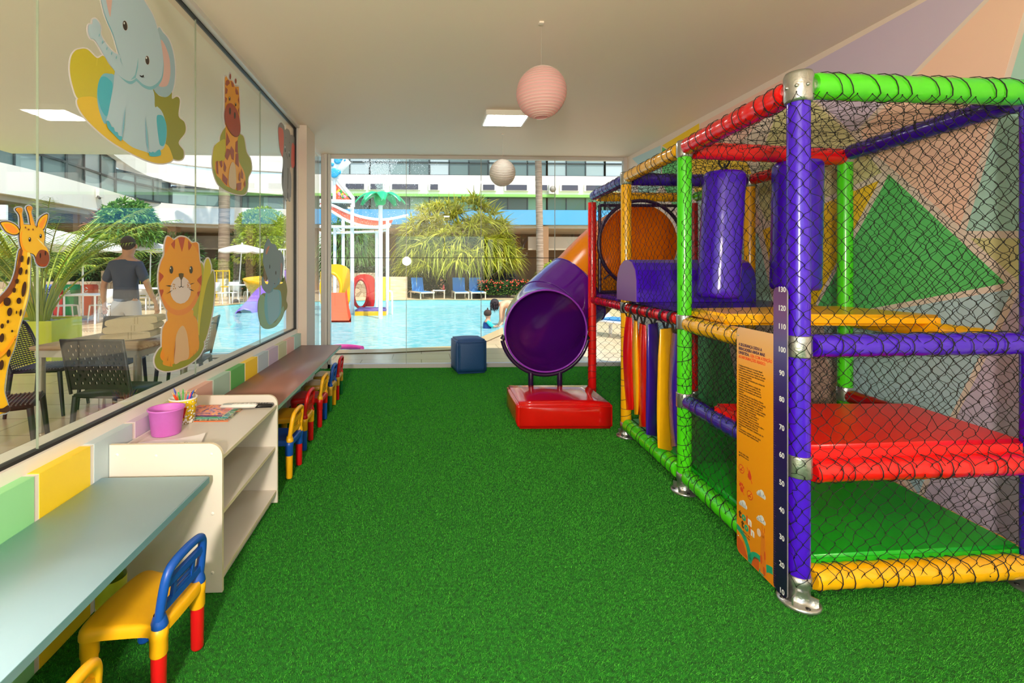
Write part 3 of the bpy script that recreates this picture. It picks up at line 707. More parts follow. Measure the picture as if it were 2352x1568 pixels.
# ------------------------------------------------------------------ vinyl strips hanging by straps
strips = [(1442, 3.80, .235, V_RED, 'red', 'farthest of the row'), (1461, 3.63, .25, V_YEL, 'yellow', 'next to the farthest red one'), (1477, 3.50, .20, V_RED, 'red', 'between yellow and blue'),
          (1500, 3.33, .195, V_BLU, 'blue', 'in the middle of the row'), (1529, 3.15, .165, V_YEL, 'yellow', 'the nearest yellow one'), (1550, 3.02, .235, V_BLU, 'blue', 'against the green post')]
for i, (u, d, z0, mat, cn, w2) in enumerate(strips):
    c = D(u, 900, d); z1 = .99 - .012 * (i % 3); wd = (.11, .115, .11, .11, .10, .085)[i]
    t = thing('vinyl_strip', '%s vinyl curtain strip hanging from the red rail, %s' % (cn, w2), 'hanging strip', (c.x, c.y, z1), 0, 'padded strips hanging from the red rail')
    rz = [1.5, 1.2, 1.35, .75, .62, 1.3][i]; N = 14; mb = MB()
    vs = []; rx = Vector((math.cos(rz), math.sin(rz), 0)); ry = Vector((-math.sin(rz), math.cos(rz), 0))
    for k_ in range(N + 1):
        tt = k_ / N; z = z1 - (z1 - z0) * tt; hw = wd * (.82 + .18 * min(tt * 5, 1)); th = .026 * math.sin(PI * min(max(tt, .03), .97)) ** .4 + .002
        cc = Vector((c.x, c.y, z)) + ry * .004 * math.sin(tt * 5 + i)
        skew = (-.035 if k_ == N else 0)
        for q in range(12):
            a = 2 * PI * q / 12; vs.append(cc + rx * hw * math.cos(a) + ry * th * math.sin(a) + Vector((0, 0, skew * math.cos(a))))
    fs = [(k_ * 12 + q, k_ * 12 + (q + 1) % 12, (k_ + 1) * 12 + (q + 1) % 12, (k_ + 1) * 12 + q) for k_ in range(N) for q in range(12)]
    mb.add(vs, fs, mat, True); mb.add(vs[:12], [tuple(range(12))], mat); mb.add(vs[-12:], [tuple(range(12))], mat)
    mb.build('strip_body', t, fix=True)
    sm = MB(); cr = Vector((c.x, c.y, 1.06))
    loop = [cr + Vector((math.cos(q) * .046, 0, math.sin(q) * .046)) for q in np.linspace(-1.2, PI + 1.2, 16)]
    for lp in range(len(loop) - 1):
        a, b = loop[lp], loop[lp + 1]; m_ = (a + b) / 2; d_ = (b - a) / 2; nn = Vector((m_.x - cr.x, 0, m_.z - cr.z)).normalized() * .0015
        sm.obox(m_, d_ * 1.1, (0, .014, 0), nn, BLACK)
    sm.obox((loop[0] + Vector((c.x, c.y, z1 - .02))) / 2, (loop[0] - Vector((c.x, c.y, z1 - .02))) / 2, (0, .014, 0), (.0015, 0, 0), BLACK)
    sm.obox((loop[-1] + Vector((c.x, c.y, z1 - .02))) / 2, (loop[-1] - Vector((c.x, c.y, z1 - .02))) / 2, (0, .014, 0), (.0015, 0, 0), BLACK)
    sm.build('velcro_strap', t)

# ------------------------------------------------------------------ safety sign and height chart
def gradmat(name, stops, z0, z1, rough=.3):
    m = bpy.data.materials.new(name); m.use_nodes = True; n = m.node_tree.nodes; l = m.node_tree.links; b = n['Principled BSDF']; b.inputs['Roughness'].default_value = rough
    tc = n.new('ShaderNodeNewGeometry'); sp = n.new('ShaderNodeSeparateXYZ'); mr = n.new('ShaderNodeMapRange'); r = n.new('ShaderNodeValToRGB')
    l.new(tc.outputs['Position'], sp.inputs[0]); l.new(sp.outputs['Z'], mr.inputs[0]); mr.inputs[1].default_value = z0; mr.inputs[2].default_value = z1
    l.new(mr.outputs[0], r.inputs[0])
    while len(r.color_ramp.elements) < len(stops): r.color_ramp.elements.new(.5)
    for e, (p, c) in zip(r.color_ramp.elements, stops): e.position = p; e.color = (*lin(c), 1)
    l.new(r.outputs[0], b.inputs['Base Color']); return m
SB = (PA[0] + Vector((-.052, -.02, 0))); sdir = dy.copy(); SNrm = Vector((-sdir.y, sdir.x, 0))   # outward (left)
if SNrm.x > 0: SNrm = -SNrm
SB = PA[0] + SNrm * .055
def SPt(s, z, h=0.0): return SB + sdir * s + SNrm * h + Vector((0, 0, z))
def roundrect(s0, z0, s1, z1, r, corners=(1, 1, 1, 1)):
    pts = []
    for (cx_, cz_, a0, on) in ((s1 - r, z0 + r, -PI / 2, corners[0]), (s1 - r, z1 - r, 0, corners[1]), (s0 + r, z1 - r, PI / 2, corners[2]), (s0 + r, z0 + r, PI, corners[3])):
        if on: pts += [(cx_ + r * math.cos(a0 + k_ * PI / 12), cz_ + r * math.sin(a0 + k_ * PI / 12)) for k_ in range(7)]
        else: pts.append({-PI / 2: (s1, z0), 0: (s1, z1), PI / 2: (s0, z1), PI: (s0, z0)}[a0])
    return pts
s_r0, s_r1, s_o1 = -.02, .062, .325
sg = thing('height_chart', 'narrow purple height ruler board strapped to the near purple post', 'height chart', SPt(.02, .02))
MB().prism(roundrect(s_r0, .022, s_r1, 1.30, .022, (1, 1, 1, 1)), lambda a, b, h: SPt(a, b, h), 0, .005, gradmat('ruler_print', [(0, (20, 10, 48)), (.60, (44, 14, 96)), (.72, (62, 50, 120)), (.82, (92, 84, 140)), (.92, (112, 66, 124)), (1, (96, 50, 110))], 0, 1.3), M('board_edge', (150, 145, 150), .4, metal=.5)).build('board', sg, fix=True)
WT = M('print_white', (236, 236, 240), .5)
ymarks = {10: 1357, 20: 1296, 30: 1234, 40: 1171, 50: 1109, 60: 1045, 70: 982, 80: 917, 90: 857, 100: 803, 110: 750, 120: 708, 130: 665}
for k_, yy in ymarks.items():
    z = H - (yy - HY) * 1.955 / F
    text(str(k_), .031, WT, sg, SPt(.026 if k_ < 100 else .033, z - .009, .0056), -sdir, (0, 0, 1), 'ruler_number', sx=1.0, bold=.0006)
mb = MB(); zz = .03
tm = M('tick_ink', (130, 70, 130), .5)
while zz < 1.27:
    L_ = .014 if round((zz - .03) / .01) % 5 == 0 else .008
    mb.prism([(s_r1 - .002, zz), (s_r1 - .002 - L_, zz), (s_r1 - .002 - L_, zz + .0012), (s_r1 - .002, zz + .0012)], lambda a, b, h: SPt(a, b, h), .0051, .0055, tm); zz += .01
mb.build('ruler_ticks', sg)
so_ = thing('safety_sign', 'orange safety rules board with Portuguese text hung on the net', 'sign', SPt(.19, .02))
OR = gradmat('sign_print', [(0, (226, 134, 24)), (.80, (250, 164, 20)), (.93, (238, 176, 100)), (1, (236, 182, 128))], .02, 1.1)
MB().prism(roundrect(s_r1 + .001, .022, s_o1, 1.10, .028, (1, 1, 0, 0)), lambda a, b, h: SPt(a, b, h), -.002, .003, OR).build('board', so_, fix=True)
def stx(b, size, mat, s, z, name='lettering', **k_): return text(b, size, mat, so_, SPt(s, z, .0035), -sdir, (0, 0, 1), name, .0003, **k_)
DP = M('ink_purple', (60, 34, 80), .5); RD = M('ink_red', (232, 84, 30), .5); DK = M('ink_brown', (78, 48, 24), .5); SX0 = s_o1 - .016
stx('A SEGURANÇA DEIXA A\nBRINCADEIRA AINDA MAIS\nDIVERTIDA.', .0195, DP, SX0, 1.012, bold=.0004, sx=.8)
stx('LEIA COM ATENÇÃO', .0195, RD, SX0 - .088, .973, bold=.0004, sx=.8); stx('AS INFORMAÇÕES ABAIXO:', .0195, RD, SX0, .9535, bold=.0004, sx=.8)
body = """O playground destina-se à recreação infantil.
É obrigatória a orientação e supervisão de um
adulto responsável em todo o tempo de uso pela
criança, exceto em locais que oferecem serviço
de monitores (consultar).
Os equipamentos são limitados para crianças de
até 1,20m de altura.
O uso dos escorregadores e tobogãs são
individuais, sentado e no sentido correto.
Respeitar a carga máxima de utilização do
equipamento recomendada pelo memorial
descritivo.
Limite de utilização da Cama Elástica e Piscina
de Bolinhas, quando houver: 2,0x1,0m (1 criança),
1,5x1,5m (2 crianças) e 2,0x2,0m (3 crianças).
Não utilizar os equipamentos com calçado e
portando objetos pontiagudos, comidas e bebidas.
Proibido escalar e se pendurar no playground e
seus componentes externamente.
Proibido mergulho na Cama Elástica e
Piscina de Bolinhas, quando houver.
Playground instalado em área externa:
recomendamos a utilização de protetor solar e
boné, principalmente das 10h às 16h.
Defeitos no equipamento devem ser
imediatamente reportados à administração do
local.
O desrespeito a qualquer uma das regras
descritas pode causar acidentes fatais."""
stx(body, .0112, DK, SX0, .915, sx=.86)
stx('(43) 3031-7001\ntointoin.com.br', .0104, DK, SX0 - .012, .50, 'contact_lettering')
MBC = [MB()]
def done_(name): MBC[0].build(name, so_); MBC[0] = MB()
def disc(s, z, r, mat, w2=None, h=.0034):
    pts = [(s + r * math.cos(a), z + (w2 or r) * math.sin(a)) for a in [2 * PI * k_ / 20 for k_ in range(20)]]
    MBC[0].prism(pts, lambda a, b, h_: SPt(a, b, h_), h, h + .0003, mat)
def poly(pts, mat, h=.0034): MBC[0].prism(pts, lambda a, b, h_: SPt(a, b, h_), h, h + .0003, mat)
OB = M('sign_orange', (240, 150, 24), .4); IR = M('icon_red', (214, 66, 30), .5)
disc(SX0 - .006, .503, .004, DK); done_('telephone_icon'); disc(SX0 - .006, .489, .0045, DK); done_('website_icon')
for (s, z) in ((SX0 - .022, .43), (SX0 - .085, .335)):
    disc(s, z, .021, IR); disc(s, z, .017, OB, h=.0036)
    poly([(s - .014, z + .012), (s - .012, z + .015), (s + .014, z - .012), (s + .012, z - .015)], IR, .0038); poly([(s - .011, z - .002), (s + .011, z - .002), (s + .011, z - .008), (s - .006, z - .008)], IR, .0038)
    done_('prohibition_icon')
s, z = SX0 - .083, .425; poly([(s, z + .028), (s - .013, z), (s - .013, z - .012), (s, z - .02), (s + .013, z - .012), (s + .013, z)], IR); poly([(s - .02, z - .03), (s - .017, z - .032), (s + .02, z + .03), (s + .017, z + .032)], IR, .0036); done_('no_liquids_icon')
s, z = SX0 - .024, .345; disc(s, z - .012, .012, IR); [disc(s + d0, z + d1, .005, IR, .007) for d0, d1 in ((-.014, .004), (-.005, .013), (.006, .013), (.015, .004))]; poly([(s - .02, z - .03), (s - .017, z - .032), (s + .02, z + .02), (s + .017, z + .022)], IR, .0036); done_('no_pets_icon')
CL = M('cloud_white', (226, 226, 228), .5)
for s, z in ((SX0 - .165, .375), (SX0 - .035, .265), (SX0 - .165, .262)):
    for d0, d1, r_ in ((-.02, 0, .010), (-.004, .008, .016), (.012, .002, .013), (.024, -.004, .008)): disc(s + d0, z + d1, r_, CL)
    poly([(s - .026, z - .009), (s + .03, z - .011), (s + .03, z - .003), (s - .026, z)], CL); done_('cloud_picture')
TL = M('teal_print', (34, 160, 120), .5); RO = M('rust_print', (206, 86, 30), .5)
def arc(s, z, r0, r1, a0, a1, mat):
    n = 14; cl = lambda x: min(max(x, s_r1 + .002), s_o1 - .002)
    A = [(cl(s + r1 * math.cos(a0 + (a1 - a0) * k_ / n)), max(z + r1 * math.sin(a0 + (a1 - a0) * k_ / n), .024)) for k_ in range(n + 1)]; B = [(cl(s + r0 * math.cos(a0 + (a1 - a0) * k_ / n)), max(z + r0 * math.sin(a0 + (a1 - a0) * k_ / n), .024)) for k_ in range(n + 1)]
    poly(A + B[::-1], mat)
poly([(s_o1 - .004, .10), (s_o1 - .05, .09), (s_o1 - .09, .03), (s_o1 - .02, .026), (s_o1 - .004, .04)], RO); done_('hill_picture'); poly([(s_o1 - .1, .026), (s_o1 - .135, .075), (s_o1 - .165, .08), (s_o1 - .165, .026)], RO); done_('hill_picture')
arc(s_o1 - .0, .04, .085, .112, PI * .5, PI, TL); arc(s_o1 - .165, .02, .052, .08, .0, PI * .55, TL); arc(s_o1 - .262, .0, .07, .1, .0, 1.5, TL); done_('green_arches_picture')
GB = M('giraffe_print', (222, 122, 30), .5); s = SX0 - .172
poly([(s + .006, .2), (s - .018, .2), (s - .03, .03), (s + .014, .03)], GB, .0036); disc(s, .205, .018, GB, .014, .0036); disc(s + .022, .2, .014, M('muzzle_print', (232, 200, 180), .5), .017, .0038)
poly([(s - .004, .215), (s - .001, .215), (s + .002, .245), (s - .001, .245)], RO); poly([(s - .014, .215), (s - .011, .215), (s - .014, .24), (s - .017, .24)], RO)
for d0, z_, a_0, b_0 in ((-.018, .12, .006, .02), (.006, .09, .008, .02), (-.014, .05, .009, .02)): disc(s + d0, z_, a_0, RO, b_0, .004)
done_('giraffe_picture')
LT = (('t', DK), ('o', TL), ('i', RO), ('n', CL))
for row, (z, s0) in enumerate(((.196, SX0 - .002), (.158, SX0 - .022))):
    for k_, (ch, mt) in enumerate(LT): text(ch, .052, mt, so_, SPt(s0 - [0, .023, .056, .069][k_], z, .0035), -sdir, (0, 0, 1), 'logo_letter', .0004, bold=.0022)
stx('indústria de\nplaygrounds', .0115, DK, SX0 - .02, .138, space=1.15)
mb = MB()
for s, z in ((s_o1 - .014, 1.06), (s_o1 - .012, .10)): mb.ell(SPt(s, z, .004), .0035, CHROME, 8, 6)
mb.build('rivet', so_)
# ------------------------------------------------------------------ window stickers
def smat(rgb): return M('print_%d_%d_%d' % rgb, rgb, .4)
class Sticker:
    def __init__(s, ox, oy, sc, X=WX + 0.0045, axis='x'): s.ox, s.oy, s.sc, s.X, s.mb, s.k, s.b = ox, oy, sc, X, MB(), 0, 0
    def px(s, p): return (s.ox + p[0] / s.sc, s.oy + p[1] / s.sc)
    def poly(s, pts, rgb, sm=True, out=0.0, lay=None):
        P = [Vector((*s.px(p), 0)) for p in pts]
        if sm: P = crom(P, 5)
        if out:
            n = len(P); ar = sum(P[i].x * P[(i + 1) % n].y - P[(i + 1) % n].x * P[i].y for i in range(n)); sg_ = 1 if ar > 0 else -1; Q = []
            for i in range(n):
                t = (P[(i + 1) % n] - P[i - 1]).normalized(); Q.append(P[i] + Vector((t.y, -t.x, 0)) * sg_ * out)
            P = Q
        if lay is None: s.k += 1; lay = s.k
        W = [PX(p.x, p.y, s.X) for p in P]; h = s.X + .0004 + lay * .00012
        s.mb.add([(h, q.y, q.z) for q in W], [tuple(range(len(W)))], smat(rgb))
        return W
    def backing(s, pts, rgb=(214, 208, 212), out=3.0, sm=True):
        """cut-out vinyl body with a pale rim: gives the sticker its thickness"""
        P = [Vector((*s.px(p), 0)) for p in pts]; P = crom(P, 5) if sm else P
        n = len(P); ar = sum(P[i].x * P[(i + 1) % n].y - P[(i + 1) % n].x * P[i].y for i in range(n)); sg_ = 1 if ar > 0 else -1; Q = []
        for i in range(n):
            t = (P[(i + 1) % n] - P[i - 1]).normalized(); Q.append(P[i] + Vector((t.y, -t.x, 0)) * sg_ * out)
        W = [PX(p.x, p.y, s.X) for p in Q]
        s.mb.prism([(q.y, q.z) for q in W], lambda a, b, h: (h, a, b), s.X - .0004, s.X + .0001 + s.b * .00003, smat(rgb)); s.b += 1
    def el(s, cx, cy, rx, ry, rgb, rot=0.0):
        c_, s_ = math.cos(rot), math.sin(rot)
        s.poly([(cx + rx * math.cos(a) * c_ - ry * math.sin(a) * s_, cy + rx * math.cos(a) * s_ + ry * math.sin(a) * c_) for a in [2 * PI * k_ / 16 for k_ in range(16)]], rgb, False)
    def done(s, label):
        o = s.mb.build('window_sticker'); return tag(o, label, 'window sticker', 'cut-out animal stickers on the window glass')
BL, CY, TQ = (174, 200, 218), (66, 176, 200), (122, 184, 206)
e = Sticker(150, 0, 4.0207)
bushL = [(120, 455), (200, 455), (290, 535), (350, 515), (400, 590), (460, 670), (455, 760), (400, 930), (250, 950), (120, 912), (70, 800), (42, 660), (50, 540), (80, 480)]
bushR = [(805, 825), (860, 880), (920, 893), (980, 850), (985, 912), (1030, 893), (1057, 930), (1045, 1070), (1100, 1130), (1107, 1220), (1045, 1315), (1090, 1390), (1085, 1460), (1040, 1478), (985, 1460), (900, 1400), (850, 1100), (825, 980)]
gnd = [(110, 920), (180, 892), (290, 910), (400, 1050), (600, 1250), (800, 1340), (930, 1330), (985, 1430), (985, 1480), (900, 1508), (780, 1490), (600, 1410), (400, 1290), (220, 1130), (130, 1010)]
trunk = [(645, 725), (580, 748), (480, 685), (380, 550), (310, 430), (270, 370), (230, 350), (208, 290), (215, 230), (245, 222), (252, 180), (282, 178), (322, 240), (326, 320), (370, 400), (430, 470), (495, 505), (640, 520), (700, 650)]
head = [(330, 0), (316, -90), (350, -200), (460, -290), (600, -230), (722, 0), (800, 130), (850, 270), (885, 420), (902, 580), (880, 720), (800, 795), (720, 780), (640, 710), (540, 640), (495, 500), (470, 420), (435, 300), (370, 150)]
earR = [(850, 270), (900, 300), (960, 380), (1000, 520), (1012, 680), (990, 830), (940, 892), (880, 885), (815, 820), (800, 600)]
bodyE = [(470, 640), (440, 800), (415, 930), (390, 1060), (375, 1120), (400, 1190), (500, 1295), (520, 1285), (620, 1360), (760, 1410), (780, 1440), (865, 1435), (872, 1395), (915, 1350), (935, 1200), (900, 1050), (850, 985), (825, 980), (805, 820), (650, 620)]
haun = [(455, 720), (400, 680), (340, 690), (300, 780), (293, 920), (320, 1050), (370, 1145), (430, 1000)]
for p in (bushL, bushR, gnd, trunk, head, earR, haun): e.backing(p)
e.poly(bushL, (196, 182, 36)); e.poly(bushR, (140, 140, 28)); e.poly(gnd, (222, 186, 30)); e.poly(haun, TQ)
e.poly([(435, 800), (400, 730), (350, 705), (312, 740), (295, 850), (310, 950), (340, 1030), (390, 1060)], CY)
e.poly(earR, (152, 182, 200)); e.poly([(880, 370), (920, 420), (960, 540), (968, 680), (945, 780), (900, 802), (862, 785), (895, 680), (900, 520)], (212, 174, 170))
e.poly(bodyE, BL); e.poly([(840, 1090), (870, 1060), (905, 1080), (932, 1160), (930, 1270), (910, 1340), (880, 1345), (862, 1300)], CY)
e.poly([(p[0] + 4, p[1] + 30) for p in head], (120, 182, 202)); e.poly([(p[0] + 3, p[1] + 26) if p[0] > 480 else p for p in trunk], (120, 182, 202)); e.poly(head, BL); e.poly(trunk, BL)
e.poly([(670, 530), (668, 620), (645, 720), (600, 738), (640, 690), (655, 620)], (120, 182, 202), False)
e.poly([(372, 0), (360, -60), (430, -60), (428, 0), (420, 80), (410, 155), (390, 90)], (212, 174, 170))
for c_ in ((548, 236, 20, 45, -.16), (753, 556, 17, 40, -.12)): e.el(c_[0], c_[1], c_[2] + 2, c_[3] + 2, (190, 150, 140), c_[4]); e.el(c_[0] - 1, c_[1], c_[2], c_[3], (44, 34, 26), c_[4]); e.el(c_[0] - 9, c_[1] - 22, 6, 11, (232, 232, 236))
e.poly([(680, 692), (700, 700), (718, 690), (722, 720), (716, 712), (704, 717), (688, 708)], (30, 30, 36), False)
for a_ in ((307, 325), (336, 388), (377, 448), (420, 493), (464, 530)): e.el(a_[0], a_[1], 5, 15, TQ, .2)
e.poly([(498, 540), (505, 570), (525, 608), (510, 570), (502, 535)], TQ, False)
e.poly([(548, 970), (536, 1180), (514, 1285), (524, 1160)], TQ, False); e.poly([(732, 1075), (752, 1230), (764, 1400), (744, 1330)], TQ, False)
e.poly([(375, 1118), (395, 1120), (418, 1168), (440, 1178), (450, 1212), (475, 1222), (484, 1250), (515, 1262), (512, 1290), (500, 1299), (440, 1240), (385, 1180)], CY)
e.poly([(764, 1400), (785, 1408), (800, 1400), (820, 1408), (845, 1388), (868, 1384), (870, 1435), (780, 1442)], CY)
e.poly([(282, 540), (287, 542), (281, 605), (277, 605)], (214, 200, 60), False)
e.done('large blue sitting elephant sticker high on the left window')

g = Sticker(0, 0, 3.357)
bu = [(1735, 985), (1700, 1045), (1690, 1100), (1650, 1130), (1636, 1250), (1650, 1345), (1690, 1430), (1780, 1485), (1880, 1500), (1907, 1450), (1912, 1370), (1938, 1310), (1930, 1230), (1900, 1170), (1880, 1060), (1850, 1030), (1790, 960)]
hd = [(1732, 720), (1733, 600), (1742, 585), (1762, 618), (1790, 622), (1812, 668), (1840, 668), (1847, 800), (1846, 960), (1800, 1000), (1735, 960)]
nk = [(1745, 940), (1845, 960), (1830, 1100), (1838, 1230), (1880, 1320), (1892, 1400), (1860, 1470), (1790, 1452), (1740, 1430), (1700, 1380), (1665, 1340), (1662, 1245), (1735, 1220)]
mu = [(1745, 815), (1780, 800), (1820, 845), (1845, 930), (1848, 1020), (1820, 1053), (1780, 1030), (1740, 960), (1727, 880)]
for p in (bu, hd, mu): g.backing(p, out=2.2)
for c_ in ((1772, 588, 9, 30), (1814, 622, 8, 28)): g.backing([(c_[0] + c_[2] * math.cos(a), c_[1] + c_[3] * math.sin(a)) for a in [k_ * PI / 5 for k_ in range(10)]], out=1)
g.poly(bu, (158, 160, 40)); g.poly([(1740, 1085), (1700, 1085), (1650, 1135), (1638, 1250), (1660, 1320), (1740, 1235)], (196, 186, 32)); g.poly([(1650, 1300), (1662, 1375), (1700, 1440), (1790, 1487), (1880, 1498), (1905, 1450), (1900, 1385), (1800, 1430), (1700, 1400)], (150, 158, 46))
g.poly(nk, (236, 164, 48)); g.poly(hd, (226, 152, 32), False); RB = (160, 72, 46)
for p in ([(1742, 620), (1760, 612), (1772, 640), (1750, 665), (1736, 650)], [(1778, 622), (1800, 640), (1802, 672), (1786, 668)], [(1737, 670), (1755, 690), (1750, 720), (1735, 725)], [(1816, 672), (1832, 700), (1838, 730), (1818, 728), (1812, 700)], [(1735, 745), (1750, 760), (1742, 790), (1734, 790)], [(1842, 740), (1832, 770), (1843, 806)], [(1842, 825), (1833, 850), (1843, 880)],
          [(1745, 1015), (1772, 1090), (1748, 1125), (1740, 1120)], [(1815, 1095), (1830, 1080), (1832, 1180), (1812, 1170)], [(1745, 1145), (1768, 1150), (1770, 1190), (1752, 1235), (1731, 1205)], [(1780, 1125), (1803, 1160), (1800, 1235), (1785, 1225), (1768, 1165)], [(1815, 1185), (1835, 1180), (1840, 1290), (1812, 1260)],
          [(1664, 1245), (1677, 1240), (1682, 1345), (1668, 1330)], [(1690, 1245), (1710, 1235), (1712, 1280), (1702, 1295)], [(1723, 1235), (1742, 1290), (1735, 1328), (1722, 1310)], [(1714, 1335), (1752, 1380), (1748, 1430), (1712, 1390)], [(1858, 1300), (1872, 1340), (1872, 1380), (1855, 1370)], [(1838, 1345), (1848, 1320), (1852, 1400), (1838, 1390)], [(1820, 1415), (1858, 1405), (1856, 1460), (1826, 1472)], [(1886, 1385), (1892, 1420), (1886, 1450), (1878, 1420)]): g.poly(p, RB, False)
g.poly([(1785, 1250), (1766, 1300), (1758, 1380), (1768, 1440), (1815, 1453), (1816, 1330), (1806, 1265)], (214, 186, 148))
g.poly([(p[0], p[1] + 3) for p in mu], (120, 50, 40)); g.poly([(p[0], p[1] - 4) for p in mu], (164, 68, 40))
for c_ in ((1772, 590, 6, 22), (1814, 624, 6, 20)): g.el(*c_, RB)
for c_ in ((1767, 760, 6, 16), (1814, 806, 5, 14), (1769, 856, 7, 28), (1806, 890, 7, 26)): g.el(*c_, (62, 46, 34))
for c_ in ((1765, 752, 2, 4), (1812, 799, 2, 4)): g.el(*c_, (230, 230, 226))
g.done('sitting orange giraffe sticker high on the left window')

g = Sticker(480, 280, 5.6)
sil = [(890, 75), (905, 30), (930, 10), (962, 50), (975, 105), (1000, 88), (1030, 110), (1048, 170), (1070, 168), (1105, 220), (1122, 330), (1112, 470), (1090, 575), (1072, 592), (1055, 570), (1040, 600), (1056, 700), (1058, 860), (1050, 1000), (1040, 1023), (1020, 1000), (1012, 900), (1003, 1010), (985, 1000), (945, 850), (938, 700), (952, 560), (950, 455), (915, 380), (896, 230)]
g.backing(sil, (150, 152, 156), out=.6); g.poly(sil, (138, 140, 142))
g.poly([(895, 76), (940, 84), (958, 130), (962, 260), (946, 448), (918, 375), (898, 230)], (222, 106, 96)); g.poly([(1072, 268), (1102, 310), (1116, 420), (1098, 565), (1070, 590), (1056, 520), (1060, 350)], (222, 100, 92))
for c_ in ((980, 340, 10, 48), (1032, 410, 8, 46)): g.el(*c_, (40, 44, 50)); g.el(c_[0] - 2, c_[1] - 6, c_[2] - 3, c_[3] - 14, (200, 214, 220)); g.el(c_[0] - 3, c_[1] + 8, 5, 18, (60, 110, 124))
for p in ([(984, 400), (1000, 410), (1012, 470), (1006, 470), (996, 418)], [(1008, 590), (1020, 600), (1016, 860), (1010, 860), (1014, 620)], [(975, 205), (985, 195), (995, 212), (985, 202)], [(1028, 258), (1036, 256), (1042, 290), (1034, 266)], [(950, 560), (956, 700), (948, 830), (944, 700)]): g.poly(p, (70, 72, 76), False)
for c_ in ((992, 990, 8, 16), (1042, 990, 11, 26), (952, 930, 6, 20)): g.el(*c_, (190, 188, 184))
g.done('grey elephant calf sticker at the far top corner of the left window')

g = Sticker(460, 520, 5.2267)
hs = [(755, 360), (770, 240), (795, 180), (820, 150), (858, 208), (900, 218), (930, 285), (965, 295), (995, 360), (1002, 450), (985, 580), (950, 690), (925, 700), (900, 732), (875, 735), (860, 780), (822, 802), (790, 790), (745, 730), (735, 640), (745, 602), (765, 640), (785, 685), (812, 690), (815, 640), (780, 520), (757, 440)]
bs = [(745, 808), (700, 880), (690, 1000), (710, 1130), (740, 1200), (800, 1228), (900, 1200), (975, 1110), (1010, 1020), (1040, 980), (1045, 930), (1030, 880), (1042, 760), (1022, 640), (1012, 600), (990, 680), (930, 700), (820, 790)]
g.backing(bs, (120, 126, 90), out=.5); g.backing(hs, (150, 160, 165), out=.4)
g.poly(bs, (128, 126, 40)); g.poly([(740, 815), (702, 880), (692, 1000), (712, 1130), (742, 1200), (800, 1226), (900, 1198), (975, 1100), (1003, 1020), (990, 960), (900, 1150), (800, 1100), (800, 900)], (140, 176, 130))
g.poly([(800, 780), (940, 760), (972, 830), (975, 960), (960, 1050), (900, 1130), (830, 1180), (785, 1100), (768, 980), (775, 860)], (108, 180, 196)); g.poly([(815, 780), (930, 770), (950, 900), (945, 1040), (880, 1150), (830, 1150), (808, 1000)], (138, 182, 198))
g.poly(hs, (122, 142, 152)); g.poly([(828, 235), (832, 240), (800, 325), (785, 330), (790, 280), (812, 240)], (206, 130, 100)); g.poly([(965, 440), (985, 460), (975, 570), (955, 650), (962, 540)], (176, 140, 138))
for c_ in ((832, 482, 6, 26), (905, 556, 7, 24), (890, 685, 8, 5)): g.el(*c_, (26, 26, 30))
g.poly([(875, 640), (872, 720), (850, 770), (822, 800), (865, 780), (882, 725)], (96, 150, 172), False); g.poly([(940, 600), (950, 640), (930, 700), (900, 735), (870, 735), (905, 715), (930, 680)], (96, 150, 172), False)
g.done('small blue grey elephant sticker low at the far end of the left window')

g = Sticker(340, 530, 4.75)
th = [(215, 62), (275, 100), (340, 66), (400, 70), (440, 95), (475, 130), (538, 138), (548, 200), (560, 320), (580, 420), (582, 560), (550, 720), (470, 862), (345, 922), (220, 880), (150, 760), (115, 600), (115, 450), (140, 340), (175, 260), (182, 150), (195, 90)]
tb = [(225, 860), (470, 855), (495, 930), (535, 980), (545, 1080), (552, 1180), (556, 1240), (540, 1310), (460, 1385), (440, 1400), (275, 1450), (262, 1480), (165, 1460), (160, 1412), (135, 1370), (150, 1290), (150, 1180), (160, 1060), (212, 985)]
tg = [(150, 1265), (100, 1320), (75, 1380), (72, 1440), (110, 1505), (220, 1530), (400, 1480), (540, 1380), (600, 1280), (607, 1210), (570, 1150), (500, 1120), (300, 1180)]
l1 = [(572, 362), (590, 360), (606, 400), (600, 500), (545, 900), (520, 1120), (480, 900), (560, 600)]
l2 = [(600, 500), (622, 350), (652, 300), (675, 350), (684, 440), (640, 800), (600, 1100), (555, 1150), (545, 900)]
l3 = [(690, 455), (712, 445), (723, 560), (710, 800), (670, 1030), (615, 1200), (560, 1160), (580, 900), (635, 600)]
for p in (th, tb, tg, l1, l2, l3): g.backing(p)
g.poly(l1, (176, 174, 42)); g.poly(l2, (208, 194, 30)); g.poly(l3, (150, 152, 34)); g.poly(tg, (146, 152, 38))
TO, TD, TR = (234, 158, 34), (232, 142, 52), (188, 76, 34)
g.poly([(215, 985), (170, 1040), (152, 1180), (156, 1290), (230, 1350), (250, 1100)], (238, 146, 28)); g.poly([(490, 925), (520, 950), (540, 1020), (545, 1150), (557, 1220), (540, 1310), (480, 1300), (470, 1000)], (226, 134, 44)); g.poly(tb, TO)
g.poly([(158, 1290), (135, 1330), (132, 1380), (160, 1415), (175, 1350)], (240, 150, 24)); g.poly([(370, 1035), (410, 1080), (436, 1200), (440, 1380), (360, 1420), (285, 1445), (290, 1250), (315, 1110)], (222, 184, 138))
g.poly([(p[0], p[1]) for p in th], TD); g.poly([(215, 62), (275, 100), (340, 66), (400, 70), (440, 95), (475, 130), (538, 138), (555, 320), (572, 450), (545, 640), (460, 800), (345, 862), (240, 830), (150, 700), (115, 560), (120, 420), (175, 260), (182, 150), (195, 90)], TO)
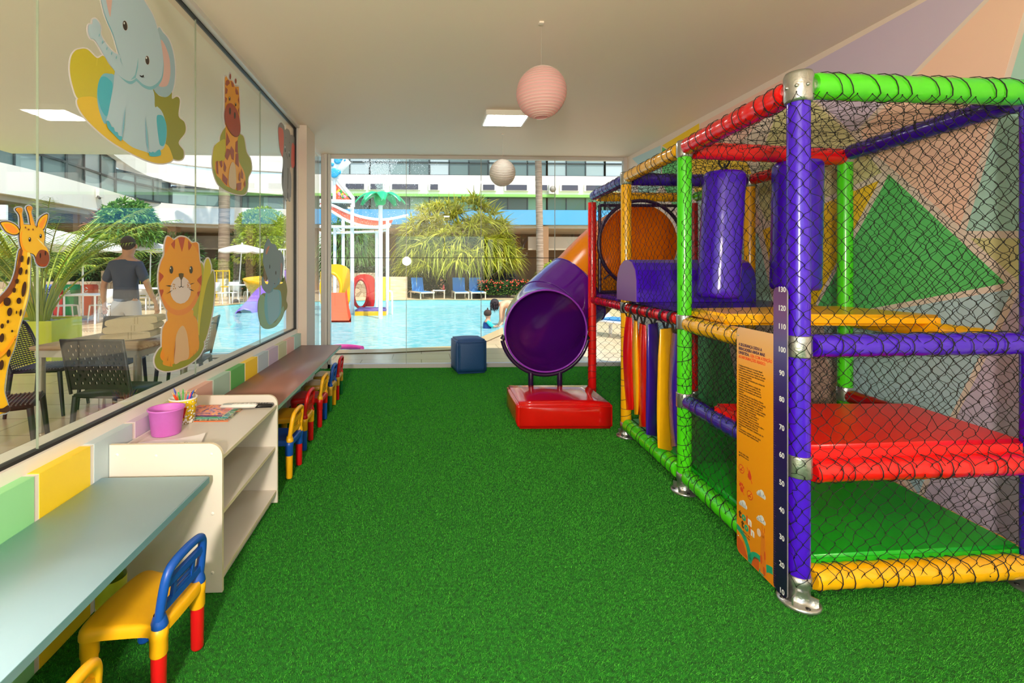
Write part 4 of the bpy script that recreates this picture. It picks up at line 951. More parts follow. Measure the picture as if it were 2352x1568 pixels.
g.poly([(215, 62), (272, 100), (240, 145), (182, 250), (185, 130)], (236, 144, 30)); g.poly([(478, 140), (538, 138), (548, 250), (520, 190)], (232, 140, 32))
for p in ([(322, 75), (358, 66), (400, 74), (382, 170), (366, 230), (345, 160)], [(245, 145), (290, 95), (291, 150), (283, 202), (262, 175)], [(433, 103), (475, 152), (458, 190), (440, 214), (434, 180)], [(117, 448), (160, 482), (166, 500), (118, 568)], [(119, 642), (163, 640), (164, 664), (138, 725)], [(582, 478), (535, 528), (532, 545), (578, 600)], [(566, 655), (534, 668), (532, 680), (545, 722)]): g.poly(p, TR, False)
g.el(350, 645, 115, 150, (224, 208, 204)); g.poly([(330, 466), (356, 460), (383, 466), (382, 495), (362, 535), (352, 535), (330, 495)], (92, 72, 30), False); g.poly([(353, 530), (361, 530), (361, 600), (353, 600)], (70, 56, 30), False)
g.poly([(320, 600), (338, 612), (356, 598), (374, 612), (391, 596), (376, 620), (357, 610), (338, 622)], (52, 40, 34), False)
for c_ in ((248, 424, 20, 43), (464, 425, 18, 40)): g.el(*c_, (62, 52, 36)); g.el(c_[0] - 10, c_[1] - 16, 6, 10, (232, 232, 230))
for p in ([(184, 597), (225, 593), (262, 603), (225, 608)], [(192, 688), (235, 658), (262, 643), (235, 668)], [(443, 590), (470, 572), (503, 567), (475, 580)], [(438, 628), (470, 640), (497, 658), (462, 650)]): g.poly(p, (50, 38, 30), False)
for c_ in ((266, 583), (282, 586), (274, 606), (288, 628), (268, 632), (428, 567), (443, 570), (421, 590), (434, 596), (425, 612), (446, 618)): g.el(c_[0], c_[1], 5, 8, (206, 140, 60))
for p in ([(290, 1165), (286, 1300), (270, 1450), (278, 1300)], [(430, 1120), (440, 1240), (452, 1380), (444, 1300)], [(208, 1360), (204, 1415), (197, 1415)], [(237, 1415), (234, 1478), (229, 1478)], [(482, 1325), (488, 1368), (484, 1368)], [(513, 1290), (520, 1325), (515, 1325)]): g.poly(p, (168, 92, 24), False)
g.done('orange striped tiger cub sticker with green leaves low on the left window')

g = Sticker(0, 440, 3.0143)
bd = [(140, 395), (205, 425), (205, 560), (197, 700), (165, 830), (125, 960), (95, 1080), (60, 1170), (36, 1280), (26, 1380), (50, 1470), (60, 1512), (20, 1532), (-60, 1500), (-140, 1000), (-80, 800), (-10, 740), (60, 660), (100, 570), (120, 460)]
hg = [(135, 262), (160, 228), (250, 240), (290, 262), (305, 312), (300, 360), (328, 405), (335, 470), (312, 515), (262, 506), (235, 440), (200, 422), (150, 398), (132, 330)]
h1 = [(105, 125), (118, 112), (145, 114), (152, 130), (147, 160), (162, 245), (138, 245), (132, 165)]; h2 = [(180, 112), (200, 100), (218, 118), (213, 150), (238, 240), (212, 244), (196, 160)]
e1_ = [(0, 214), (30, 207), (70, 212), (112, 236), (136, 275), (118, 296), (85, 298), (40, 278), (12, 240)]; e2_ = [(256, 235), (270, 190), (300, 163), (328, 155), (325, 195), (302, 258), (275, 264)]
for p in (bd, hg, h1, h2, e1_, e2_): g.backing(p, (176, 184, 206), out=3.4)
OL = (72, 44, 26); YG, OG = (244, 188, 30), (246, 160, 30)
for p in (bd, hg, h1, h2, e1_, e2_): g.poly(p, OL, out=.8)
for p in (e1_, e2_): g.poly([((q[0] - sum(a[0] for a in p) / len(p)) * .93 + sum(a[0] for a in p) / len(p), (q[1] - sum(a[1] for a in p) / len(p)) * .93 + sum(a[1] for a in p) / len(p)) for q in p], YG)
g.poly([(22, 226), (60, 222), (100, 245), (122, 278), (85, 290), (45, 262)], (248, 152, 48)); g.poly([(266, 240), (282, 205), (312, 172), (308, 210), (288, 252)], (248, 152, 48))
g.poly(bd, YG); g.poly([(185, 430), (205, 430), (204, 560), (195, 700), (160, 830), (120, 970), (90, 1080), (118, 960), (150, 820), (180, 690), (190, 560)], (250, 224, 110))
g.poly([(145, 400), (160, 420), (130, 560), (90, 680), (40, 760), (0, 800), (10, 760), (80, 660), (120, 540)], OG)
g.poly([(136, 395), (150, 402), (150, 430), (118, 600), (85, 690), (20, 755), (-20, 790), (-20, 745), (60, 655), (105, 545), (122, 460)], (134, 74, 38)); g.poly(h1, (240, 168, 40)); g.poly(h2, (240, 168, 40)); g.poly(hg, (238, 184, 46)); g.poly([(135, 300), (150, 270), (145, 330), (165, 395), (200, 422), (150, 398), (132, 340)], OG)
for p in (h1, h2): cx_ = sum(q[0] for q in p[:4]) / 4; g.el(cx_, 130 if p is h1 else 116, 17, 17, (214, 142, 36))
g.poly([(262, 412), (292, 402), (325, 420), (336, 470), (312, 514), (264, 505), (240, 465)], (136, 70, 40)); g.poly([(240, 475), (270, 500), (312, 500), (330, 480), (312, 516), (262, 508)], (160, 66, 30))
for c_ in ((273, 442, 5, 18), (308, 426, 5, 16)): g.el(*c_, (48, 26, 20))
for c_ in ((199, 331, 9, 16), (274, 307, 8, 15)): g.el(*c_, (46, 30, 24)); g.el(c_[0] - 2, c_[1] - 6, 3, 5, (240, 240, 240))
g.poly([(246, 320), (285, 350), (307, 385), (300, 380), (270, 350)], (240, 226, 160), False)
for c_ in ((168, 248, 5, 7), (190, 262, 7, 7), (220, 262, 6, 7), (245, 243, 5, 7)): g.el(*c_, (150, 92, 36))
for c_ in ((142, 465, 11, 24), (187, 478, 9, 30), (133, 550, 13, 28), (172, 555, 7, 18), (108, 620, 12, 18), (155, 675, 15, 54), (88, 682, 12, 18), (120, 755, 17, 22), (38, 762, 26, 30), (55, 832, 18, 30), (131, 838, 8, 25), (102, 835, 5, 12), (42, 900, 9, 13), (2, 930, 12, 18), (0, 1012, 16, 32), (90, 1015, 6, 16), (47, 1118, 14, 27), (-4, 1200, 16, 36), (70, 965, 8, 9)): g.el(*c_, (66, 36, 18), .15)
g.poly([(-40, 1100), (0, 1110), (60, 1040), (100, 990), (96, 1010), (30, 1110), (-40, 1160)], OG); g.poly([(-60, 1502), (0, 1500), (38, 1478), (52, 1490), (58, 1512), (20, 1530), (-60, 1515)], (58, 34, 22))
g.done('tall standing giraffe sticker at the left edge of the window')

# small stickers on the side glass door, seen edge-on
for (pts, rgb, rgb2, lab) in (([(738, 598), (741.5, 596), (743, 612), (742.6, 640), (740, 655), (737, 652), (736.5, 625)], (120, 146, 160), (128, 126, 40), 'narrow blue elephant sticker on the side glass door beside the white column'),):
    P = crom([Vector((*p, 0)) for p in pts], 4); W = [PX(min(p.x, 741.5), p.y, WX + .005) for p in P]; mb = MB()
    mb.prism([(min(q.y, 6.4), q.z) for q in W], lambda a, b, h: (h, a, b), WX + .0045, WX + .0055, smat(rgb)); tag(mb.build('window_sticker'), lab, 'window sticker')

# ------------------------------------------------------------------ counters along the wall
def counter(y0, y1, z, top, edge, label):
    t = thing('wall_counter', label, 'counter', (LX + .22, (y0 + y1) / 2, z - .03), 0)
    x1 = -.878
    MB().rbox((LX + .001, y0, z - .03), (x1, y1, z), .003, top, 2).build('top', t)
    MB().box((x1 - .0005, y0 + .003, z - .027), (x1 + .0012, y1 - .003, z - .003), edge).box((LX + .002, y1 - .001, z - .027), (x1 - .003, y1 + .001, z - .003), edge).build('edge_band', t)
    br = M('bracket_grey', (206, 204, 196), .5)
    for yy in np.arange(y0 + .55, y1, 1.15):
        MB().prism([(LX + .001, z - .03), (LX + .27, z - .03), (LX + .25, z - .06), (LX + .05, z - .30), (LX + .001, z - .30)], lambda a, b, h: (a, h, b), yy, yy + .018, br).build('bracket', t, fix=True)
counter(.2, 1.985, .52, M('pale_blue_laminate', (170, 208, 226), .42, bump=.05, bscale=30), M('blue_edge', (110, 154, 166), .5), 'pale blue wall counter in the near left corner')
counter(2.83, 5.20, .54, M('brown_laminate', (146, 102, 90), .38, bump=.04, bscale=60, var=(152, 110, 96), vscale=300), M('mint_edge', (158, 196, 186), .5), 'long brown laminate wall counter beyond the white shelf unit')

# ------------------------------------------------------------------ white shelf unit
SW = M('white_melamine', (216, 210, 200), .4, bump=.05, bscale=30); SE = M('melamine_edge', (226, 214, 186), .5)
ya, yb, xa, xb, zt = 2.03, 2.81, -1.312, -.845, .637
su = thing('shelf_unit', 'low white open shelf unit between the blue and the brown counters', 'shelf unit', ((xa + xb) / 2, (ya + yb) / 2, 0))
def sidep(y0):
    r = .055; pts = [(xa, .005), (xb, .005), (xb, zt - r)] + [(xb - r + r * math.cos(a), zt - r + r * math.sin(a)) for a in np.linspace(0, PI / 2, 9)][1:] + [(xa, zt)]
    o = MB().prism(pts, lambda a, b, h: (a, h, b), y0, y0 + .016, SW, SE).build('side_panel', su, fix=True); return o
p1 = sidep(ya); p2_ = sidep(yb - .016)
mb = MB()
for x, z in ((-1.28, .595), (-1.12, .588), (-.89, .592), (-.885, .34), (-.885, .09), (-1.28, .34)): mb.lathe([(.007, 0), (.0065, .0012), (.001, .0016)], (x, ya, z), M('screw_cap', (240, 236, 226), .4), 12, Matrix.Rotation(PI / 2, 3, 'X'))
mb.build('screw_cap', p1)
for nm, z, x1 in (('top_board', .58, xb - .004), ('shelf', .335, xb - .012), ('shelf', .08, xb - .006)):
    MB().box((xa + .01, ya + .016, z - .016), (x1, yb - .016, z), SW).box((x1, ya + .016, z - .016), (x1 + .0015, yb - .016, z), SE).build(nm, su)
MB().box((xa, ya + .016, .0), (xa + .01, yb - .016, .60), SW).build('back_panel', su)
MB().box((xb - .05, ya + .016, .003), (xb - .035, yb - .016, .064), SW).build('plinth', su)
ST = .58
# bucket
bx, by = -1.236, 2.33
t = thing('bucket', 'pink plastic bucket with a dirty rim on the white shelf unit', 'bucket', (bx, by, ST))
PK = M('pink_plastic', (206, 112, 206), .4, var=(196, 100, 190), vscale=8, bump=.05)
MB().lathe([(.001, .003), (.058, .003), (.061, 0), (.064, .004), (.076, .118), (.081, .12), (.082, .126), (.077, .127), (.073, .122), (.062, .01), (.001, .008)], (bx, by, ST), PK, 40).build('bucket_body', t)
# popcorn cup with pens
cx, cy = -1.240, 2.50
t = thing('popcorn_cup', 'yellow popcorn cup with white rim printed with popcorn, holding colouring pens', 'cup', (cx, cy, ST))
mb = MB(); CYL = M('cup_yellow', (250, 214, 20), .45); CW = M('cup_white', (236, 232, 224), .5)
mb.lathe([(.001, .002), (.05, .002), (.052, 0), (.066, .122)], (cx, cy, ST), CYL, 36); mb.lathe([(.066, .122), (.068, .124), (.068, .13), (.064, .13), (.05, .01), (.001, .008)], (cx, cy, ST), CW, 36)
mb.build('cup_body', t)
mb = MB()
def oncup(a, z, dr=.0006): r = .052 + (.014) * z / .122 + dr; return Vector((cx + r * math.cos(a), cy + r * math.sin(a), ST + z))
def patch(a, z, ra, rz, mat, dr):
    n = 10; mb.add([oncup(a, z, dr)] + [oncup(a + ra / .058 * math.cos(q), z + rz * math.sin(q), dr) for q in [2 * PI * k_ / n for k_ in range(n)]], [(0, k_ + 1, (k_ + 1) % n + 1) for k_ in range(n)], mat)
PD = M('popcorn_outline', (96, 70, 30), .6)
for k_ in range(330):
    a = random.uniform(0, 2 * PI); z = random.random() ** 1.7 * .05 + .004 if random.random() < .75 else random.uniform(.06, .118)
    if -1.95 < a - 2 * PI * round(a / (2 * PI)) + 0 < -.95 and .035 < z < .1: continue
    r_ = random.uniform(.0035, .006); patch(a, z, r_ + .0009, r_ + .0009, PD, .0005 + k_ * 1e-6); patch(a + .01, z + .0006, r_, r_, CW, .0008 + k_ * 1e-6)
mb.build('popcorn_print', t)
RDm, WTm = M('pop_red', (176, 20, 30), .5), M('pop_white', (232, 228, 226), .5)
aa = -1.30; rad = Vector((math.cos(aa), math.sin(aa), 0)); tan_ = Vector((-math.sin(aa), math.cos(aa), 0)); up_ = Vector((0, 0, 1))
MB().obox(oncup(aa, .062, .0008) + tan_ * .0, tan_ * .021, (up_ + tan_ * .25).normalized() * .027, rad * .0025, RDm).build('pop_badge', t)
text('P', .045, WTm, t, oncup(aa, .046, .0036) - tan_ * .0175, tan_, up_, 'pop_lettering', .0003, bold=.0012, sx=.7); text('o', .036, WTm, t, oncup(aa, .046, .0036) - tan_ * .001, tan_, up_, 'pop_lettering', .0003, bold=.001, sx=.6); text('p', .036, WTm, t, oncup(aa, .046, .0036) + tan_ * .0095, tan_, up_, 'pop_lettering', .0003, bold=.001, sx=.6)
pens = [((232, 60, 40), -1.9, .032), ((240, 90, 30), -2.4, .03), ((40, 60, 170), -2.9, .02), ((60, 190, 60), 2.6, .02), ((50, 160, 50), 2.0, .018), ((190, 100, 70), 1.6, .02), ((210, 50, 40), 1.1, .026), ((240, 190, 30), .5, .01), ((40, 40, 46), .3, .02), ((60, 110, 200), 0, .03), ((230, 60, 150), -.4, .028), ((240, 100, 40), .0, .022), ((40, 90, 190), -.2, .036), ((26, 26, 32), .2, .038), ((50, 130, 220), -.7, .03), ((240, 190, 40), -2.7, .008)]
for k_, (rgb, a, r0) in enumerate(pens):
    top = Vector((cx + (r0 + .026) * math.cos(a), cy + (r0 + .02) * math.sin(a), ST + random.uniform(.145, .182))); bot = Vector((cx - r0 * .6 * math.cos(a), cy - r0 * .6 * math.sin(a), ST + .012)); d_ = (top - bot).normalized()
    cn = {(232, 60, 40): 'red', (240, 90, 30): 'orange', (40, 60, 170): 'navy', (60, 190, 60): 'bright green', (50, 160, 50): 'green', (190, 100, 70): 'brown', (210, 50, 40): 'dark red', (240, 190, 30): 'yellow', (40, 40, 46): 'charcoal', (60, 110, 200): 'blue', (230, 60, 150): 'pink', (240, 100, 40): 'light orange', (40, 90, 190): 'dark blue', (26, 26, 32): 'black', (50, 130, 220): 'light blue', (240, 190, 40): 'amber'}[rgb]
    pe = MB().tube([bot, top - d_ * .018], .0038, M('pen_%d' % k_, rgb, .35), 8).build('colouring_pencil'); tag(pe, '%s colouring pencil standing in the popcorn cup' % cn, 'pencil', 'pencils in the popcorn cup')
    MB().tube([top - d_ * .018, top - d_ * .006, top], [.0038, .002, .0006], M('pencil_wood', (214, 170, 120), .6) if k_ % 2 else MATS['pen_%d' % k_], 8).build('pencil_tip', pe)
# colouring books
def book(x, y, z, w_, d_, h, rz, cols, label, seed):
    t = thing('colouring_book', label, 'book', (x, y, z), rz, 'colouring books stacked on the shelf unit')
    MB().box((-w_ / 2, -d_ / 2, .0006), (w_ / 2 - .001, d_ / 2, h - .0006), M('book_pages', (234, 230, 220), .7)).build('pages', t, local=True)
    m = bpy.data.materials.new('cover_art_%d' % seed); m.use_nodes = True; n = m.node_tree.nodes; l = m.node_tree.links
    tc = n.new('ShaderNodeTexCoord'); nz = n.new('ShaderNodeTexNoise'); nz.inputs['Scale'].default_value = 16; nz.inputs['Detail'].default_value = 2; nz.inputs['Distortion'].default_value = 1.5
    mpn = n.new('ShaderNodeMapping'); mpn.inputs['Location'].default_value = (seed, seed * 2, 0)
    r = n.new('ShaderNodeValToRGB'); r.color_ramp.interpolation = 'CONSTANT'
    while len(r.color_ramp.elements) < len(cols): r.color_ramp.elements.new(.5)
    for i, (e_, c) in enumerate(zip(r.color_ramp.elements, cols)): e_.position = .3 + .4 * i / len(cols) if i else 0; e_.color = (*lin(c), 1)
    l.new(tc.outputs['Object'], mpn.inputs[0]); l.new(mpn.outputs[0], nz.inputs['Vector']); l.new(nz.outputs['Fac'], r.inputs[0]); l.new(r.outputs[0], n['Principled BSDF'].inputs['Base Color']); n['Principled BSDF'].inputs['Roughness'].default_value = .3
    MB().box((-w_ / 2 - .001, -d_ / 2 - .001, h - .0006), (w_ / 2, d_ / 2 + .001, h), m).box((-w_ / 2 - .001, -d_ / 2 - .001, 0), (w_ / 2, d_ / 2 + .001, .0006), m).box((-w_ / 2, -d_ / 2 - .001, .0), (w_ / 2, -d_ / 2, h), M('spine_%d' % seed, cols[0], .4)).build('cover', t, local=True)
book(-1.145, 2.60, ST, .27, .20, .005, 0, [(236, 104, 30), (60, 60, 50), (200, 196, 160), (150, 150, 90), (70, 60, 40)], 'orange edged colouring book at the bottom of the pile', 3)
book(-1.16, 2.625, ST + .005, .26, .18, .004, .03, [(40, 160, 160), (60, 170, 60), (40, 120, 150), (180, 200, 190), (90, 190, 70)], 'teal and green colouring book in the middle of the pile', 5)
book(-1.17, 2.655, ST + .009, .22, .19, .006, -.04, [(90, 50, 110), (240, 110, 90), (250, 170, 50), (240, 130, 130), (180, 130, 170), (120, 60, 110)], 'pink and orange colouring book on top of the pile', 8)
t = thing('remote_control', 'white remote control lying across the colouring books', 'remote control', (-1.03, 2.70, ST + .015), .04)
MB().rbox((-.098, -.026, 0), (.098, .026, .019), .007, M('remote_white', (236, 234, 230), .35), 3).build('casing', t, local=True)
mb = MB(); [mb.rbox((-.02 + i * .022, -.012 + j * .013, .0185), (-.008 + i * .022, -.004 + j * .013, .0215), .0015, M('button_white', (246, 246, 242), .4), 2) for i in range(5) for j in range(2)]; mb.build('buttons', t, local=True)
MB().box((-.085, -.017, .0188), (-.035, .017, .0194), M('lcd_grey', (170, 176, 172), .2)).build('display', t, local=True)
t = thing('remote_control', 'black remote control behind the white one on the shelf unit', 'remote control', (-.945, 2.757, ST), .02)
MB().rbox((-.10, -.024, 0), (.085, .024, .018), .004, M('remote_black', (24, 24, 26), .3), 3).build('casing', t, local=True)
mb = MB(); [mb.rbox((-.05 + i * .016, -.014 + j * .012, .0175), (-.041 + i * .016, -.006 + j * .012, .0195), .001, M('button_dark', (60, 60, 64), .5), 2) for i in range(7) for j in range(3)]; mb.build('buttons', t, local=True)
# paper with drawing
t = thing('paper_sheet', 'white sheet with a line drawing lying on the shelf unit beside the bucket', 'paper', (-1.14, 2.16, ST + .0004), .25)
vs = []; N = 8
for j in range(N + 1):
    for i in range(N + 1):
        x = -.14 + .28 * i / N; y = -.10 + .19 * j / N; z = .018 * max(0, (i / N - .6) / .4) ** 2 * (j / N) + .004 * math.sin(i * .8) ** 2
        vs.append((x, y, z))
MB().add(vs, [(j * (N + 1) + i, j * (N + 1) + i + 1, (j + 1) * (N + 1) + i + 1, (j + 1) * (N + 1) + i) for j in range(N) for i in range(N)], M('white_sheet', (240, 238, 240), .7), True).build('sheet', t, local=True)
mb = MB(); ik = M('drawing_ink', (30, 30, 34), .6)
mb.tube([(-.05 + .01 * i, .012 + .006 * math.sin(i * 2.2), .0055) for i in range(14)], .0009, ik, 4); mb.tube([(-.045, -.03, .0055), (-.045, .0, .0055), (.055, .0, .0055), (.06, -.03, .0055)], .0012, ik, 4)
mb.box((-.044, -.03, .0048), (.054, -.002, .0051), M('drawing_blue', (150, 190, 224), .6)); mb.build('drawing', t, local=True)
# bottle under the counter
bx, by = -1.175, 1.83
t = thing('bottle', 'clear plastic bottle with a yellow label on the grass under the pale blue counter', 'bottle', (bx, by, .012))
CP_ = glass_mat('clear_plastic', (.86, .92, .84), 1.4, .05)
MB().lathe([(.001, .0), (.045, .0), (.05, .01), (.05, .205), (.046, .235), (.022, .27), (.014, .28), (.014, .295)], (bx, by, .012), CP_, 28).build('bottle_body', t)
MB().lathe([(.0507, .105), (.0507, .20)], (bx, by, .012), M('label_yellow', (206, 206, 60), .45), 28).build('label', t)
MB().lathe([(.0507, .06), (.0507, .105)], (bx, by, .012), M('label_white', (226, 226, 214), .45), 28).build('label', t)
MB().lathe([(.016, .292), (.016, .312), (.001, .313)], (bx, by, .012), M('cap_yellow', (230, 200, 40), .4), 16).build('cap', t)
q = Vector((.62, -.78, 0)); q2 = Vector((.78, .62, 0)); text('DELTA', .026, M('label_black', (20, 20, 20), .5), t, Vector((bx, by, .012)) + q * .0515 - q2 * .036 + Vector((0, 0, .072)), q2, (0, 0, 1), 'label_lettering', .0003, bold=.0012)

# ------------------------------------------------------------------ children's chairs
PC = {'yellow': M('plastic_yellow', (240, 178, 20), .38), 'red': M('plastic_red', (206, 18, 22), .38), 'blue': M('plastic_blue', (20, 78, 170), .38), 'green': M('plastic_green', (20, 104, 50), .38), 'ochre': M('plastic_ochre', (206, 158, 50), .38)}
LXY = [(.104, -.106), (.104, .106), (-.11, -.125), (-.11, .125)]      # back near, back far, front near, front far
CM = {}
def chair_parts():
    # seat
    mb = MB(); top = [(.128, -.085), (.128, .085), (.11, .128), (.06, .128), (-.05, .142), (-.115, .155), (-.142, .12), (-.15, 0), (-.142, -.12), (-.115, -.155), (-.05, -.142), (.06, -.128), (.11, -.128)]
    o = [Vector((p[0], p[1], 0)) for p in top]; o = crom(o, 4)
    lay = [(1.0, .222), (1.0, .236), (.985, .248), (.955, .256), (.88, .258), (.5, .253), (.02, .252)]
    vs = [(p.x * s_, p.y * s_, z + (.004 * (p.x / .13) if s_ > .9 else 0)) for s_, z in lay for p in o]; n = len(o)
    mb.add(vs, [(i * n + k_, i * n + (k_ + 1) % n, (i + 1) * n + (k_ + 1) % n, (i + 1) * n + k_) for i in range(len(lay) - 1) for k_ in range(n)], 0, True)
    mb.add(vs[:n], [tuple(range(n))[::-1]], 0); mb.add(vs[-n:], [tuple(range(n))], 0)
    for (x, y) in LXY: mb.lathe([(.0245, .158), (.0265, .162), (.0265, .212), (.028, .216), (.028, .243), (.02, .25)], (x, y, 0), 0, 18)
    CM['seat'] = mb
    for k_, (x, y) in enumerate(LXY):
        CM['leg%d' % k_] = MB().lathe([(.001, .008), (.019, .008), (.0215, .014), (.0235, .17), (.0235, .18)], (x, y, 0), 0, 18)
    # backrest: frame leaning outward with openings
    mb = MB(); b0, lean = .106, .30
    def bp(y, z, dx_=0): return Vector((b0 + lean * (z - .25) * .45 + dx_, y, z))
    fr = [bp(-.112, .252), bp(-.112, .30), bp(-.108, .36), bp(-.098, .405), bp(-.07, .425), bp(0, .432), bp(.07, .425), bp(.098, .405), bp(.108, .36), bp(.112, .30), bp(.112, .252)]
    fr2 = crom(fr, 4, closed=False)
    mb.tube(fr2, .0145, 0, 12)
    for z in (.298, .372): mb.obox(bp(0, z), (0, .10, 0), (.008, 0, 0), (0, 0, .011), 0)
    for y in (-.052, .052): mb.obox(bp(y, .335), (0, .007, 0), (.006, 0, 0), (.005, 0, .036), 0)
    for z in (.316, .334, .352): mb.obox(bp(0, z), (0, .05, 0), (.004, 0, 0), (0, 0, .003), 0)
    for y in (-.106, .106): mb.lathe([(.024, .246), (.026, .25), (.024, .262), (.017, .285)], (bp(y, .252).x, y, 0), 0, 16)
    CM['backrest'] = mb
chair_parts()
MESHC = {}
def cmesh(key, mat):
    k_ = (key, mat.name)
    if k_ not in MESHC:
        mb = CM[key]; mb.mats = [mat]; MESHC[k_] = None
        o = mb.build(key.rstrip('0123')); MESHC[k_] = o.data; bpy.data.objects.remove(o)
    return MESHC[k_]
def kchair(x, y, rz, seat, back, legs, label):
    t = thing('child_chair', label, 'chair', (x, y, .0), rz, 'small plastic chairs along the wall counters')
    for key, col in [('seat', seat), ('backrest', back)] + [('leg%d' % i, c) for i, c in enumerate(legs)]:
        o = bpy.data.objects.new(key.rstrip('0123'), cmesh(key, PC[col])); COL.objects.link(o); o.parent = t
kchair(-.925, 1.085, .02, 'yellow', 'yellow', ('red', 'red', 'yellow', 'blue'), 'small plastic chair with a yellow back cut off at the near left corner')
kchair(-.925, 1.64, -.10, 'yellow', 'blue', ('red', 'red', 'yellow', 'blue'), 'small yellow plastic chair with a blue back at the pale blue counter')
kchair(-.965, 3.225, -.04, 'blue', 'yellow', ('yellow', 'red', 'yellow', 'blue'), 'small chair with blue seat and yellow back, nearest the white shelf unit')
kchair(-.99, 3.695, .0, 'yellow', 'red', ('blue', 'red', 'yellow', 'yellow'), 'small chair with yellow seat and red back, second along the brown counter')
kchair(-.985, 4.215, .0, 'red', 'yellow', ('red', 'blue', 'red', 'blue'), 'small chair with red seat and yellow back')
kchair(-.985, 4.665, .0, 'ochre', 'blue', ('green', 'yellow', 'yellow', 'red'), 'small chair with ochre seat and blue back, second from the far end')
kchair(-.985, 5.06, .0, 'ochre', 'red', ('red', 'green', 'yellow', 'blue'), 'small chair with red back at the far end of the brown counter')
# ================================================================== outside
# ------------------------------------------------------------------ ground, pool
TILE = bpy.data.materials.new('travertine_tiles'); TILE.use_nodes = True
n = TILE.node_tree.nodes; l = TILE.node_tree.links; b = n['Principled BSDF']; b.inputs['Roughness'].default_value = .22
tc = n.new('ShaderNodeTexCoord'); mp = n.new('ShaderNodeMapping'); br = n.new('ShaderNodeTexBrick'); mp.inputs['Scale'].default_value = (1, 1, 1)
br.inputs['Color1'].default_value = (*lin((226, 198, 160)), 1); br.inputs['Color2'].default_value = (*lin((214, 184, 144)), 1); br.inputs['Mortar'].default_value = (*lin((178, 150, 116)), 1)
br.inputs['Scale'].default_value = 1.0; br.inputs['Mortar Size'].default_value = .008; br.inputs['Brick Width'].default_value = .9; br.inputs['Row Height'].default_value = .45
l.new(tc.outputs['Object'], mp.inputs[0]); l.new(mp.outputs[0], br.inputs['Vector']); l.new(br.outputs[0], b.inputs['Base Color'])
pool_px = [(438, 818), (476, 702), (560, 696), (760, 690), (1000, 687), (1262, 689), (1236, 708), (1160, 750), (1060, 794), (900, 801), (640, 806)]
POOL = [PZ(u, v, 0.0) for u, v in pool_px]
def flat(poly, z, mat, name, hole=None):
    bm = bmesh.new(); ov = [bm.verts.new((p[0], p[1], z)) for p in poly]; ed = [bm.edges.new((ov[i], ov[(i + 1) % len(ov)])) for i in range(len(ov))]
    if hole:
        hv = [bm.verts.new((p.x, p.y, z)) for p in hole]; ed += [bm.edges.new((hv[i], hv[(i + 1) % len(hv)])) for i in range(len(hv))]
    bmesh.ops.triangle_fill(bm, use_beauty=True, edges=ed)
    for f in bm.faces:
        if f.normal.z < 0: f.normal_flip()
    me = bpy.data.meshes.new(name); bm.to_mesh(me); bm.free(); me.materials.append(mat); o = bpy.data.objects.new(name, me); COL.objects.link(o); return o
PC_ = sum((Vector(p) for p in POOL), Vector()) / len(POOL)
coping = [p + (p - PC_).normalized() * .35 for p in POOL]
# deck made of the ground outside the pool, room floor excluded by level
gd = flat([(-45, -8), (-1.6, -8), (-1.6, FY + .06), (RX + .1, FY + .06), (RX + .1, -8), (45, -8), (45, 45), (-45, 45)], -0.012, TILE, 'floor_patio', POOL); tag(gd, kind=S)
mb = MB(); PW = M('pool_tiles', (92, 206, 216), .35, var=(120, 222, 228), vscale=1.5)
nP = len(POOL)
mb.add([(p.x, p.y, -0.012) for p in POOL] + [(p.x, p.y, -.9) for p in POOL], [(i, (i + 1) % nP, nP + (i + 1) % nP, nP + i) for i in range(nP)] + [tuple(range(nP, 2 * nP))], PW)
tag(mb.build('floor_pool_basin', fix=False), kind=S)
wm = bpy.data.materials.new('pool_water'); wm.use_nodes = True; n = wm.node_tree.nodes; l = wm.node_tree.links; b = n['Principled BSDF']
b.inputs['Roughness'].default_value = .06; tc = n.new('ShaderNodeTexCoord'); mp = n.new('ShaderNodeMapping'); mp.inputs['Scale'].default_value = (1, 2.2, 1)
nz = n.new('ShaderNodeTexNoise'); nz.inputs['Scale'].default_value = 3.2; nz.inputs['Detail'].default_value = 6; nz.inputs['Distortion'].default_value = 1.6; nz.inputs['Roughness'].default_value = .62
rp = n.new('ShaderNodeValToRGB'); rp.color_ramp.elements[0].position = .38; rp.color_ramp.elements[1].position = .66; rp.color_ramp.elements[0].color = (*lin((96, 202, 212)), 1); rp.color_ramp.elements[1].color = (*lin((222, 244, 244)), 1)  # pale ripple glints are painted into the water colour
bp = n.new('ShaderNodeBump'); bp.inputs['Strength'].default_value = .6; bp.inputs['Distance'].default_value = .08
l.new(tc.outputs['Object'], mp.inputs[0]); l.new(mp.outputs[0], nz.inputs['Vector']); l.new(nz.outputs['Fac'], rp.inputs[0]); l.new(rp.outputs[0], b.inputs['Base Color']); l.new(nz.outputs['Fac'], bp.inputs['Height']); l.new(bp.outputs[0], b.inputs['Normal'])
trn = n.new('ShaderNodeBsdfTransparent'); trn.inputs[0].default_value = (.75, .96, .97, 1); mx = n.new('ShaderNodeMixShader'); mx.inputs[0].default_value = .25
l.new(b.outputs[0], mx.inputs[1]); l.new(trn.outputs[0], mx.inputs[2]); l.new(mx.outputs[0], n['Material Output'].inputs[0])
tag(flat([(p.x, p.y) for p in POOL], -.07, wm, 'pool_water'), 'rippling turquoise swimming pool water outside the windows', 'pool water', kind='stuff')
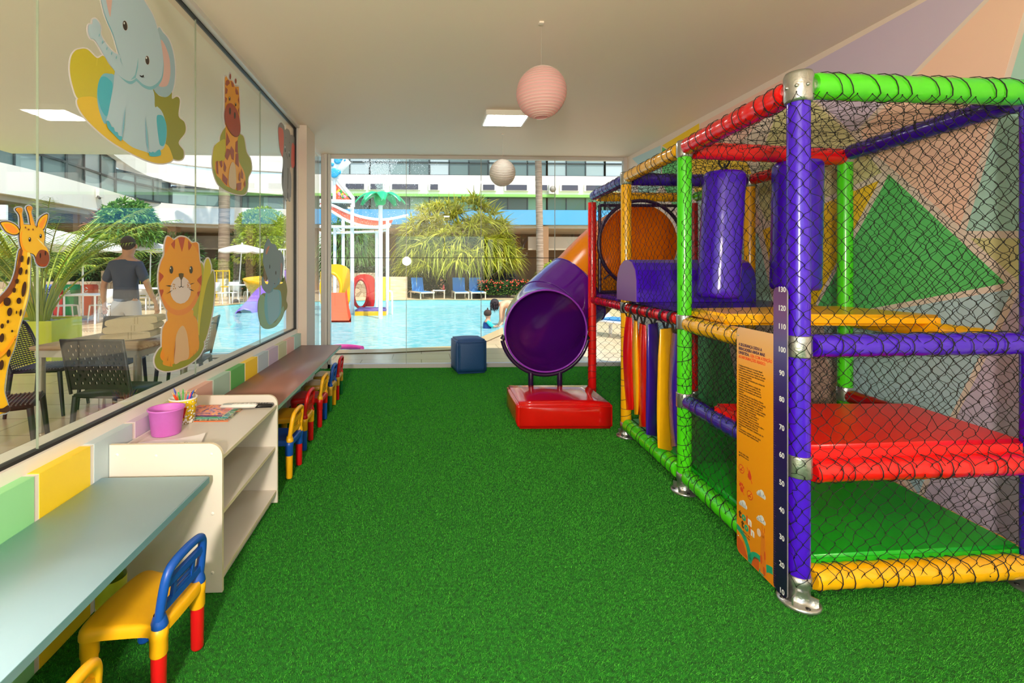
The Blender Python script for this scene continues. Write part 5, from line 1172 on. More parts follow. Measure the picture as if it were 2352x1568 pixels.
# stone coping
mb = MB(); CO = M('pale_coping_stone', (206, 176, 128), .3)
for i in range(nP):
    j = (i + 1) % nP; a, b_, c, d = POOL[i], POOL[j], coping[j], coping[i]
    mb.add([(a.x, a.y, .004), (b_.x, b_.y, .004), (c.x, c.y, .004), (d.x, d.y, .004), (a.x, a.y, -.05), (b_.x, b_.y, -.05)], [(0, 1, 2, 3), (0, 4, 5, 1)], CO)
tag(mb.build('trim_pool_edge'), kind=S)

# ------------------------------------------------------------------ hotel building: curved wing on the left, straight wing at the back
FW = M('facade_white', (240, 232, 220), .6); FB = M('facade_blue', (74, 158, 208), .5); FGn = M('facade_green', (140, 200, 96), .5); MU = M('window_frame_dark', (48, 56, 56), .4)
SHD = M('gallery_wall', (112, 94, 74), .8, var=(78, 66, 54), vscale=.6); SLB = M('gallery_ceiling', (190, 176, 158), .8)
hb = thing('hotel_building', 'long white hotel building with dark window bands curving round behind the pool', 'building', (-6, 30, 0))
wing = [(-260, 13.4), (-120, 14.8), (0, 16.3), (119, 18.5), (220, 21.3), (330, 25.3), (456, 27.4), (600, 28.6), (700, 29.2)]
WP = [Vector((-12.0, -9, 0)), Vector((-13.4, 0, 0)), Vector((-14.4, 7, 0))] + [G(u, d) for u, d in wing]
WS = crom(WP, 4, closed=False)
far0 = WS[-1]; FYB = 29.4
FP = [Vector((x, FYB, 0)) for x in np.linspace(WS[-1].x + .3, 34, 3)]
def strip(P, z0, z1, dep, mat, name, par=hb, out=0.0):
    """wall band following the line P"""
    mb = MB(); n_ = len(P); N_ = []
    for i in range(n_):
        t = (P[min(i + 1, n_ - 1)] - P[max(i - 1, 0)]).normalized(); N_.append(Vector((t.y, -t.x, 0)))
    f = [P[i] + N_[i] * out for i in range(n_)]; bk = [P[i] - N_[i] * dep for i in range(n_)]
    za = z0 if callable(z0) else (lambda p: z0); zb = z1 if callable(z1) else (lambda p: z1)
    vs = [(p.x, p.y, za(P[i])) for i, p in enumerate(f)] + [(p.x, p.y, zb(P[i])) for i, p in enumerate(f)] + [(p.x, p.y, za(P[i])) for i, p in enumerate(bk)] + [(p.x, p.y, zb(P[i])) for i, p in enumerate(bk)]
    fs = []
    for i in range(n_ - 1): fs += [(i, i + 1, n_ + i + 1, n_ + i), (2 * n_ + i, 2 * n_ + i + 1, i + 1, i), (n_ + i, n_ + i + 1, 3 * n_ + i + 1, 3 * n_ + i), (3 * n_ + i, 3 * n_ + i + 1, 2 * n_ + i + 1, 2 * n_ + i)]
    return mb.add(vs, fs, mat).build(name, par)
def wtop(p):      # the wing's window band is taller at its near end
    t = min(max((p.y - WP[7].y) / (far0.y - WP[7].y), 0), 1); return 6.95 - 1.1 * t
strip(WS, 3.95, 5.0, .6, FW, 'balcony_band', out=.25)
strip([p + Vector((0, 0, 0)) for p in WS], wtop, lambda p: wtop(p) + .55 + .6 * min(max((p.y - WP[7].y) / (far0.y - WP[7].y), 0), 1), .6, FW, 'fascia_band', out=.2)
strip(WS, 3.75, 3.95, 6.0, SLB, 'gallery_slab'); 
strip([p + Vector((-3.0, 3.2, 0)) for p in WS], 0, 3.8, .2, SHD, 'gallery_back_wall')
strip(FP, 4.10, 5.02, .5, FB, 'blue_balcony_band', out=.3)
strip(FP, 5.84, 6.0, .5, FGn, 'green_fascia', out=.25); strip(FP, 6.0, 7.2, .5, FW, 'white_facade_band', out=.05)
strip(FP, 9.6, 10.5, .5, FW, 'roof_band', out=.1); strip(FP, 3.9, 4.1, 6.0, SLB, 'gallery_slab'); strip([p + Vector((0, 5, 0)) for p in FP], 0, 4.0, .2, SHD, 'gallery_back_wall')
strip([p + Vector((0, 1.0, 0)) for p in WS], 7.5, 10.5, .5, FW, 'upper_facade', out=0)
# window bands
CUR = [M('curtain_%d' % i, c, .35, spec=.8) for i, c in enumerate([(120, 142, 138), (150, 166, 164), (92, 112, 108), (58, 76, 72), (176, 186, 186)])]
CURG = [M('curtain_g%d' % i, c, .35, spec=.8) for i, c in enumerate([(104, 150, 104), (124, 164, 120), (70, 108, 76), (44, 70, 52)])]
def windows(P, z0, z1, zmid, wid, cur, inset=.12, top_frac=None):
    L_ = [0.0]
    for i in range(1, len(P)): L_.append(L_[-1] + (P[i] - P[i - 1]).length)
    def along(s):
        for i in range(1, len(P)):
            if s <= L_[i] or i == len(P) - 1: t = (s - L_[i - 1]) / max(L_[i] - L_[i - 1], 1e-6); return P[i - 1].lerp(P[i], t)
    k_ = int(L_[-1] / wid)
    for i in range(k_):
        a, b_ = along(i * L_[-1] / k_), along((i + 1) * L_[-1] / k_); d_ = (b_ - a); le = d_.length; d_ = d_.normalized(); nn = Vector((d_.y, -d_.x, 0)); zt_ = z1(a) if callable(z1) else z1; zt2 = z1(b_) if callable(z1) else z1; zt_ = min(zt_, zt2) + .05
        c = (a + b_) / 2 - nn * inset; mb = MB()
        for zz in (z0, zt_): mb.obox(c + Vector((0, 0, zz)), d_ * le / 2, nn * .04, (0, 0, .05), MU)
        if zmid: mb.obox(c + Vector((0, 0, zmid)), d_ * le / 2, nn * .04, (0, 0, .045), MU)
        nm = max(2, round(le / 1.15))
        for j in range(nm + 1): mb.obox(c + d_ * (le * (j / nm - .5)) + Vector((0, 0, (z0 + zt_) / 2)), d_ * (.05 if j in (0, nm) else .028), nn * .04, (0, 0, (zt_ - z0) / 2), MU)
        o = mb.build('window', hb); pm_ = MB()
        for j in range(nm):
            ca = c + d_ * (le * ((j + .5) / nm - .5)) - nn * .03
            pm_.obox(ca + Vector((0, 0, (z0 + zt_) / 2)), d_ * le / nm / 2, nn * .01, (0, 0, (zt_ - z0) / 2), random.choice(cur))
        pm_.build('pane', o)
windows(WS, 5.0, wtop, 5.78, 3.4, CUR)
windows(FP, 5.02, 5.84, None, 3.6, CURG); windows(FP, 7.2, 9.6, 8.02, 3.6, CUR)
# slit windows in the white band of the straight wing
SL = M('slit_window', (70, 70, 84), .4)
for (u0, u1) in ((792, 842), (848, 884), (897, 965), (984, 1010), (1105, 1140), (1159, 1215), (1238, 1262), (1288, 1334), (1345, 1400), (1410, 1450)):
    a, b_ = D(u0, 439, 29.4), D(u1, 439, 29.4)
    o = MB().box((a.x, FYB - .16, 6.22), (b_.x, FYB - .06, 6.66), FW).build('window', hb)
    MB().box((a.x + .12, FYB - .2, 6.28), (b_.x - .12, FYB - .155, 6.60), SL).build('pane', o)
# air conditioner
p = D(1272, 438, 29.1); t = thing('air_conditioner', 'white air conditioner unit mounted on the white facade band', 'air conditioner', (p.x, FYB - .3, 6.0))
MB().box((p.x - .24, FYB - .45, 6.02), (p.x + .24, FYB - .17, 6.60), M('ac_white', (228, 222, 210), .5)).build('casing', t)
MB().lathe([(.19, 0), (.2, .01), (.02, .02)], (p.x - .02, FYB - .455, 6.31), M('ac_grille', (150, 140, 126), .5), 20, Matrix.Rotation(PI / 2, 3, 'X')).build('fan_grille', t)
# brown columns of the gallery
for i, (u, d, zt_, w_) in enumerate(((154, 20.5, 3.8, .5), (720, 29.6, 4.0, .5), (1252, 29.4, 4.0, .45), (1010, 29.6, 4.0, .5), (1420, 29.5, 4.0, .5), (395, 26.8, 3.8, .5))):
    p = G(u, d); MB().box((p.x - w_ / 2, p.y, 0), (p.x + w_ / 2, p.y + .5, zt_), M('column_brown', (150, 110, 74), .6)).build('gallery_column', hb)
a = D(1222, 520, 29.0); b_ = D(1420, 520, 29.0)
MB().box((a.x, FYB + .4, 2.55), (b_.x, FYB + .5, 3.4), M('gallery_beam', (176, 158, 134), .7)).build('gallery_beam', hb)
# security camera on the curved parapet
p = D(224, 446, 20.8)
t = thing('security_camera', 'small white security camera on the curved white parapet', 'security camera', (p.x, p.y, p.z))
MB().box((p.x - .08, p.y, p.z - .12), (p.x + .08, p.y + .3, p.z + .25), M('camera_white', (226, 220, 210), .5)).build('bracket', t)
MB().tube([(p.x + .02, p.y, p.z - .1), (p.x + .2, p.y - .15, p.z - .2)], .05, M('camera_dark', (90, 80, 74), .4), 10).build('camera_body', t)
o = tag(MB().box((-9.35, 9.2, 2.72), (-9.05, 9.25, 3.02), M('sign_white', (236, 236, 232), .5)).build('hanging_notice'), 'small blank white notice behind the palm at the left edge', 'notice')
q = D(-4, 487, 9.5); o.location = (q.x + 9.2, q.y - 9.2, q.z - 2.87)

# ------------------------------------------------------------------ plants
def fol(name, parts, mat, parent): v, f, r = cat(parts); return np_mesh(name, v, f, mat, parent, r)
def rdir(n_, zlo=-1, zhi=1):
    z = rng.uniform(zlo, zhi, n_); a = rng.random(n_) * 2 * PI; r = np.sqrt(1 - z * z); return np.stack([r * np.cos(a), r * np.sin(a), z], 1)
PAN = leaf_mat('screw_pine_leaf', (140, 148, 16), (236, 226, 84), .35, .25)
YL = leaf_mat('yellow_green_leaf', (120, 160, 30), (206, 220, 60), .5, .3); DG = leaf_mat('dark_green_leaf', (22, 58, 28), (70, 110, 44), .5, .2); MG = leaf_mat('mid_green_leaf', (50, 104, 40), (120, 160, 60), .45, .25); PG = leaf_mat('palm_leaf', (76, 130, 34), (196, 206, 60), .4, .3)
TRK = M('palm_bark', (176, 150, 128), .85, bump=.8, bscale=12, var=(128, 104, 84), vscale=3, stretch=(.4, .4, 7)); BRK = M('bark', (110, 88, 66), .9, bump=.8, bscale=20)
# big screw pine
c = G(1052, 23.4); t = thing('screw_pine', 'huge yellow-green screw pine bush behind the pool seen through the far window', 'bush', (c.x, c.y, 0))
tips = []
for k_ in range(210):
    d_ = rdir(1, -.25, 1)[0]; tips.append(np.array([c.x, c.y, 2.0]) + d_ * np.array([2.95, 1.8, 2.95]) * rng.uniform(.62, 1.0))
parts = []
for tp in tips:
    n_ = 40; dd = rdir(n_, -.2, 1); dd[:, 2] = np.abs(dd[:, 2]) * .9 + .05
    out = (tp - np.array([c.x, c.y, 2.6])); out = out / np.linalg.norm(out); dd = dd + out * .55
    parts.append(leaves(np.tile(tp, (n_, 1)), dd, rng.uniform(.55, 1.15, n_), rng.uniform(.05, .085, n_), rng.uniform(.15, .95, n_), 5, .5))
n_ = 520; th = rng.random(n_) * 2 * PI; rr = rng.uniform(1.5, 3.2, n_); B = np.stack([c.x + rr * np.cos(th), c.y + rr * .65 * np.sin(th), rng.uniform(1.7, 2.6, n_)], 1)
parts.append(leaves(B, np.stack([np.cos(th) * .5 + rng.normal(0, .3, n_), np.sin(th) * .2, -np.ones(n_)], 1), rng.uniform(.4, 1.2, n_), .07, 0.1, 4, .4))
fol('foliage', parts, PAN, t)
mb = MB()
for k_ in range(14):
    a = k_ * 2 * PI / 14; mb.tube([(c.x + .25 * math.cos(a), c.y + .2 * math.sin(a), -.01), (c.x + .5 * math.cos(a), c.y + .4 * math.sin(a), 1.2), (c.x + 1.7 * math.cos(a), c.y + 1.2 * math.sin(a), 3.0)], [.12, .11, .05], BRK, 8)
mb.build('trunk', t)
def bush(name, u, d, z0, z1, rx, ry, n_, mat, label, L_=.16, W_=.07, group=None, cat_='bush', dr=.3, spread=1.0, shape=0, clumps=0):
    c = G(u, d); t = thing(name, label, cat_, (c.x, c.y, 0), 0, group)
    if shape:   # box hedge
        B = np.stack([c.x + rng.uniform(-rx, rx, n_), c.y + rng.uniform(-ry, ry, n_), rng.uniform(z0, z1, n_)], 1); Dd = rdir(n_, -.2, 1); Dd[:, 1] -= .5
    else:
        q = rdir(n_, -.9, 1); rr = rng.uniform(.65, 1, n_)[:, None]
        if clumps:
            cc = rdir(clumps, -.6, 1) * .62; idx = rng.integers(0, clumps, n_); q2 = cc[idx] + q * .45; B = np.array([c.x, c.y, (z0 + z1) / 2]) + q2 * np.array([rx, ry, (z1 - z0) / 2]); Dd = (q + cc[idx]) * spread + rdir(n_) * .6
        else: B = np.array([c.x, c.y, (z0 + z1) / 2]) + q * rr * np.array([rx, ry, (z1 - z0) / 2]); Dd = q * spread + rdir(n_) * .5
    parts = [leaves(B, Dd, rng.uniform(.7, 1.3, n_) * L_, rng.uniform(.7, 1.3, n_) * W_, dr, 2, .6)]
    fol('foliage', parts, mat, t)
    MB().tube([(c.x, c.y, -.01), (c.x + .05, c.y, (z0 + z1) / 2), (c.x + rx * .3, c.y, z1 * .8)], [.09, .07, .03], BRK, 8).build('trunk', t); return t
bush('tree', 608, 23.0, 1.2, 4.25, 1.5, 1.3, 9000, YL, 'bright yellow-green leafy tree behind the white umbrella and slide', .17, .09, clumps=26)
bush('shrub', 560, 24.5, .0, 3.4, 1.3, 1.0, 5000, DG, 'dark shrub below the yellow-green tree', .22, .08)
bush('shrub', 640, 24.5, .0, 2.6, 1.8, 1.0, 5000, MG, 'mid green shrub between the umbrella and the water slides', .22, .08)
bush('tree', 295, 15.6, 1.5, 3.6, .82, .8, 5200, leaf_mat('broad_leaf', (50, 116, 50), (140, 180, 80), .4, .25), 'green broad-leaved tree behind the standing man', .24, .085, dr=.3, clumps=14, spread=.3)
bush('shrub', 262, 17.0, 1.9, 3.5, .8, .8, 1800, leaf_mat('reddish_leaf', (70, 80, 50), (176, 110, 70), .5, .2), 'shrub with reddish new leaves beside the broad-leaved tree', .26, .07)
bush('shrub', 30, 17.5, .5, 3.0, 2.2, 1.0, 5000, MG, 'mixed green shrub behind the palm at the left', .4, .10)
bush('shrub', 180, 16.5, .6, 2.2, 1.6, .7, 3600, DG, 'dark green shrub behind the left umbrellas', .3, .1)
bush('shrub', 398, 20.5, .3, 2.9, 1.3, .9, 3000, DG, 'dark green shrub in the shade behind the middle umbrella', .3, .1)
bush('shrub', 800, 26.0, .0, 4.3, 1.6, 1.0, 5000, MG, 'green shrub behind the water play pipes', .5, .05, dr=.8)
bush('shrub', 1290, 22.6, .3, 1.75, 1.0, .7, 3000, YL, 'low yellow-green shrub beside the coconut palm trunk', .4, .05, dr=.7)
bush('shrub', 1390, 23.5, .2, 1.7, .9, .7, 2200, YL, 'low yellow-green shrub half hidden by the tube slide', .4, .05, dr=.7)
HG = DG
h_ = bush('hedge', 1168, 22.4, .12, .78, 1.45, .3, 6500, leaf_mat('hedge_leaf', (40, 82, 30), (110, 140, 44), .5, .2), 'clipped green hedge dotted with red flowers at the far pool edge', .12, .06, cat_='hedge', shape=1)
mb = MB()
for k_ in range(90):
    q = G(1168, 22.1); mb.ell((q.x + random.uniform(-1.45, 1.45), q.y - .05 + random.uniform(-.12, .1), random.choice([random.uniform(.3, .8), random.uniform(.68, .86)])), (.036, .034, .03), M('red_flower', (226, 84, 54), .7), 7, 5)
mb.build('flowers', h_)
hd_ = bush('hedge', 985, 24.6, .0, 1.45, 4.4, .5, 9000, leaf_mat('deep_green_leaf', (14, 40, 22), (48, 78, 40), .6, .1), 'long dark hedge under the hanging screw pine leaves', .22, .08, cat_='hedge', shape=1)  # leaf colour is a darker green than the flowering hedge
# coconut palm trunks
def palmtrunk(u, d, z1, r, label, group, lean=.1):
    c = G(u, d); t = thing('palm_tree', label, 'palm tree', (c.x, c.y, 0), 0, group)
    z = np.linspace(0.85, z1, 60); MB().tube([(c.x + lean * (q / z1) ** 1.5, c.y, q) for q in z], [r * (1.06 - .16 * q / z1 + .05 * (k_ % 2)) for k_, q in enumerate(z)], TRK, 14).build('trunk', t)
    MB().tube([(c.x, c.y, -.01), (c.x, c.y, .86)], r * 1.16, M('whitewash', (232, 228, 224), .8, bump=.4, bscale=20), 14).build('white_painted_base', t)
    n_ = 16; parts = []
    for k_ in range(n_):
        a = 2 * PI * k_ / n_; m = 60; tt = np.linspace(.1, 1, m); base = np.stack([c.x + lean + np.cos(a) * 3 * tt, c.y + np.sin(a) * 3 * tt, z1 + .9 * tt - 1.9 * tt ** 2], 1)
        for sg_ in (-1, 1): parts.append(leaves(base, np.stack([math.cos(a) * .4 - sg_ * math.sin(a) + 0 * tt, math.sin(a) * .4 + sg_ * math.cos(a) + 0 * tt, -.2 + 0 * tt], 1), .7 * np.sin(PI * (.15 + .8 * tt)), .05, .6, 2, .2))
    fol('fronds', parts, PG, t); return t
palmtrunk(1241, 21.4, 9.6, .155, 'tall thin palm trunk with whitewashed foot beside the red flowering hedge', None, -.18)
palmtrunk(514, 23.5, 9.8, .26, 'palm trunk with whitewashed foot behind the white umbrella on the left', None, .1)
# areca palm in the yellow-green planter
pc = G(92, 7.15)
t = thing('planter', 'square yellow-green planter box with pebbles holding the areca palm', 'planter', (pc.x, pc.y, -.01), .1)
PGm = M('planter_lime', (206, 210, 50), .5)
MB().box((-.38, -.36, 0), (.38, -.33, .62), PGm).box((-.38, .33, 0), (.38, .36, .62), PGm).box((-.38, -.33, 0), (-.35, .33, .62), PGm).box((.35, -.33, 0), (.38, .33, .62), PGm).box((-.35, -.33, 0), (.35, .33, .55), M('soil', (60, 46, 36), .9)).build('box', t, local=True)
mb = MB()
for k_ in range(46): mb.ell((random.uniform(-.32, .32), random.uniform(-.31, .31), .565), (random.uniform(.03, .055), random.uniform(.03, .05), .035), M('white_pebble', (206, 204, 200), .7), 8, 6)
mb.build('pebbles', t, local=True)
def areca(c, z0, hmax, nf, label, span=1.0, name='areca_palm'):
    t = thing(name, label, 'palm', (c.x, c.y, z0)); mb = MB(); parts = []
    for k_ in range(nf):
        a = 2.4 * k_ + .3; L_ = rng.uniform(.75, 1.1) * hmax; out = rng.uniform(.45, 1.25) * span; b0 = Vector((c.x + .1 * math.cos(a), c.y + .1 * math.sin(a), z0)); pts = []
        for j in range(13):
            s_ = j / 12; pts.append(Vector((b0.x + math.cos(a) * out * L_ * .8 * s_ ** 1.5, b0.y + math.sin(a) * out * L_ * .8 * s_ ** 1.5, z0 + L_ * (s_ * 1.0 - .38 * out * s_ ** 2.6))))
        mb.tube(pts, [.017 - .012 * j / 12 for j in range(13)], M('palm_stem', (160, 170, 60), .5), 6)
        m = 34; tt = np.linspace(.36, 1, m); P_a = np.array(pts); idx = tt * 12; i0 = np.minimum(idx.astype(int), 11); fr = (idx - i0)[:, None]; base = P_a[i0] * (1 - fr) + P_a[i0 + 1] * fr; tan = P_a[i0 + 1] - P_a[i0]; tan /= np.linalg.norm(tan, axis=1, keepdims=True)
        sd_ = np.cross(tan, [0, 0, 1.]); sd_ /= np.maximum(np.linalg.norm(sd_, axis=1, keepdims=True), .1)
        for sg_ in (-1, 1): parts.append(leaves(base, tan * .75 + sd_ * sg_ + np.array([0, 0, .15]), (.42 * np.sin(PI * (.2 + .72 * (tt - .36) / .64))) * hmax / 2.2, .024, .5, 3, .15))
    mb.build('stems', t); fol('fronds', parts, PG, t); return t
areca(pc, .55, 2.35, 34, 'areca palm with arching yellow-green fronds in the lime planter', .95)
areca(G(-60, 9.5), 0, 3.0, 20, 'tall areca palm at the left edge behind the giraffe sticker', 1.0)
areca(G(330, 22.5), 0, 2.9, 12, 'fan of palm fronds in shade beside the broad-leaved tree', .9)

# ------------------------------------------------------------------ low stone walls
STN = bpy.data.materials.new('crazy_paving_stone'); STN.use_nodes = True; n = STN.node_tree.nodes; l = STN.node_tree.links; b = n['Principled BSDF']; b.inputs['Roughness'].default_value = .8
tc = n.new('ShaderNodeTexCoord'); vo = n.new('ShaderNodeTexVoronoi'); vo.inputs['Scale'].default_value = 4.5; v2 = n.new('ShaderNodeTexVoronoi'); v2.feature = 'DISTANCE_TO_EDGE'; v2.inputs['Scale'].default_value = 4.5
l.new(tc.outputs['Object'], vo.inputs['Vector']); l.new(tc.outputs['Object'], v2.inputs['Vector']); r1 = n.new('ShaderNodeValToRGB'); r1.color_ramp.elements[0].color = (*lin((150, 126, 100)), 1); r1.color_ramp.elements[1].color = (*lin((206, 186, 156)), 1)
l.new(vo.outputs['Color'], r1.inputs[0]); r2 = n.new('ShaderNodeValToRGB'); r2.color_ramp.interpolation = 'CONSTANT'; r2.color_ramp.elements[0].color = (*lin((170, 156, 140)), 1); r2.color_ramp.elements[1].position = .03; r2.color_ramp.elements[1].color = (1, 1, 1, 1)
l.new(v2.outputs['Distance'], r2.inputs[0]); mxc = n.new('ShaderNodeMix'); mxc.data_type = 'RGBA'; mxc.blend_type = 'MULTIPLY'; mxc.inputs[0].default_value = 1; l.new(r1.outputs[0], mxc.inputs[6]); l.new(r2.outputs[0], mxc.inputs[7]); l.new(mxc.outputs[2], b.inputs['Base Color'])
def swall(u0, u1, d0, d1, h_, label):
    a, b_ = G(u0, d0), G(u1, d1); d_ = (b_ - a); nn = Vector((-d_.y, d_.x, 0)).normalized() * .2
    o = MB().obox((a + b_) / 2 + Vector((0, 0, h_ / 2)), d_ / 2, nn, (0, 0, h_ / 2 + .01), STN).build('stone_wall'); tag(o, label, 'stone wall')
swall(-60, 230, 14.6, 14.9, .95, 'low crazy-paved stone wall behind the white tables on the left')
swall(236, 304, 13.6, 13.9, 1.3, 'taller crazy-paved stone wall beside the standing man')
swall(372, 470, 20.5, 22.5, 1.2, 'stone wall in the shade beyond the middle umbrella')
swall(745, 862, 23.0, 23.2, 1.15, 'rough stone planter wall behind the water play arches')
o = tag(MB().box((D(866, 650, 22.6).x, 22.0, -.01), (D(936, 650, 22.6).x, 22.4, .98), M('pale_brick', (238, 208, 172), .7, var=(222, 180, 136), vscale=2, stretch=(1, 1, 6))).build('brick_wall'), 'pale banded brick wall between the water toys and the screw pine', 'brick wall')
# recycling bins
RC = M('bin_symbol', (232, 232, 230), .5)
for u, rgb, nm in ((140, (222, 66, 48), 'red'), (166, (30, 150, 84), 'green'), (52, (236, 190, 20), 'yellow'), (118, (40, 74, 150), 'blue'), (206, (214, 84, 50), 'orange')):
    c = G(u, 13.7 if nm != 'yellow' else 12.2); t = thing('recycling_bin', '%s recycling bin standing by the stone wall' % nm, 'recycling bin', (c.x, c.y, -.01), 0, 'coloured recycling bins by the stone wall')
    m_ = M('bin_' + nm, rgb, .45); MB().lathe([(.001, .03), (.15, .03), (.17, .05), (.205, .62), (.2, .64), (.001, .64)], (0, 0, 0), m_, 4, Matrix.Rotation(PI / 4, 3, 'Z'), smooth=False).build('bin_body', t, local=True)
    MB().rbox((-.16, -.16, .64), (.16, .16, .92), .03, m_, 2).build('lid', t, local=True)
    mb = MB()
    for k_ in range(3):
        a0 = k_ * 2 * PI / 3 + .3; pts = [(.055 * math.cos(a0 + q), -.165, .78 + .055 * math.sin(a0 + q)) for q in np.linspace(0, 1.4, 6)]; mb.tube(pts, [.012] * 4 + [.02, .002], RC, 6)
    mb.box((-.07, -.166, .67), (.07, -.161, .69), RC); mb.build('recycling_symbol', t, local=True)

# ------------------------------------------------------------------ umbrellas, white tables and chairs
UW = paper_mat('umbrella_cloth', (246, 242, 238), .25); PWm = M('white_metal_furniture', (238, 236, 234), .4)
def umbrella(u, d, v, R, label, ztab=True, tx=0.0):
    c = G(u, d); za = H - (v - HY) / F * d; t = thing('patio_umbrella', label, 'umbrella', (c.x, c.y, -.01), 0, 'white patio umbrellas')
    mb = MB(); n_ = 8; N_ = 6; vs = [(c.x + tx, c.y, za)]; hd_ = R * .24
    for i in range(1, N_ + 1):
        f = i / N_
        for k_ in range(n_ * 4):
            a = 2 * PI * k_ / (n_ * 4); sc = 1 - .05 * abs(math.sin(a * n_ / 2)) * f; vs.append((c.x + tx + math.cos(a) * R * f * sc, c.y + math.sin(a) * R * f * sc, za - hd_ * (f ** 1.35) - .02 * abs(math.sin(a * n_ / 2)) * f))
    m = n_ * 4; fs = [(0, 1 + k_, 1 + (k_ + 1) % m) for k_ in range(m)] + [(1 + i * m + k_, 1 + (i + 1) * m + k_, 1 + (i + 1) * m + (k_ + 1) % m, 1 + i * m + (k_ + 1) % m) for i in range(N_ - 1) for k_ in range(m)]
    o = len(vs); vs += [(vs[1 + (N_ - 1) * m + k_][0], vs[1 + (N_ - 1) * m + k_][1], vs[1 + (N_ - 1) * m + k_][2] - .09 - .03 * abs(math.sin(2 * PI * k_ / m * 12))) for k_ in range(m)]
    fs += [(1 + (N_ - 1) * m + k_, o + k_, o + (k_ + 1) % m, 1 + (N_ - 1) * m + (k_ + 1) % m) for k_ in range(m)]
    mb.add(vs, fs, UW, True).build('canopy', t)
    MB().tube([(c.x, c.y, -.01), (c.x + tx, c.y, za - .02)], .024, PWm, 10).build('pole', t); MB().ell((c.x + tx, c.y, za + .03), .045, PWm, 8, 6).build('finial', t)
    MB().lathe([(.24, 0), (.24, .05), (.04, .09)], (c.x, c.y, -.01), M('base_grey', (150, 146, 140), .7), 20).build('base', t); return t
umbrella(190, 12.9, 544, 1.12, 'white umbrella partly behind the arching palm fronds'); umbrella(343, 16.6, 556, .92, 'white umbrella between the standing man and the tiger sticker', tx=.05)
umbrella(546, 19.6, 561, .95, 'white umbrella with a leaning pole near the yellow slide', tx=.18); umbrella(90, 11.0, 522, 1.35, 'pale umbrella behind the giraffe sticker and palm fronds')
umbrella(405, 21.5, 577, 1.1, 'shaded grey-white umbrella behind the middle white umbrella'); umbrella(648, 24.5, 577, 1.0, 'white umbrella far off behind the small elephant sticker')
wch = None
def chair_proto(mat, backfn, label, group, name='patio_chair', sh=.45):
    t = thing(name, label, 'chair', (0, 0, -.01), 0, group)
    MB().rbox((-.22, -.22, sh - .03), (.22, .22, sh), .012, mat, 2).build('seat', t, local=True)
    backfn(t, mat, sh)
    for (x, y) in ((-.2, -.2), (.2, -.2), (-.2, .2), (.2, .2)):
        MB().tube([(x, y, sh - .02), (x * 1.08, y * 1.2, 0)], [.021, .015], mat, 8).build('leg', t, local=True)
    return t
def plainback(t, mat, sh): MB().rbox((-.22, .19, sh + .04), (.22, .215, sh + .40), .01, mat, 2, Matrix.Shear('XY', 4, (0, 0)) if 0 else None).box((-.21, .195, sh - .02), (-.18, .215, sh + .06), mat).box((.18, .195, sh - .02), (.21, .215, sh + .06), mat).build('backrest', t, local=True)
WG = 'white chairs on the sunny patio'
wp = chair_proto(PWm, plainback, 'white chair', WG)
spots = [(150, 12.1, 2.5, 'white patio chair with its back to the palm, left of the near white table'), (236, 12.3, -1.5, 'white patio chair right of the near white table, beside the man'), (322, 15.6, .3, 'white patio chair just right of the standing man'), (378, 16.0, -1.2, 'white patio chair half hidden by the tiger sticker'), (508, 18.2, 1.3, 'white patio chair left of the leaning umbrella pole'), (530, 18.6, -.2, 'white patio chair under the leaning umbrella pole'), (575, 19.4, -1.4, 'white patio chair right of the leaning umbrella pole')]
for i, (u, d, rz, lb) in enumerate(spots):
    o = wp if i == 0 else copy_tree(wp); p = G(u, d); o.location = (p.x, p.y, -.01); o.rotation_euler = (0, 0, rz); o['label'] = lb
def wtable(u, d, label):
    c = G(u, d); t = thing('patio_table', label, 'table', (c.x, c.y, -.01), .15, 'square white patio tables')
    MB().rbox((-.4, -.4, .70), (.4, .4, .74), .012, PWm, 2).build('tabletop', t, local=True)
    for x, y in ((-.34, -.34), (.34, -.34), (-.34, .34), (.34, .34)): MB().tube([(x, y, .71), (x, y, 0)], .025, PWm, 8).build('leg', t, local=True)
wtable(200, 12.0, 'square white table under the umbrella behind the palm'); wtable(352, 15.7, 'square white table behind the tiger sticker'); wtable(552, 18.9, 'square white table under the leaning umbrella')

# ------------------------------------------------------------------ dark chairs, table and towels just outside the window
DKm = M('dark_resin', (44, 40, 38), .4); DK2 = M('dark_navy_resin', (34, 38, 46), .4)
def perf(t, mat, sh):
    W_, z0, z1 = .235, sh + .03, sh + .42; mb = MB(); nx, nz = 19, 12
    def P(i, j, s_): x = -W_ + 2 * W_ * i; z = z0 + (z1 - z0) * j; return (x, .19 + .10 * j + s_ - .03 * (1 - (2 * i - 1) ** 2), z)
    for s_ in (0, .012):
        for i in range(nx):
            for j in range(nz):
                solid = i == 0 or j == 0 or i == nx - 1 or j == nz - 1 or (i + j) % 2
                a, b_, c_, d_ = i / nx, (i + 1) / nx, j / nz, (j + 1) / nz
                if solid: mb.add([P(a, c_, s_), P(b_, c_, s_), P(b_, d_, s_), P(a, d_, s_)], [(0, 1, 2, 3)], mat)
                else:
                    o4 = [P(a, c_, s_), P(b_, c_, s_), P(b_, d_, s_), P(a, d_, s_)]; m_ = [sum(q[k_] for q in o4) / 4 for k_ in range(3)]; i4 = [tuple(m_[k_] + (q[k_] - m_[k_]) * .62 for k_ in range(3)) for q in o4]
                    mb.add(o4 + i4, [(0, 1, 5, 4), (1, 2, 6, 5), (2, 3, 7, 6), (3, 0, 4, 7)], mat)
    mb.build('perforated_backrest', t, local=True)
    MB().tube([(-.235, .20, sh), (-.235, .29, z1), (.235, .29, z1), (.235, .20, sh)], .012, mat, 8).build('back_frame', t, local=True)
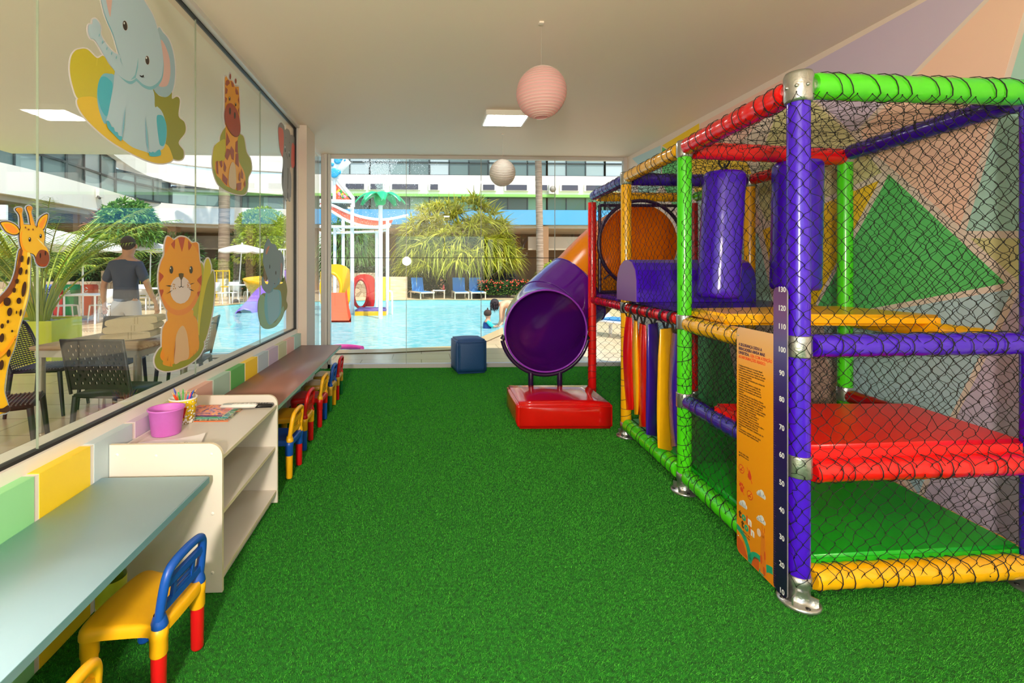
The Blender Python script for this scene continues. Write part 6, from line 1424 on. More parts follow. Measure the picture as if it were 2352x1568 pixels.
def slat(t, mat, sh):
    mb = MB(); z1 = sh + .42
    for j in range(22):
        f = j / 21; z = sh + .02 + .39 * f; y = .19 + .13 * f; hw = .225 * (1 - .12 * f ** 3)
        mb.tube([(-hw, y, z), (-hw * .5, y + .022, z), (0, y + .03, z), (hw * .5, y + .022, z), (hw, y, z)], .0062, mat, 5)
    for k_ in range(12):
        x = -.2 + .4 * k_ / 11; mb.tube([(x, .19 + .026 * (1 - (x / .2) ** 2), sh), (x * .9, .32 + .026 * (1 - (x / .2) ** 2), z1)], .0035, mat, 4)
    mb.build('slatted_backrest', t, local=True)
    MB().tube(crom([(-.225, .18, sh - .02), (-.235, .25, sh + .2), (-.21, .32, z1 - .03), (-.12, .34, z1), (.12, .34, z1), (.21, .32, z1 - .03), (.235, .25, sh + .2), (.225, .18, sh - .02)], 4, False), .016, mat, 8).build('back_frame', t, local=True)
    mb = MB()
    for k_ in range(16): y = -.20 + .38 * k_ / 15; mb.tube([(-.2, y, sh + .004), (.2, y, sh + .004)], .006, M('lighter_resin', (84, 78, 74), .35), 5)  # slats in a lighter resin tone than the chair
    mb.build('seat_slats', t, local=True)
pgp = chair_proto(DKm, perf, 'chair', 'dark perforated chairs around the outdoor table', sh=.44); slp = chair_proto(DKm, slat, 'chair', 'dark slatted chairs beside the outdoor table', sh=.44)
def put(o, first, u, d, rz, lb): o = o if first else copy_tree(o); p = G(u, d); o.location = (p.x, p.y, -.01); o.rotation_euler = (0, 0, rz); o['label'] = lb; return o
put(slp, True, 112, 4.6, PI / 2 + .15, 'dark slatted chair facing the outdoor table, beside the lime planter'); put(slp, False, 0, 3.35, PI / 2 + .5, 'dark slatted chair lowest at the left edge behind the giraffe sticker')
put(pgp, True, 262, 4.9, .12, 'brown perforated chair on the far side of the outdoor table, under the towels'); put(pgp, False, 276, 3.75, PI - .08, 'dark perforated chair on the near side of the outdoor table'); put(pgp, False, 425, 5.0, -PI / 2 + .2, 'dark chair behind the base of the tiger sticker')
tc_ = G(272, 4.35); t = thing('outdoor_table', 'outdoor table with pale wood-look top and thick metal legs just outside the window', 'table', (tc_.x, tc_.y, -.01), -.04)
MB().rbox((-.47, -.42, .70), (.47, .42, .735), .01, M('pale_wood_top', (214, 186, 150), .35, var=(176, 140, 104), vscale=3, stretch=(1, 12, 1)), 2).build('tabletop', t, local=True)
MB().box((-.44, -.39, .64), (.44, .39, .70), M('table_apron', (184, 176, 160), .5)).build('apron', t, local=True)
for x, y in ((-.41, -.36), (.41, -.36), (-.41, .36), (.41, .36)): MB().tube([(x, y, .66), (x, y, 0)], .032, M('satin_steel', (176, 170, 156), .3, metal=.7), 14).build('leg', t, local=True)
for k_, (dz, lb) in enumerate(((0, 'lowest folded beige towel in the stack'), (.07, 'middle folded beige towel in the stack'), (.135, 'folded beige towel on top of the stack'))):
    c = D(304, 760, 4.35); t = thing('towel', lb + ' on the outdoor table', 'towel', (c.x + .02 * k_, c.y, .732 + dz), .12 + .05 * k_, 'folded towels on the outdoor table')
    mb = MB(); prof = crom([(-.2, .012), (-.21, .035), (-.19, .062), (-.08, .068), (.1, .07), (.19, .064), (.205, .035), (.19, .008), (0, .0), (-.15, .0)], 5); mb.prism([(p.x, p.y + .012 * (p.x / .2) * 1) for p in prof], lambda a, b, h: (a, h, b), -.13, .13, M('towel_cloth', (206, 186, 150), .95, bump=.6, bscale=220)); mb.build('towel_fold', t, local=True, fix=True)
    MB().box((.02, -.131, .012), (.028, .131, .072), M('towel_stripe', (176, 156, 120), .9)).box((.045, -.131, .012), (.052, .131, .0725), M('towel_stripe', (176, 156, 120), .9)).build('woven_stripe', t, local=True)

# ------------------------------------------------------------------ sun loungers
SLB_ = M('sling_blue', (52, 130, 196), .6); TEAK = M('lounger_frame', (222, 206, 178), .5)
lp = thing('sun_lounger', 'lounger', 'sun lounger', (0, 0, 0), 0, 'blue sun loungers under the screw pine')
MB().box((-.29, -.9, .30), (.29, .35, .33), SLB_).build('seat_sling', lp, local=True); MB().add([(-.29, .35, .32), (.29, .35, .32), (.29, .52, .95), (-.29, .52, .95), (-.29, .37, .31), (.29, .37, .31), (.29, .54, .94), (-.29, .54, .94)], [(0, 1, 2, 3), (4, 7, 6, 5), (3, 2, 6, 7), (0, 3, 7, 4), (1, 5, 6, 2)], SLB_).build('back_sling', lp, local=True)
MB().box((-.33, -.95, .27), (-.29, .65, .33), TEAK).box((.29, -.95, .27), (.33, .65, .33), TEAK).box((-.33, -.97, .27), (.33, -.92, .33), TEAK).build('frame', lp, local=True)
for x, y in ((-.31, -.85), (.31, -.85), (-.31, .5), (.31, .5)): MB().box((x - .025, y - .025, 0), (x + .025, y + .025, .28), TEAK).build('leg', lp, local=True)
for i, (u, d, lb) in enumerate(((1056, 21.95, 'blue sun lounger, left one of the pair behind the pool'), (1094, 21.95, 'blue sun lounger, right one of the pair beside the flowering hedge'), (966, 21.9, 'blue sun lounger at the left under the drooping leaves'))):
    o = lp if i == 0 else copy_tree(lp); p = G(u, d); o.location = (p.x, p.y, -.01); o.rotation_euler = (0, 0, (.03, 0, .35)[i]); o['label'] = lb
p = G(1008, 21.9); t = thing('side_table', 'small low table with a red bottle between the loungers', 'side table', (p.x, p.y, -.01))
MB().box((-.28, -.2, .34), (.28, .2, .38), PWm).build('tabletop', t, local=True)
for x, y in ((-.25, -.17), (.25, -.17), (-.25, .17), (.25, .17)): MB().box((x - .02, y - .02, 0), (x + .02, y + .02, .35), TEAK).build('leg', t, local=True)
tag(MB().lathe([(.001, 0), (.05, .0), (.05, .16), (.02, .22), (.02, .25), (.001, .25)], (p.x + .22, p.y, .37), M('bottle_red', (214, 70, 66), .4), 14).build('bottle'), 'small red bottle standing on the low table between the loungers', 'bottle')
p = G(1416, 9.6); t = thing('sun_lounger', 'white and blue sun lounger seen through the net near the red post', 'sun lounger', (p.x, p.y, -.01), .6)
MB().rbox((-.3, -.9, .28), (.3, .3, .34), .02, PWm, 2).build('seat_panel', t, local=True); MB().obox((0, .5, .52), (.3, 0, 0), (0, .22, .22), (0, -.015, .015), PWm).build('back_panel', t, local=True); MB().box((-.25, -.7, .34), (.25, .25, .37), SLB_).build('cushion', t, local=True)
for x, y in ((-.26, -.8), (.26, -.8), (-.26, .3), (.26, .3)): MB().tube([(x, y, .3), (x, y * 1.05, 0)], [.04, .03], PWm, 8).build('leg', t, local=True)

# ------------------------------------------------------------------ water play toys in the pool
PIP = M('white_pipe', (240, 242, 244), .35); BRS = M('yellow_cap', (240, 190, 50), .4)
WL = -.9
def W(u, v, d): return D(u, v, d)
Wt = thing('water_play_frame', 'white pipe water play frame with red curved channel and tipping bucket in the pool', 'water play equipment', tuple(W(800, 700, 15.5))[:2] + (WL,))
def pipe(pts, r, name='pipe'): return MB().tube(pts, r, PIP, 14).build(name, Wt)
dW = 15.2
for u, v0, r in ((809, 470, .062), (769, 520, .055), (890, 505, .055), (788, 500, .06), (865, 530, .055)):
    d_ = dW + {809: 0, 769: .3, 890: -.2, 788: 1.6, 865: 1.7}[u]; a = W(u, v0, d_); pipe([(a.x, a.y, WL), a], r, 'upright_pipe')
a, b_ = W(735, 520, dW), W(892, 523, dW - .2); pipe([a, b_], .05); a, b_ = W(735, 536, dW + 1.5), W(880, 531, dW + 1.6); pipe([a, b_], .045); pipe([W(769, 524, dW + .3), W(790, 534, dW + 1.6)], .045); pipe([W(890, 524, dW - .2), W(865, 532, dW + 1.7)], .045)
pipe([W(735, 461, dW), W(811, 463, dW)], .06); pipe([W(768, 404, dW), W(811, 455, dW), W(811, 475, dW)], .06); pipe([W(768, 460, dW), W(768, 395, dW)], .06)
rd = M('red_panel', (240, 84, 40), .4)
MB().prism([(771, 421), (806, 460), (771, 459)], lambda a, b, h: W(a, b, dW + h), -.02, .02, rd).build('red_triangle_panel', Wt, fix=True)
mb = MB()
for k_ in range(16): q = W(random.uniform(774, 784) + (k_ % 3) * 5, 458 - random.uniform(2, 10) - (2 - k_ % 3) * 6, dW - .025); mb.ell(q, (.045, .01, .045), random.choice([BRS, M('dot_green', (60, 150, 70), .5), M('dot_pink', (230, 150, 170), .5)]), 10, 6)
mb.build('panel_dots', Wt)
cp_ = crom([W(735, 463, dW), W(765, 472, dW), W(800, 488, dW), (W(840, 500, dW)), W(885, 504, dW), W(938, 494, dW)], 6, False)
pipe(cp_, .045, 'curved_rim'); pipe([p + Vector((-.02 * k_ / 6, .0, -.12 - .15 * math.sin(min(k_ / len(cp_), 1) * PI))) for k_, p in enumerate(cp_[:-4])], .045, 'curved_rim')
mb = MB(); A_ = cp_[:-4]; B_ = [p + Vector((-.02 * k_ / 6, .0, -.12 - .15 * math.sin(min(k_ / len(cp_), 1) * PI))) for k_, p in enumerate(A_)]
mb.add(A_ + B_ + [p + Vector((0, .04, 0)) for p in A_ + B_], [(k_, k_ + 1, len(A_) + k_ + 1, len(A_) + k_) for k_ in range(len(A_) - 1)] + [(2 * len(A_) + k_, 3 * len(A_) + k_, 3 * len(A_) + k_ + 1, 2 * len(A_) + k_ + 1) for k_ in range(len(A_) - 1)], M('channel_red', (236, 100, 74), .4)); mb.build('red_channel', Wt)
bk = W(772, 385, dW + .1); MB().lathe([(.001, -.42), (.19, -.42), (.32, .40), (.30, .40), (.18, -.38), (.001, -.38)], bk, M('bucket_white', (238, 240, 242), .35), 28, Matrix.Rotation(.55, 3, 'Y')).build('tipping_bucket', Wt)
mb = MB()
for (a, z, r_) in ((-1.6, .2, .12), (-1.2, -.2, .16), (-1.0, .33, .05), (-1.9, .0, .06), (-1.4, .3, .07), (-.8, -.1, .08)): q = Matrix.Rotation(.55, 3, 'Y') @ Vector((.285 * math.cos(a), .285 * math.sin(a), z)); mb.ell(bk + q, (r_, .03, r_), M('bucket_blue', (40, 160, 210), .4), 12, 8)
mb.build('blue_spots', Wt)
mb = MB()
for u, v in ((770, 522), (796, 522), (809, 522), (820, 520), (862, 521), (890, 521), (788, 535), (865, 532), (805, 478), (884, 530)):
    q = W(u, v, dW - .05); mb.lathe([(.085, -.02), (.085, .02)], q, PIP, 14, caps=True)
    for k_ in range(6): mb.ell(q + Vector((.07 * math.cos(k_), .07 * math.sin(k_) - .0, .03)), .016, BRS, 6, 4)
mb.build('pipe_flange', Wt)
# palm shaped fountain
q = W(874, 470, 13.6); t = thing('palm_fountain', 'white fountain pole with a green plastic palm crown spraying water', 'fountain', (q.x, q.y, WL))
MB().tube([(q.x, q.y, WL), (q.x, q.y, q.z)], .062, PIP, 18).build('pole', t)
GP = M('green_plastic_leaf', (14, 190, 120), .3)
for k_ in range(8):
    a = 2 * PI * k_ / 8 + .2; R_ = .72; pts = [(q.x + math.cos(a) * R_ * s_, q.y + math.sin(a) * R_ * s_, q.z + .22 + .22 * math.sin(min(s_ * 1.9, PI)) - .36 * s_ ** 2.4) for s_ in np.linspace(0.08, 1, 9)]
    mb = MB(); sd_ = Vector((-math.sin(a), math.cos(a), 0)); vs = []
    for j, p in enumerate(pts): wd = .15 * math.sin(PI * (.12 + .8 * j / 8)) + .01; p = Vector(p); vs += [p - sd_ * wd - Vector((0, 0, .03)), p + Vector((0, 0, .015)), p + sd_ * wd - Vector((0, 0, .03))]
    vs += [v - Vector((0, 0, .02)) for v in vs]; o27 = 27
    fs = [(j * 3 + i, j * 3 + i + 1, j * 3 + i + 4, j * 3 + i + 3) for j in range(8) for i in range(2)] + [(o27 + j * 3 + i + 3, o27 + j * 3 + i + 4, o27 + j * 3 + i + 1, o27 + j * 3 + i) for j in range(8) for i in range(2)] + [(j * 3, j * 3 + 3, o27 + j * 3 + 3, o27 + j * 3) for j in range(8)] + [(j * 3 + 5, j * 3 + 2, o27 + j * 3 + 2, o27 + j * 3 + 5) for j in range(8)]
    mb.add(vs, fs, GP, True).build('leaf', t)
MB().lathe([(.09, 0), (.15, .05), (.17, .22), (.12, .3), (.03, .33)], (q.x, q.y, q.z - .02), GP, 24).build('crown_core', t)
# spray of drops
n_ = 5200; s_ = rng.random(n_) ** .7; a = rng.random(n_) * 2 * PI; cone = np.where(rng.random(n_) < .5, 1.0, rng.random(n_) ** .5); rr = cone * (.10 + 1.15 * s_ ** 1.5) * rng.uniform(.8, 1.05, n_)
P_ = np.stack([q.x + np.cos(a) * rr * .85, q.y + np.sin(a) * rr * .85, q.z + .28 + 1.75 * s_ - .5 * np.maximum(s_ - .5, 0) * cone], 1) + rng.normal(0, .01, (n_, 3))
n2 = 1600; a = rng.random(n2) * 2 * PI; rr = rng.uniform(1.0, 1.7, n2); P2_ = np.stack([q.x + np.cos(a) * rr, q.y + np.sin(a) * rr, rng.uniform(q.z - .8, q.z + 1.6, n2)], 1); P_ = np.concatenate([P_, P2_]); n_ += n2
sz = rng.uniform(.004, .011, n_)[:, None, None]; tet = np.array([[1, 1, 1.6], [1, -1, -1], [-1, 1, -1], [-1, -1, 1.2]]) * .6
V = (P_[:, None] + tet[None] * sz).reshape(-1, 3); Fc = (np.arange(n_)[:, None, None] * 4 + np.array([[0, 1, 2], [0, 3, 1], [0, 2, 3], [1, 3, 2]])[None]).reshape(-1, 3)
tag(np_mesh('water_spray', V, Fc, M('water_drop', (244, 246, 250), .1, spec=1.0), None), 'spray of water drops rising in a cone from the palm fountain', 'water spray', kind='stuff')
# arches and slides
def archpanel(u0, u1, vt, vb, d, col, name, label, hole):
    a = W(u0, vb, d); b_ = W(u1, vt, d); w_ = b_.x - a.x; h_ = b_.z - a.z; out = []
    pts = [(0, 0), (w_, 0), (w_, h_ * .82)] + [(w_ * (.5 + .5 * math.cos(q)) , h_ * (.82 + .18 * math.sin(q))) for q in np.linspace(0.3, PI, 9)]
    cx_, cz_, rx_, rz_ = hole; cx_ *= w_; cz_ *= h_; rx_ *= w_; rz_ *= h_; n_ = 32; t = thing(name, label, 'pool slide arch', (a.x + w_ / 2, a.y, WL)); m_ = M(name + '_m', col, .35)
    O = []
    for k_ in range(n_):
        q = 2 * PI * k_ / n_; dx_, dz_ = math.cos(q), math.sin(q); s_ = 9
        for i in range(len(pts)):
            p, r = Vector((*pts[i], 0)), Vector((*pts[(i + 1) % len(pts)], 0)); e_ = r - p; den = dx_ * e_.y - dz_ * e_.x
            if abs(den) > 1e-9:
                tt = ((p.x - cx_) * e_.y - (p.y - cz_) * e_.x) / den; uu = ((p.x - cx_) * dz_ - (p.y - cz_) * dx_) / den
                if tt > 0 and -1e-6 <= uu <= 1 + 1e-6: s_ = min(s_, tt)
        O.append((cx_ + dx_ * s_, cz_ + dz_ * s_))
    I = [(cx_ + rx_ * math.cos(2 * PI * k_ / n_), cz_ + rz_ * math.sin(2 * PI * k_ / n_)) for k_ in range(n_)]
    vs = [(a.x + p[0], a.y + dy_, a.z + p[1]) for dy_ in (0, .1) for p in O + I]; m2 = 2 * n_; fs = []
    for k_ in range(n_):
        k2 = (k_ + 1) % n_; fs += [(k_, k2, n_ + k2, n_ + k_), (m2 + k2, m2 + k_, m2 + n_ + k_, m2 + n_ + k2), (n_ + k_, n_ + k2, m2 + n_ + k2, m2 + n_ + k_), (k2, k_, m2 + k_, m2 + k2)]
    MB().add(vs, fs, m_).build('arch_panel', t)
    MB().tube([(a.x + cx_ + rx_ * math.cos(q), a.y - .01, a.z + cz_ + rz_ * math.sin(q)) for q in [2 * PI * k_ / 40 for k_ in range(40)]], .05, m_, 8, closed=True).build('arch_rim', t); return t, m_
t, m_ = archpanel(736, 803, 606, 700, 14.2, (250, 184, 10), 'yellow_slide_arch', 'yellow plastic arch panel at the top of the orange water slide', (.36, .42, .34, .36))
mb = MB(); sr = M('slide_coral', (244, 92, 58), .4); prof = [(-.36, .12), (-.32, 0), (.32, 0), (.36, .12)]; pts = []
top = W(773, 672, 14.0); botm = W(772, 736, 12.6); vs = []
for k_ in range(9):
    s_ = k_ / 8; c = top.lerp(botm, s_) + Vector((0, 0, -.10 * math.sin(PI * s_))); wd = .30 + .10 * s_
    vs += [(c.x - wd, c.y, c.z + .12), (c.x - wd + .05, c.y, c.z), (c.x + wd - .05, c.y, c.z), (c.x + wd, c.y, c.z + .12), (c.x + wd, c.y, c.z - .06), (c.x - wd, c.y, c.z - .06)]
mb.add(vs, [(k_ * 6 + i, k_ * 6 + (i + 1) % 6, (k_ + 1) * 6 + (i + 1) % 6, (k_ + 1) * 6 + i) for k_ in range(8) for i in range(6)], sr).build('coral_slide', t)
t, m_ = archpanel(812, 860, 629, 704, 15.6, (206, 24, 26), 'red_arch', 'red plastic arch standing in the pool between the white pipes', (.34, .40, .34, .44))
a, b_ = W(815, 719, 14.4), W(886, 709, 14.4); o = tag(MB().box((a.x, a.y, -.08), (b_.x, a.y + 1.1, .06), M('step_yellow', (244, 176, 24), .4)).box((a.x, a.y + .02, .06), (b_.x, a.y + 1.1, .10), M('step_violet', (110, 90, 160), .5)).build('play_platform'), 'yellow edged platform with violet top at water level in the pool', 'platform')
p = W(895, 655, 14.8); t = thing('water_ladder', 'yellow and white ladder hoop beside the fountain pole', 'ladder', (p.x, p.y, WL))
MB().tube([(p.x - .08, p.y, WL), (p.x - .08, p.y, .55)] + [(p.x - .08 * math.cos(q), p.y, .55 + .12 * math.sin(q)) for q in np.linspace(.3, PI - .3, 6)] + [(p.x + .08, p.y, .55), (p.x + .08, p.y, WL)], .03, PIP, 8).build('hoop', t); MB().box((p.x - .25, p.y + .2, .35), (p.x + .0, p.y + .26, 1.1), M('panel_lime', (214, 200, 40), .4)).build('panel', t)
# yellow bowl slide and purple slide seen through the left window
YB = M('slide_yellow', (250, 186, 24), .3, coat=.4); PU = M('slide_violet', (136, 96, 196), .35)
c = W(618, 655, 17.5); t = thing('yellow_bowl_slide', 'yellow curved bowl slide with violet chute running into the pool', 'pool slide', (c.x, c.y, WL))
mb = MB()
vs = []; n1, n2_ = 30, 7
for i in range(n1 + 1):
    a = PI * .75 + 1.15 * PI * i / n1; Rr = 1.15
    for j in range(n2_ + 1):
        f = j / n2_; rr = Rr * (.55 + .45 * f ** .8); z = c.z - .55 + .62 * f ** 1.8 + .25 * (1 - i / n1); vs.append((c.x + .1 + rr * math.cos(a) * 1.0, c.y + .4 + rr * math.sin(a), z))
fs = [(i * (n2_ + 1) + j, (i + 1) * (n2_ + 1) + j, (i + 1) * (n2_ + 1) + j + 1, i * (n2_ + 1) + j + 1) for i in range(n1) for j in range(n2_)]
o = mb.add(vs, fs, YB, True).build('bowl', t); md = o.modifiers.new('thickness', 'SOLIDIFY'); md.thickness = .04
mb = MB(); pts = crom([W(628, 655, 17.2), W(600, 680, 16.6), W(583, 702, 16.0), W(560, 727, 15.2)], 6, False); vs = []
for k_, p in enumerate(pts):
    for q in np.linspace(-1.2, PI + 1.2 - PI * .0, 9): vs.append((p.x + .30 * math.cos(q + PI) * .9, p.y + .12 * math.cos(q + PI), p.z + .30 * -math.sin(q) * -.75))
fs = [(k_ * 9 + i, k_ * 9 + i + 1, (k_ + 1) * 9 + i + 1, (k_ + 1) * 9 + i) for k_ in range(len(pts) - 1) for i in range(8)]
o = mb.add(vs, fs, PU, True).build('violet_chute', t); md = o.modifiers.new('thickness', 'SOLIDIFY'); md.thickness = .03
p = W(668, 650, 17.2); MB().rbox((p.x - .25, p.y, WL), (p.x + .4, p.y + .5, 1.35), .05, PU, 2).build('violet_tower', t)
mb = MB()
for u in (646, 652, 658, 664): q = W(u, 575, 18.6); mb.tube([(q.x, q.y, 1.0), (q.x, q.y, 2.1)], .025, PIP, 6)
a, b_ = W(640, 573, 18.6), W(672, 573, 18.6); mb.tube([a, b_], .03, PIP, 6); mb.build('guard_rail', t)
p = W(500, 650, 22.5); t = thing('yellow_railing', 'small yellow metal railing behind the tiger sticker leaves', 'railing', (p.x, p.y, -.01)); mb = MB()
for k_ in range(4): mb.tube([(p.x - .35 + .3 * k_, p.y, -.01), (p.x - .35 + .3 * k_, p.y, 1.3)], .03, BRS, 6)
for z in (.5, 1.25): mb.tube([(p.x - .35, p.y, z), (p.x + .55, p.y, z)], .03, BRS, 6)
mb.build('bars', t)
# pool noodle float on the water by the near edge
pts = [PZ(u, v, -.03) for u, v in ((752, 800), (770, 797), (790, 796), (812, 797), (832, 800))]
tag(MB().tube(crom(pts, 4, False), .045, M('magenta_float', (176, 44, 120), .5), 12).build('pool_noodle'), 'magenta foam pool noodle floating by the near pool edge', 'pool noodle')

# ------------------------------------------------------------------ people
SKN = M('skin', (206, 150, 120), .55); 
def skin(name, pts, edges, mat, parent, sub=2):
    """one continuous surface grown over a jointed skeleton; pts: (x,y,z,rx,ry) in world space"""
    me = bpy.data.meshes.new(name); inv = wmat(parent).inverted() if parent else Matrix()
    me.from_pydata([tuple(inv @ Vector(p[:3])) for p in pts], edges, []); me.materials.append(mat)
    o = bpy.data.objects.new(name, me); COL.objects.link(o)
    if parent: o.parent = parent
    m = o.modifiers.new('skin', 'SKIN'); m.use_smooth_shade = True
    if not me.skin_vertices: me.skin_vertices.new()
    for i, p in enumerate(pts): me.skin_vertices[0].data[i].radius = (p[3], p[4] if len(p) > 4 else p[3]); me.skin_vertices[0].data[i].use_root = (i == 0)
    s_ = o.modifiers.new('sub', 'SUBSURF'); s_.levels = sub; s_.render_levels = sub
    return o
def bake(o):
    dg = bpy.context.evaluated_depsgraph_get(); me = bpy.data.meshes.new_from_object(o.evaluated_get(dg)); o.modifiers.clear(); o.data = me; return o
def hand(p, d_, side, sc, parts):
    """palm plus four curled fingers and a thumb, all one skeleton list"""
    pass
# man seen from behind
c = G(290, 6.85); mx_, my_ = c.x, c.y
man = thing('person', 'man in a dark blue t-shirt and pale shorts standing with his back to the window', 'person', (mx_, my_, -.01), 0)
def mp3(x, y, z, *r): return (mx_ + x, my_ + y, z, *r)
P = [mp3(0, 0, .98, .15, .12), mp3(0, -.01, 1.14, .14, .10), mp3(0, -.015, 1.32, .165, .11), mp3(0, -.01, 1.46, .13, .09), mp3(.02, 0, 1.56, .07, .068), mp3(.03, .01, 1.63, .08, .09), mp3(.035, .01, 1.72, .09, .105), mp3(.035, .01, 1.80, .07, .08)]
E = [(0, 1), (1, 2), (2, 3), (3, 4), (4, 5), (5, 6), (6, 7)]
def limb(base, pts): 
    k_ = len(P); P.extend(pts); E.append((base, k_)); E.extend([(k_ + i, k_ + i + 1) for i in range(len(pts) - 1)]); return k_ + len(pts) - 1
for s_ in (-1, 1):
    hx = .395 if s_ > 0 else -.36; hz = .80 if s_ > 0 else .83
    w_ = limb(3, [mp3(s_ * .17, -.005, 1.44, .068), mp3(s_ * .26, -.01, 1.28, .052), mp3(s_ * .31, -.01, 1.13, .046), mp3(s_ * .345, .03, .98, .040), mp3(hx - s_ * .01, .06, .88, .028), mp3(hx, .07, .82, .036, .022), mp3(hx, .08, .78, .036, .02)])
    for f in range(4): ox = (f - 1.5) * .019; limb(w_, [mp3(hx + ox, .085, .752, .0095), mp3(hx + ox * .9, .09 - .01 * f * 0, .725 + .004 * abs(f - 1.5), .009), mp3(hx + ox * .8 - s_ * .012, .07, .708, .008)])
    limb(w_ - 1, [mp3(hx - s_ * .035, .085, .79, .011), mp3(hx - s_ * .045, .09, .765, .009)])
    limb(0, [mp3(s_ * .095, 0, .86, .095), mp3(s_ * .105, .01, .68, .078), mp3(s_ * .11, .01, .48, .056), mp3(s_ * .115, -.02, .32, .056), mp3(s_ * .12, -.01, .10, .036), mp3(s_ * .12, .02, .045, .04, .035), mp3(s_ * .135, .13, .03, .038, .028)])
bd_ = skin('body', P, E, SKN, man); bake(bd_)
HR = M('short_grey_hair', (84, 74, 70), .9, bump=1, bscale=300)
MB().ell((mx_ + .035, my_ - .016, 1.742), (.094, .105, .112), HR, 20, 14).build('hair', man)
mb = MB()
for s_ in (-1, 1): mb.ell((mx_ + .035 + s_ * .098, my_ + .02, 1.70), (.014, .02, .033), SKN, 10, 8)
mb.build('ear', man)
SH = M('navy_tshirt', (78, 86, 106), .9, bump=.4, bscale=8)
Ps = [mp3(0, 0, .86, .19, .15), mp3(0, 0, .98, .185, .145), mp3(0, -.01, 1.12, .172, .13), mp3(0, -.015, 1.32, .20, .135), mp3(0, -.01, 1.45, .16, .11), mp3(.015, -.005, 1.525, .085, .08)]; Es = [(0, 1), (1, 2), (2, 3), (3, 4), (4, 5)]
for s_ in (-1, 1): k_ = len(Ps); Ps += [mp3(s_ * .175, -.005, 1.42, .085), mp3(s_ * .245, -.01, 1.28, .075), mp3(s_ * .285, -.01, 1.17, .070)]; Es += [(4, k_), (k_, k_ + 1), (k_ + 1, k_ + 2)]
bake(skin('tshirt', Ps, Es, SH, man))
Ps = [mp3(0, 0, .99, .17, .13), mp3(0, 0, .90, .165, .13)]; Es = [(0, 1)]
for s_ in (-1, 1): k_ = len(Ps); Ps += [mp3(s_ * .10, 0, .78, .115), mp3(s_ * .115, .005, .54, .105)]; Es += [(1, k_), (k_, k_ + 1)]
bake(skin('shorts', Ps, Es, M('pale_shorts', (206, 200, 200), .9, bump=.3, bscale=20), man))
# woman bending over in the pool and toddler
q = W(1150, 715, 12.0); wx, wy = q.x, q.y
wo = thing('person', 'woman with dark curly hair in a floral swimsuit bending over in the pool', 'person', (wx, wy, -.6))
def wp_(u, v, dd=0.0, *r): p = W(u, v, 12.0 + dd); return (p.x, p.y, p.z, *[x * 1.1 for x in r])
P = [wp_(1202, 716, .0, .15, .13), wp_(1185, 704, 0, .125, .11), wp_(1165, 699, 0, .13, .12), wp_(1158, 697, 0, .085), wp_(1147, 697, 0, .048), wp_(1139, 698, 0, .072, .075), wp_(1133, 703, 0, .078, .08), wp_(1131, 709, 0, .05)]; E = [(i, i + 1) for i in range(7)]
for dd, u2 in ((-.17, 0), (.17, 6)):
    w_ = limb(3, [wp_(1152 + u2, 703, dd, .055), wp_(1150 + u2, 718, dd * 1.1, .042), wp_(1150 + u2, 731, dd, .036), wp_(1148 + u2, 741, dd * .6, .030), wp_(1143 + u2, 747, dd * .3, .024), wp_(1139 + u2, 749, dd * .25, .03, .018)])
    for f in range(4): oz = (f - 1.5) * .017; a = P[w_]; limb(w_, [(a[0] - .045, a[1] + oz, a[2] - .005, .0088), (a[0] - .075, a[1] + oz, a[2] - .014, .008), (a[0] - .09, a[1] + oz, a[2] - .03, .0075)])
    a = P[w_]; limb(w_, [(a[0] - .02, a[1] - .04, a[2] - .01, .009), (a[0] - .045, a[1] - .05, a[2] - .02, .008)])
for s_ in (-.1, .1): limb(0, [wp_(1208, 735, s_, .095), wp_(1206, 760, s_, .075), wp_(1207, 790, s_, .05)])
bake(skin('body', P, E, M('skin_light', (226, 166, 130), .55), wo))
SW_ = M('floral_swimsuit', (206, 214, 196), .8, var=(60, 96, 84), vscale=28)
bake(skin('swimsuit', [wp_(1204, 718, 0, .165, .145), wp_(1186, 705, 0, .142, .125), wp_(1170, 701, 0, .145, .133)], [(0, 1), (1, 2)], SW_, wo))
mb = MB(); DH = M('dark_curly_hair', (44, 30, 26), .7, bump=1, bscale=80)
mb.ell(W(1136, 696, 11.98), (.115, .115, .12), DH, 16, 12)
for k_ in range(70):
    a = random.uniform(0, 2 * PI); u0, v0 = 1136 + random.uniform(-9, 9), 696 + random.uniform(-5, 6); p = W(u0, v0, 11.93 + random.uniform(-.08, .1)); L_ = random.uniform(.10, .19)
    mb.tube([p + Vector((.012 * math.sin(j * 1.6 + a), .012 * math.cos(j * 1.6 + a), -L_ * j / 6)) for j in range(7)], [.014, .014, .013, .012, .010, .007, .003], DH, 5)
mb.build('hair', wo)
to = thing('person', 'toddler with a topknot in a blue and turquoise rash top sitting in the water', 'person', tuple(W(1121, 752, 11.4))[:2] + (-.5,))
def tp_(u, v, dd=0.0, *r): p = W(u, v, 11.4 + dd); return (p.x, p.y, p.z, *[x * 1.15 for x in r])
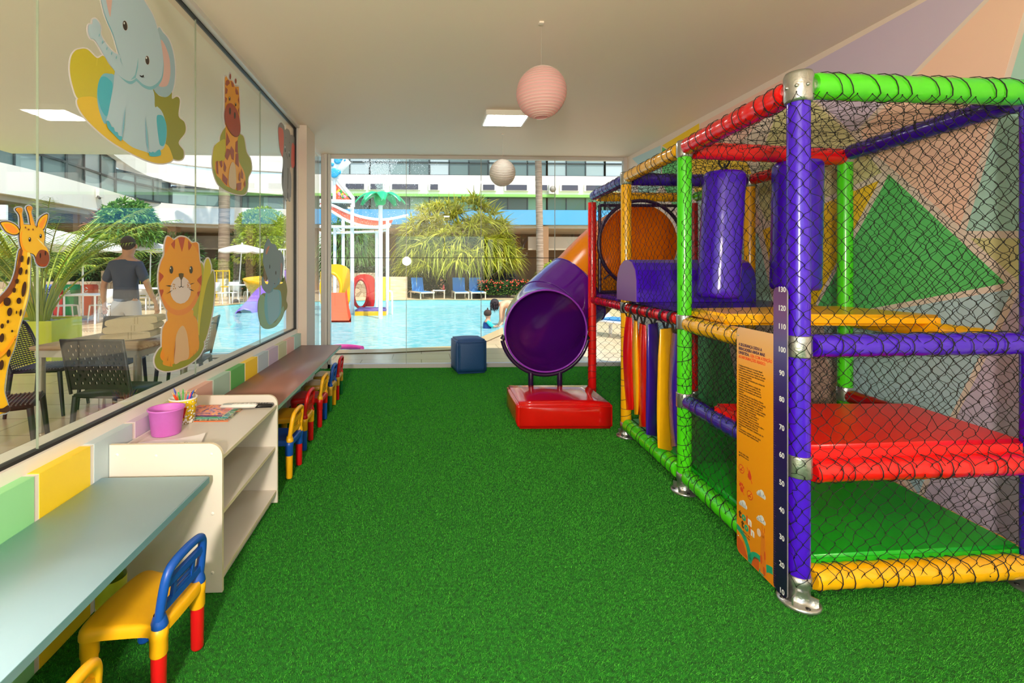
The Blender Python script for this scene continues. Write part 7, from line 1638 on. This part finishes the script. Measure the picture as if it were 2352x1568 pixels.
P = [tp_(1119, 770, 0, .08, .07), tp_(1119, 752, 0, .085, .07), tp_(1119, 741, 0, .085, .065), tp_(1120, 735, 0, .05), tp_(1121, 732, 0, .035), tp_(1121, 727, 0, .062, .066), tp_(1120, 721, 0, .07, .075), tp_(1119, 716, 0, .045)]; E = [(i, i + 1) for i in range(7)]
for dd, ue in ((-.09, 1134), (.09, 1138)):
    w_ = limb(3, [tp_(1121 if dd < 0 else 1123, 738, dd, .034), tp_(1126, 746, dd, .028), tp_(ue, 750, dd * .8, .022), tp_(ue + 7, 749, dd * .5, .019, .014)])
    for f in range(4): a = P[w_]; limb(w_, [(a[0] + .025, a[1] + (f - 1.5) * .01, a[2], .0055), (a[0] + .04, a[1] + (f - 1.5) * .01, a[2] - .006, .005)])
    a = P[w_]; limb(w_, [(a[0] + .01, a[1] - .022, a[2] + .004, .0055), (a[0] + .022, a[1] - .026, a[2] + .006, .005)])
for s_ in (-.05, .05): limb(0, [tp_(1120, 775, s_, .055), tp_(1134, 778, s_, .045), tp_(1144, 780, s_, .032)])
bake(skin('body', P, E, SKN, to))
bake(skin('rash_top', [tp_(1119, 766, 0, .092, .082), tp_(1119, 752, 0, .097, .082), tp_(1119, 741, 0, .097, .077), tp_(1120, 735.5, 0, .055)], [(0, 1), (1, 2), (2, 3)], M('rash_navy', (30, 66, 130), .8), to))
bake(skin('sleeves', [tp_(1117, 738, 0, .04), tp_(1121, 738, -.09, .042), tp_(1126, 746, -.09, .036), tp_(1133, 750, -.07, .028), tp_(1123, 738, .09, .042), tp_(1128, 746, .09, .036), tp_(1137, 750, .07, .028)], [(0, 1), (1, 2), (2, 3), (0, 4), (4, 5), (5, 6)], M('rash_turquoise', (60, 206, 196), .8), to))
q = W(1120, 720, 11.4); MB().ell(q + Vector((0, 0, .012)), (.096, .1, .09), M('toddler_hair', (70, 48, 36), .8, bump=1, bscale=120), 14, 10)  .ell(q + Vector((.0, 0, .115)), (.018, .018, .03), M('toddler_hair', (70, 48, 36)), 8, 6).build('hair', to)
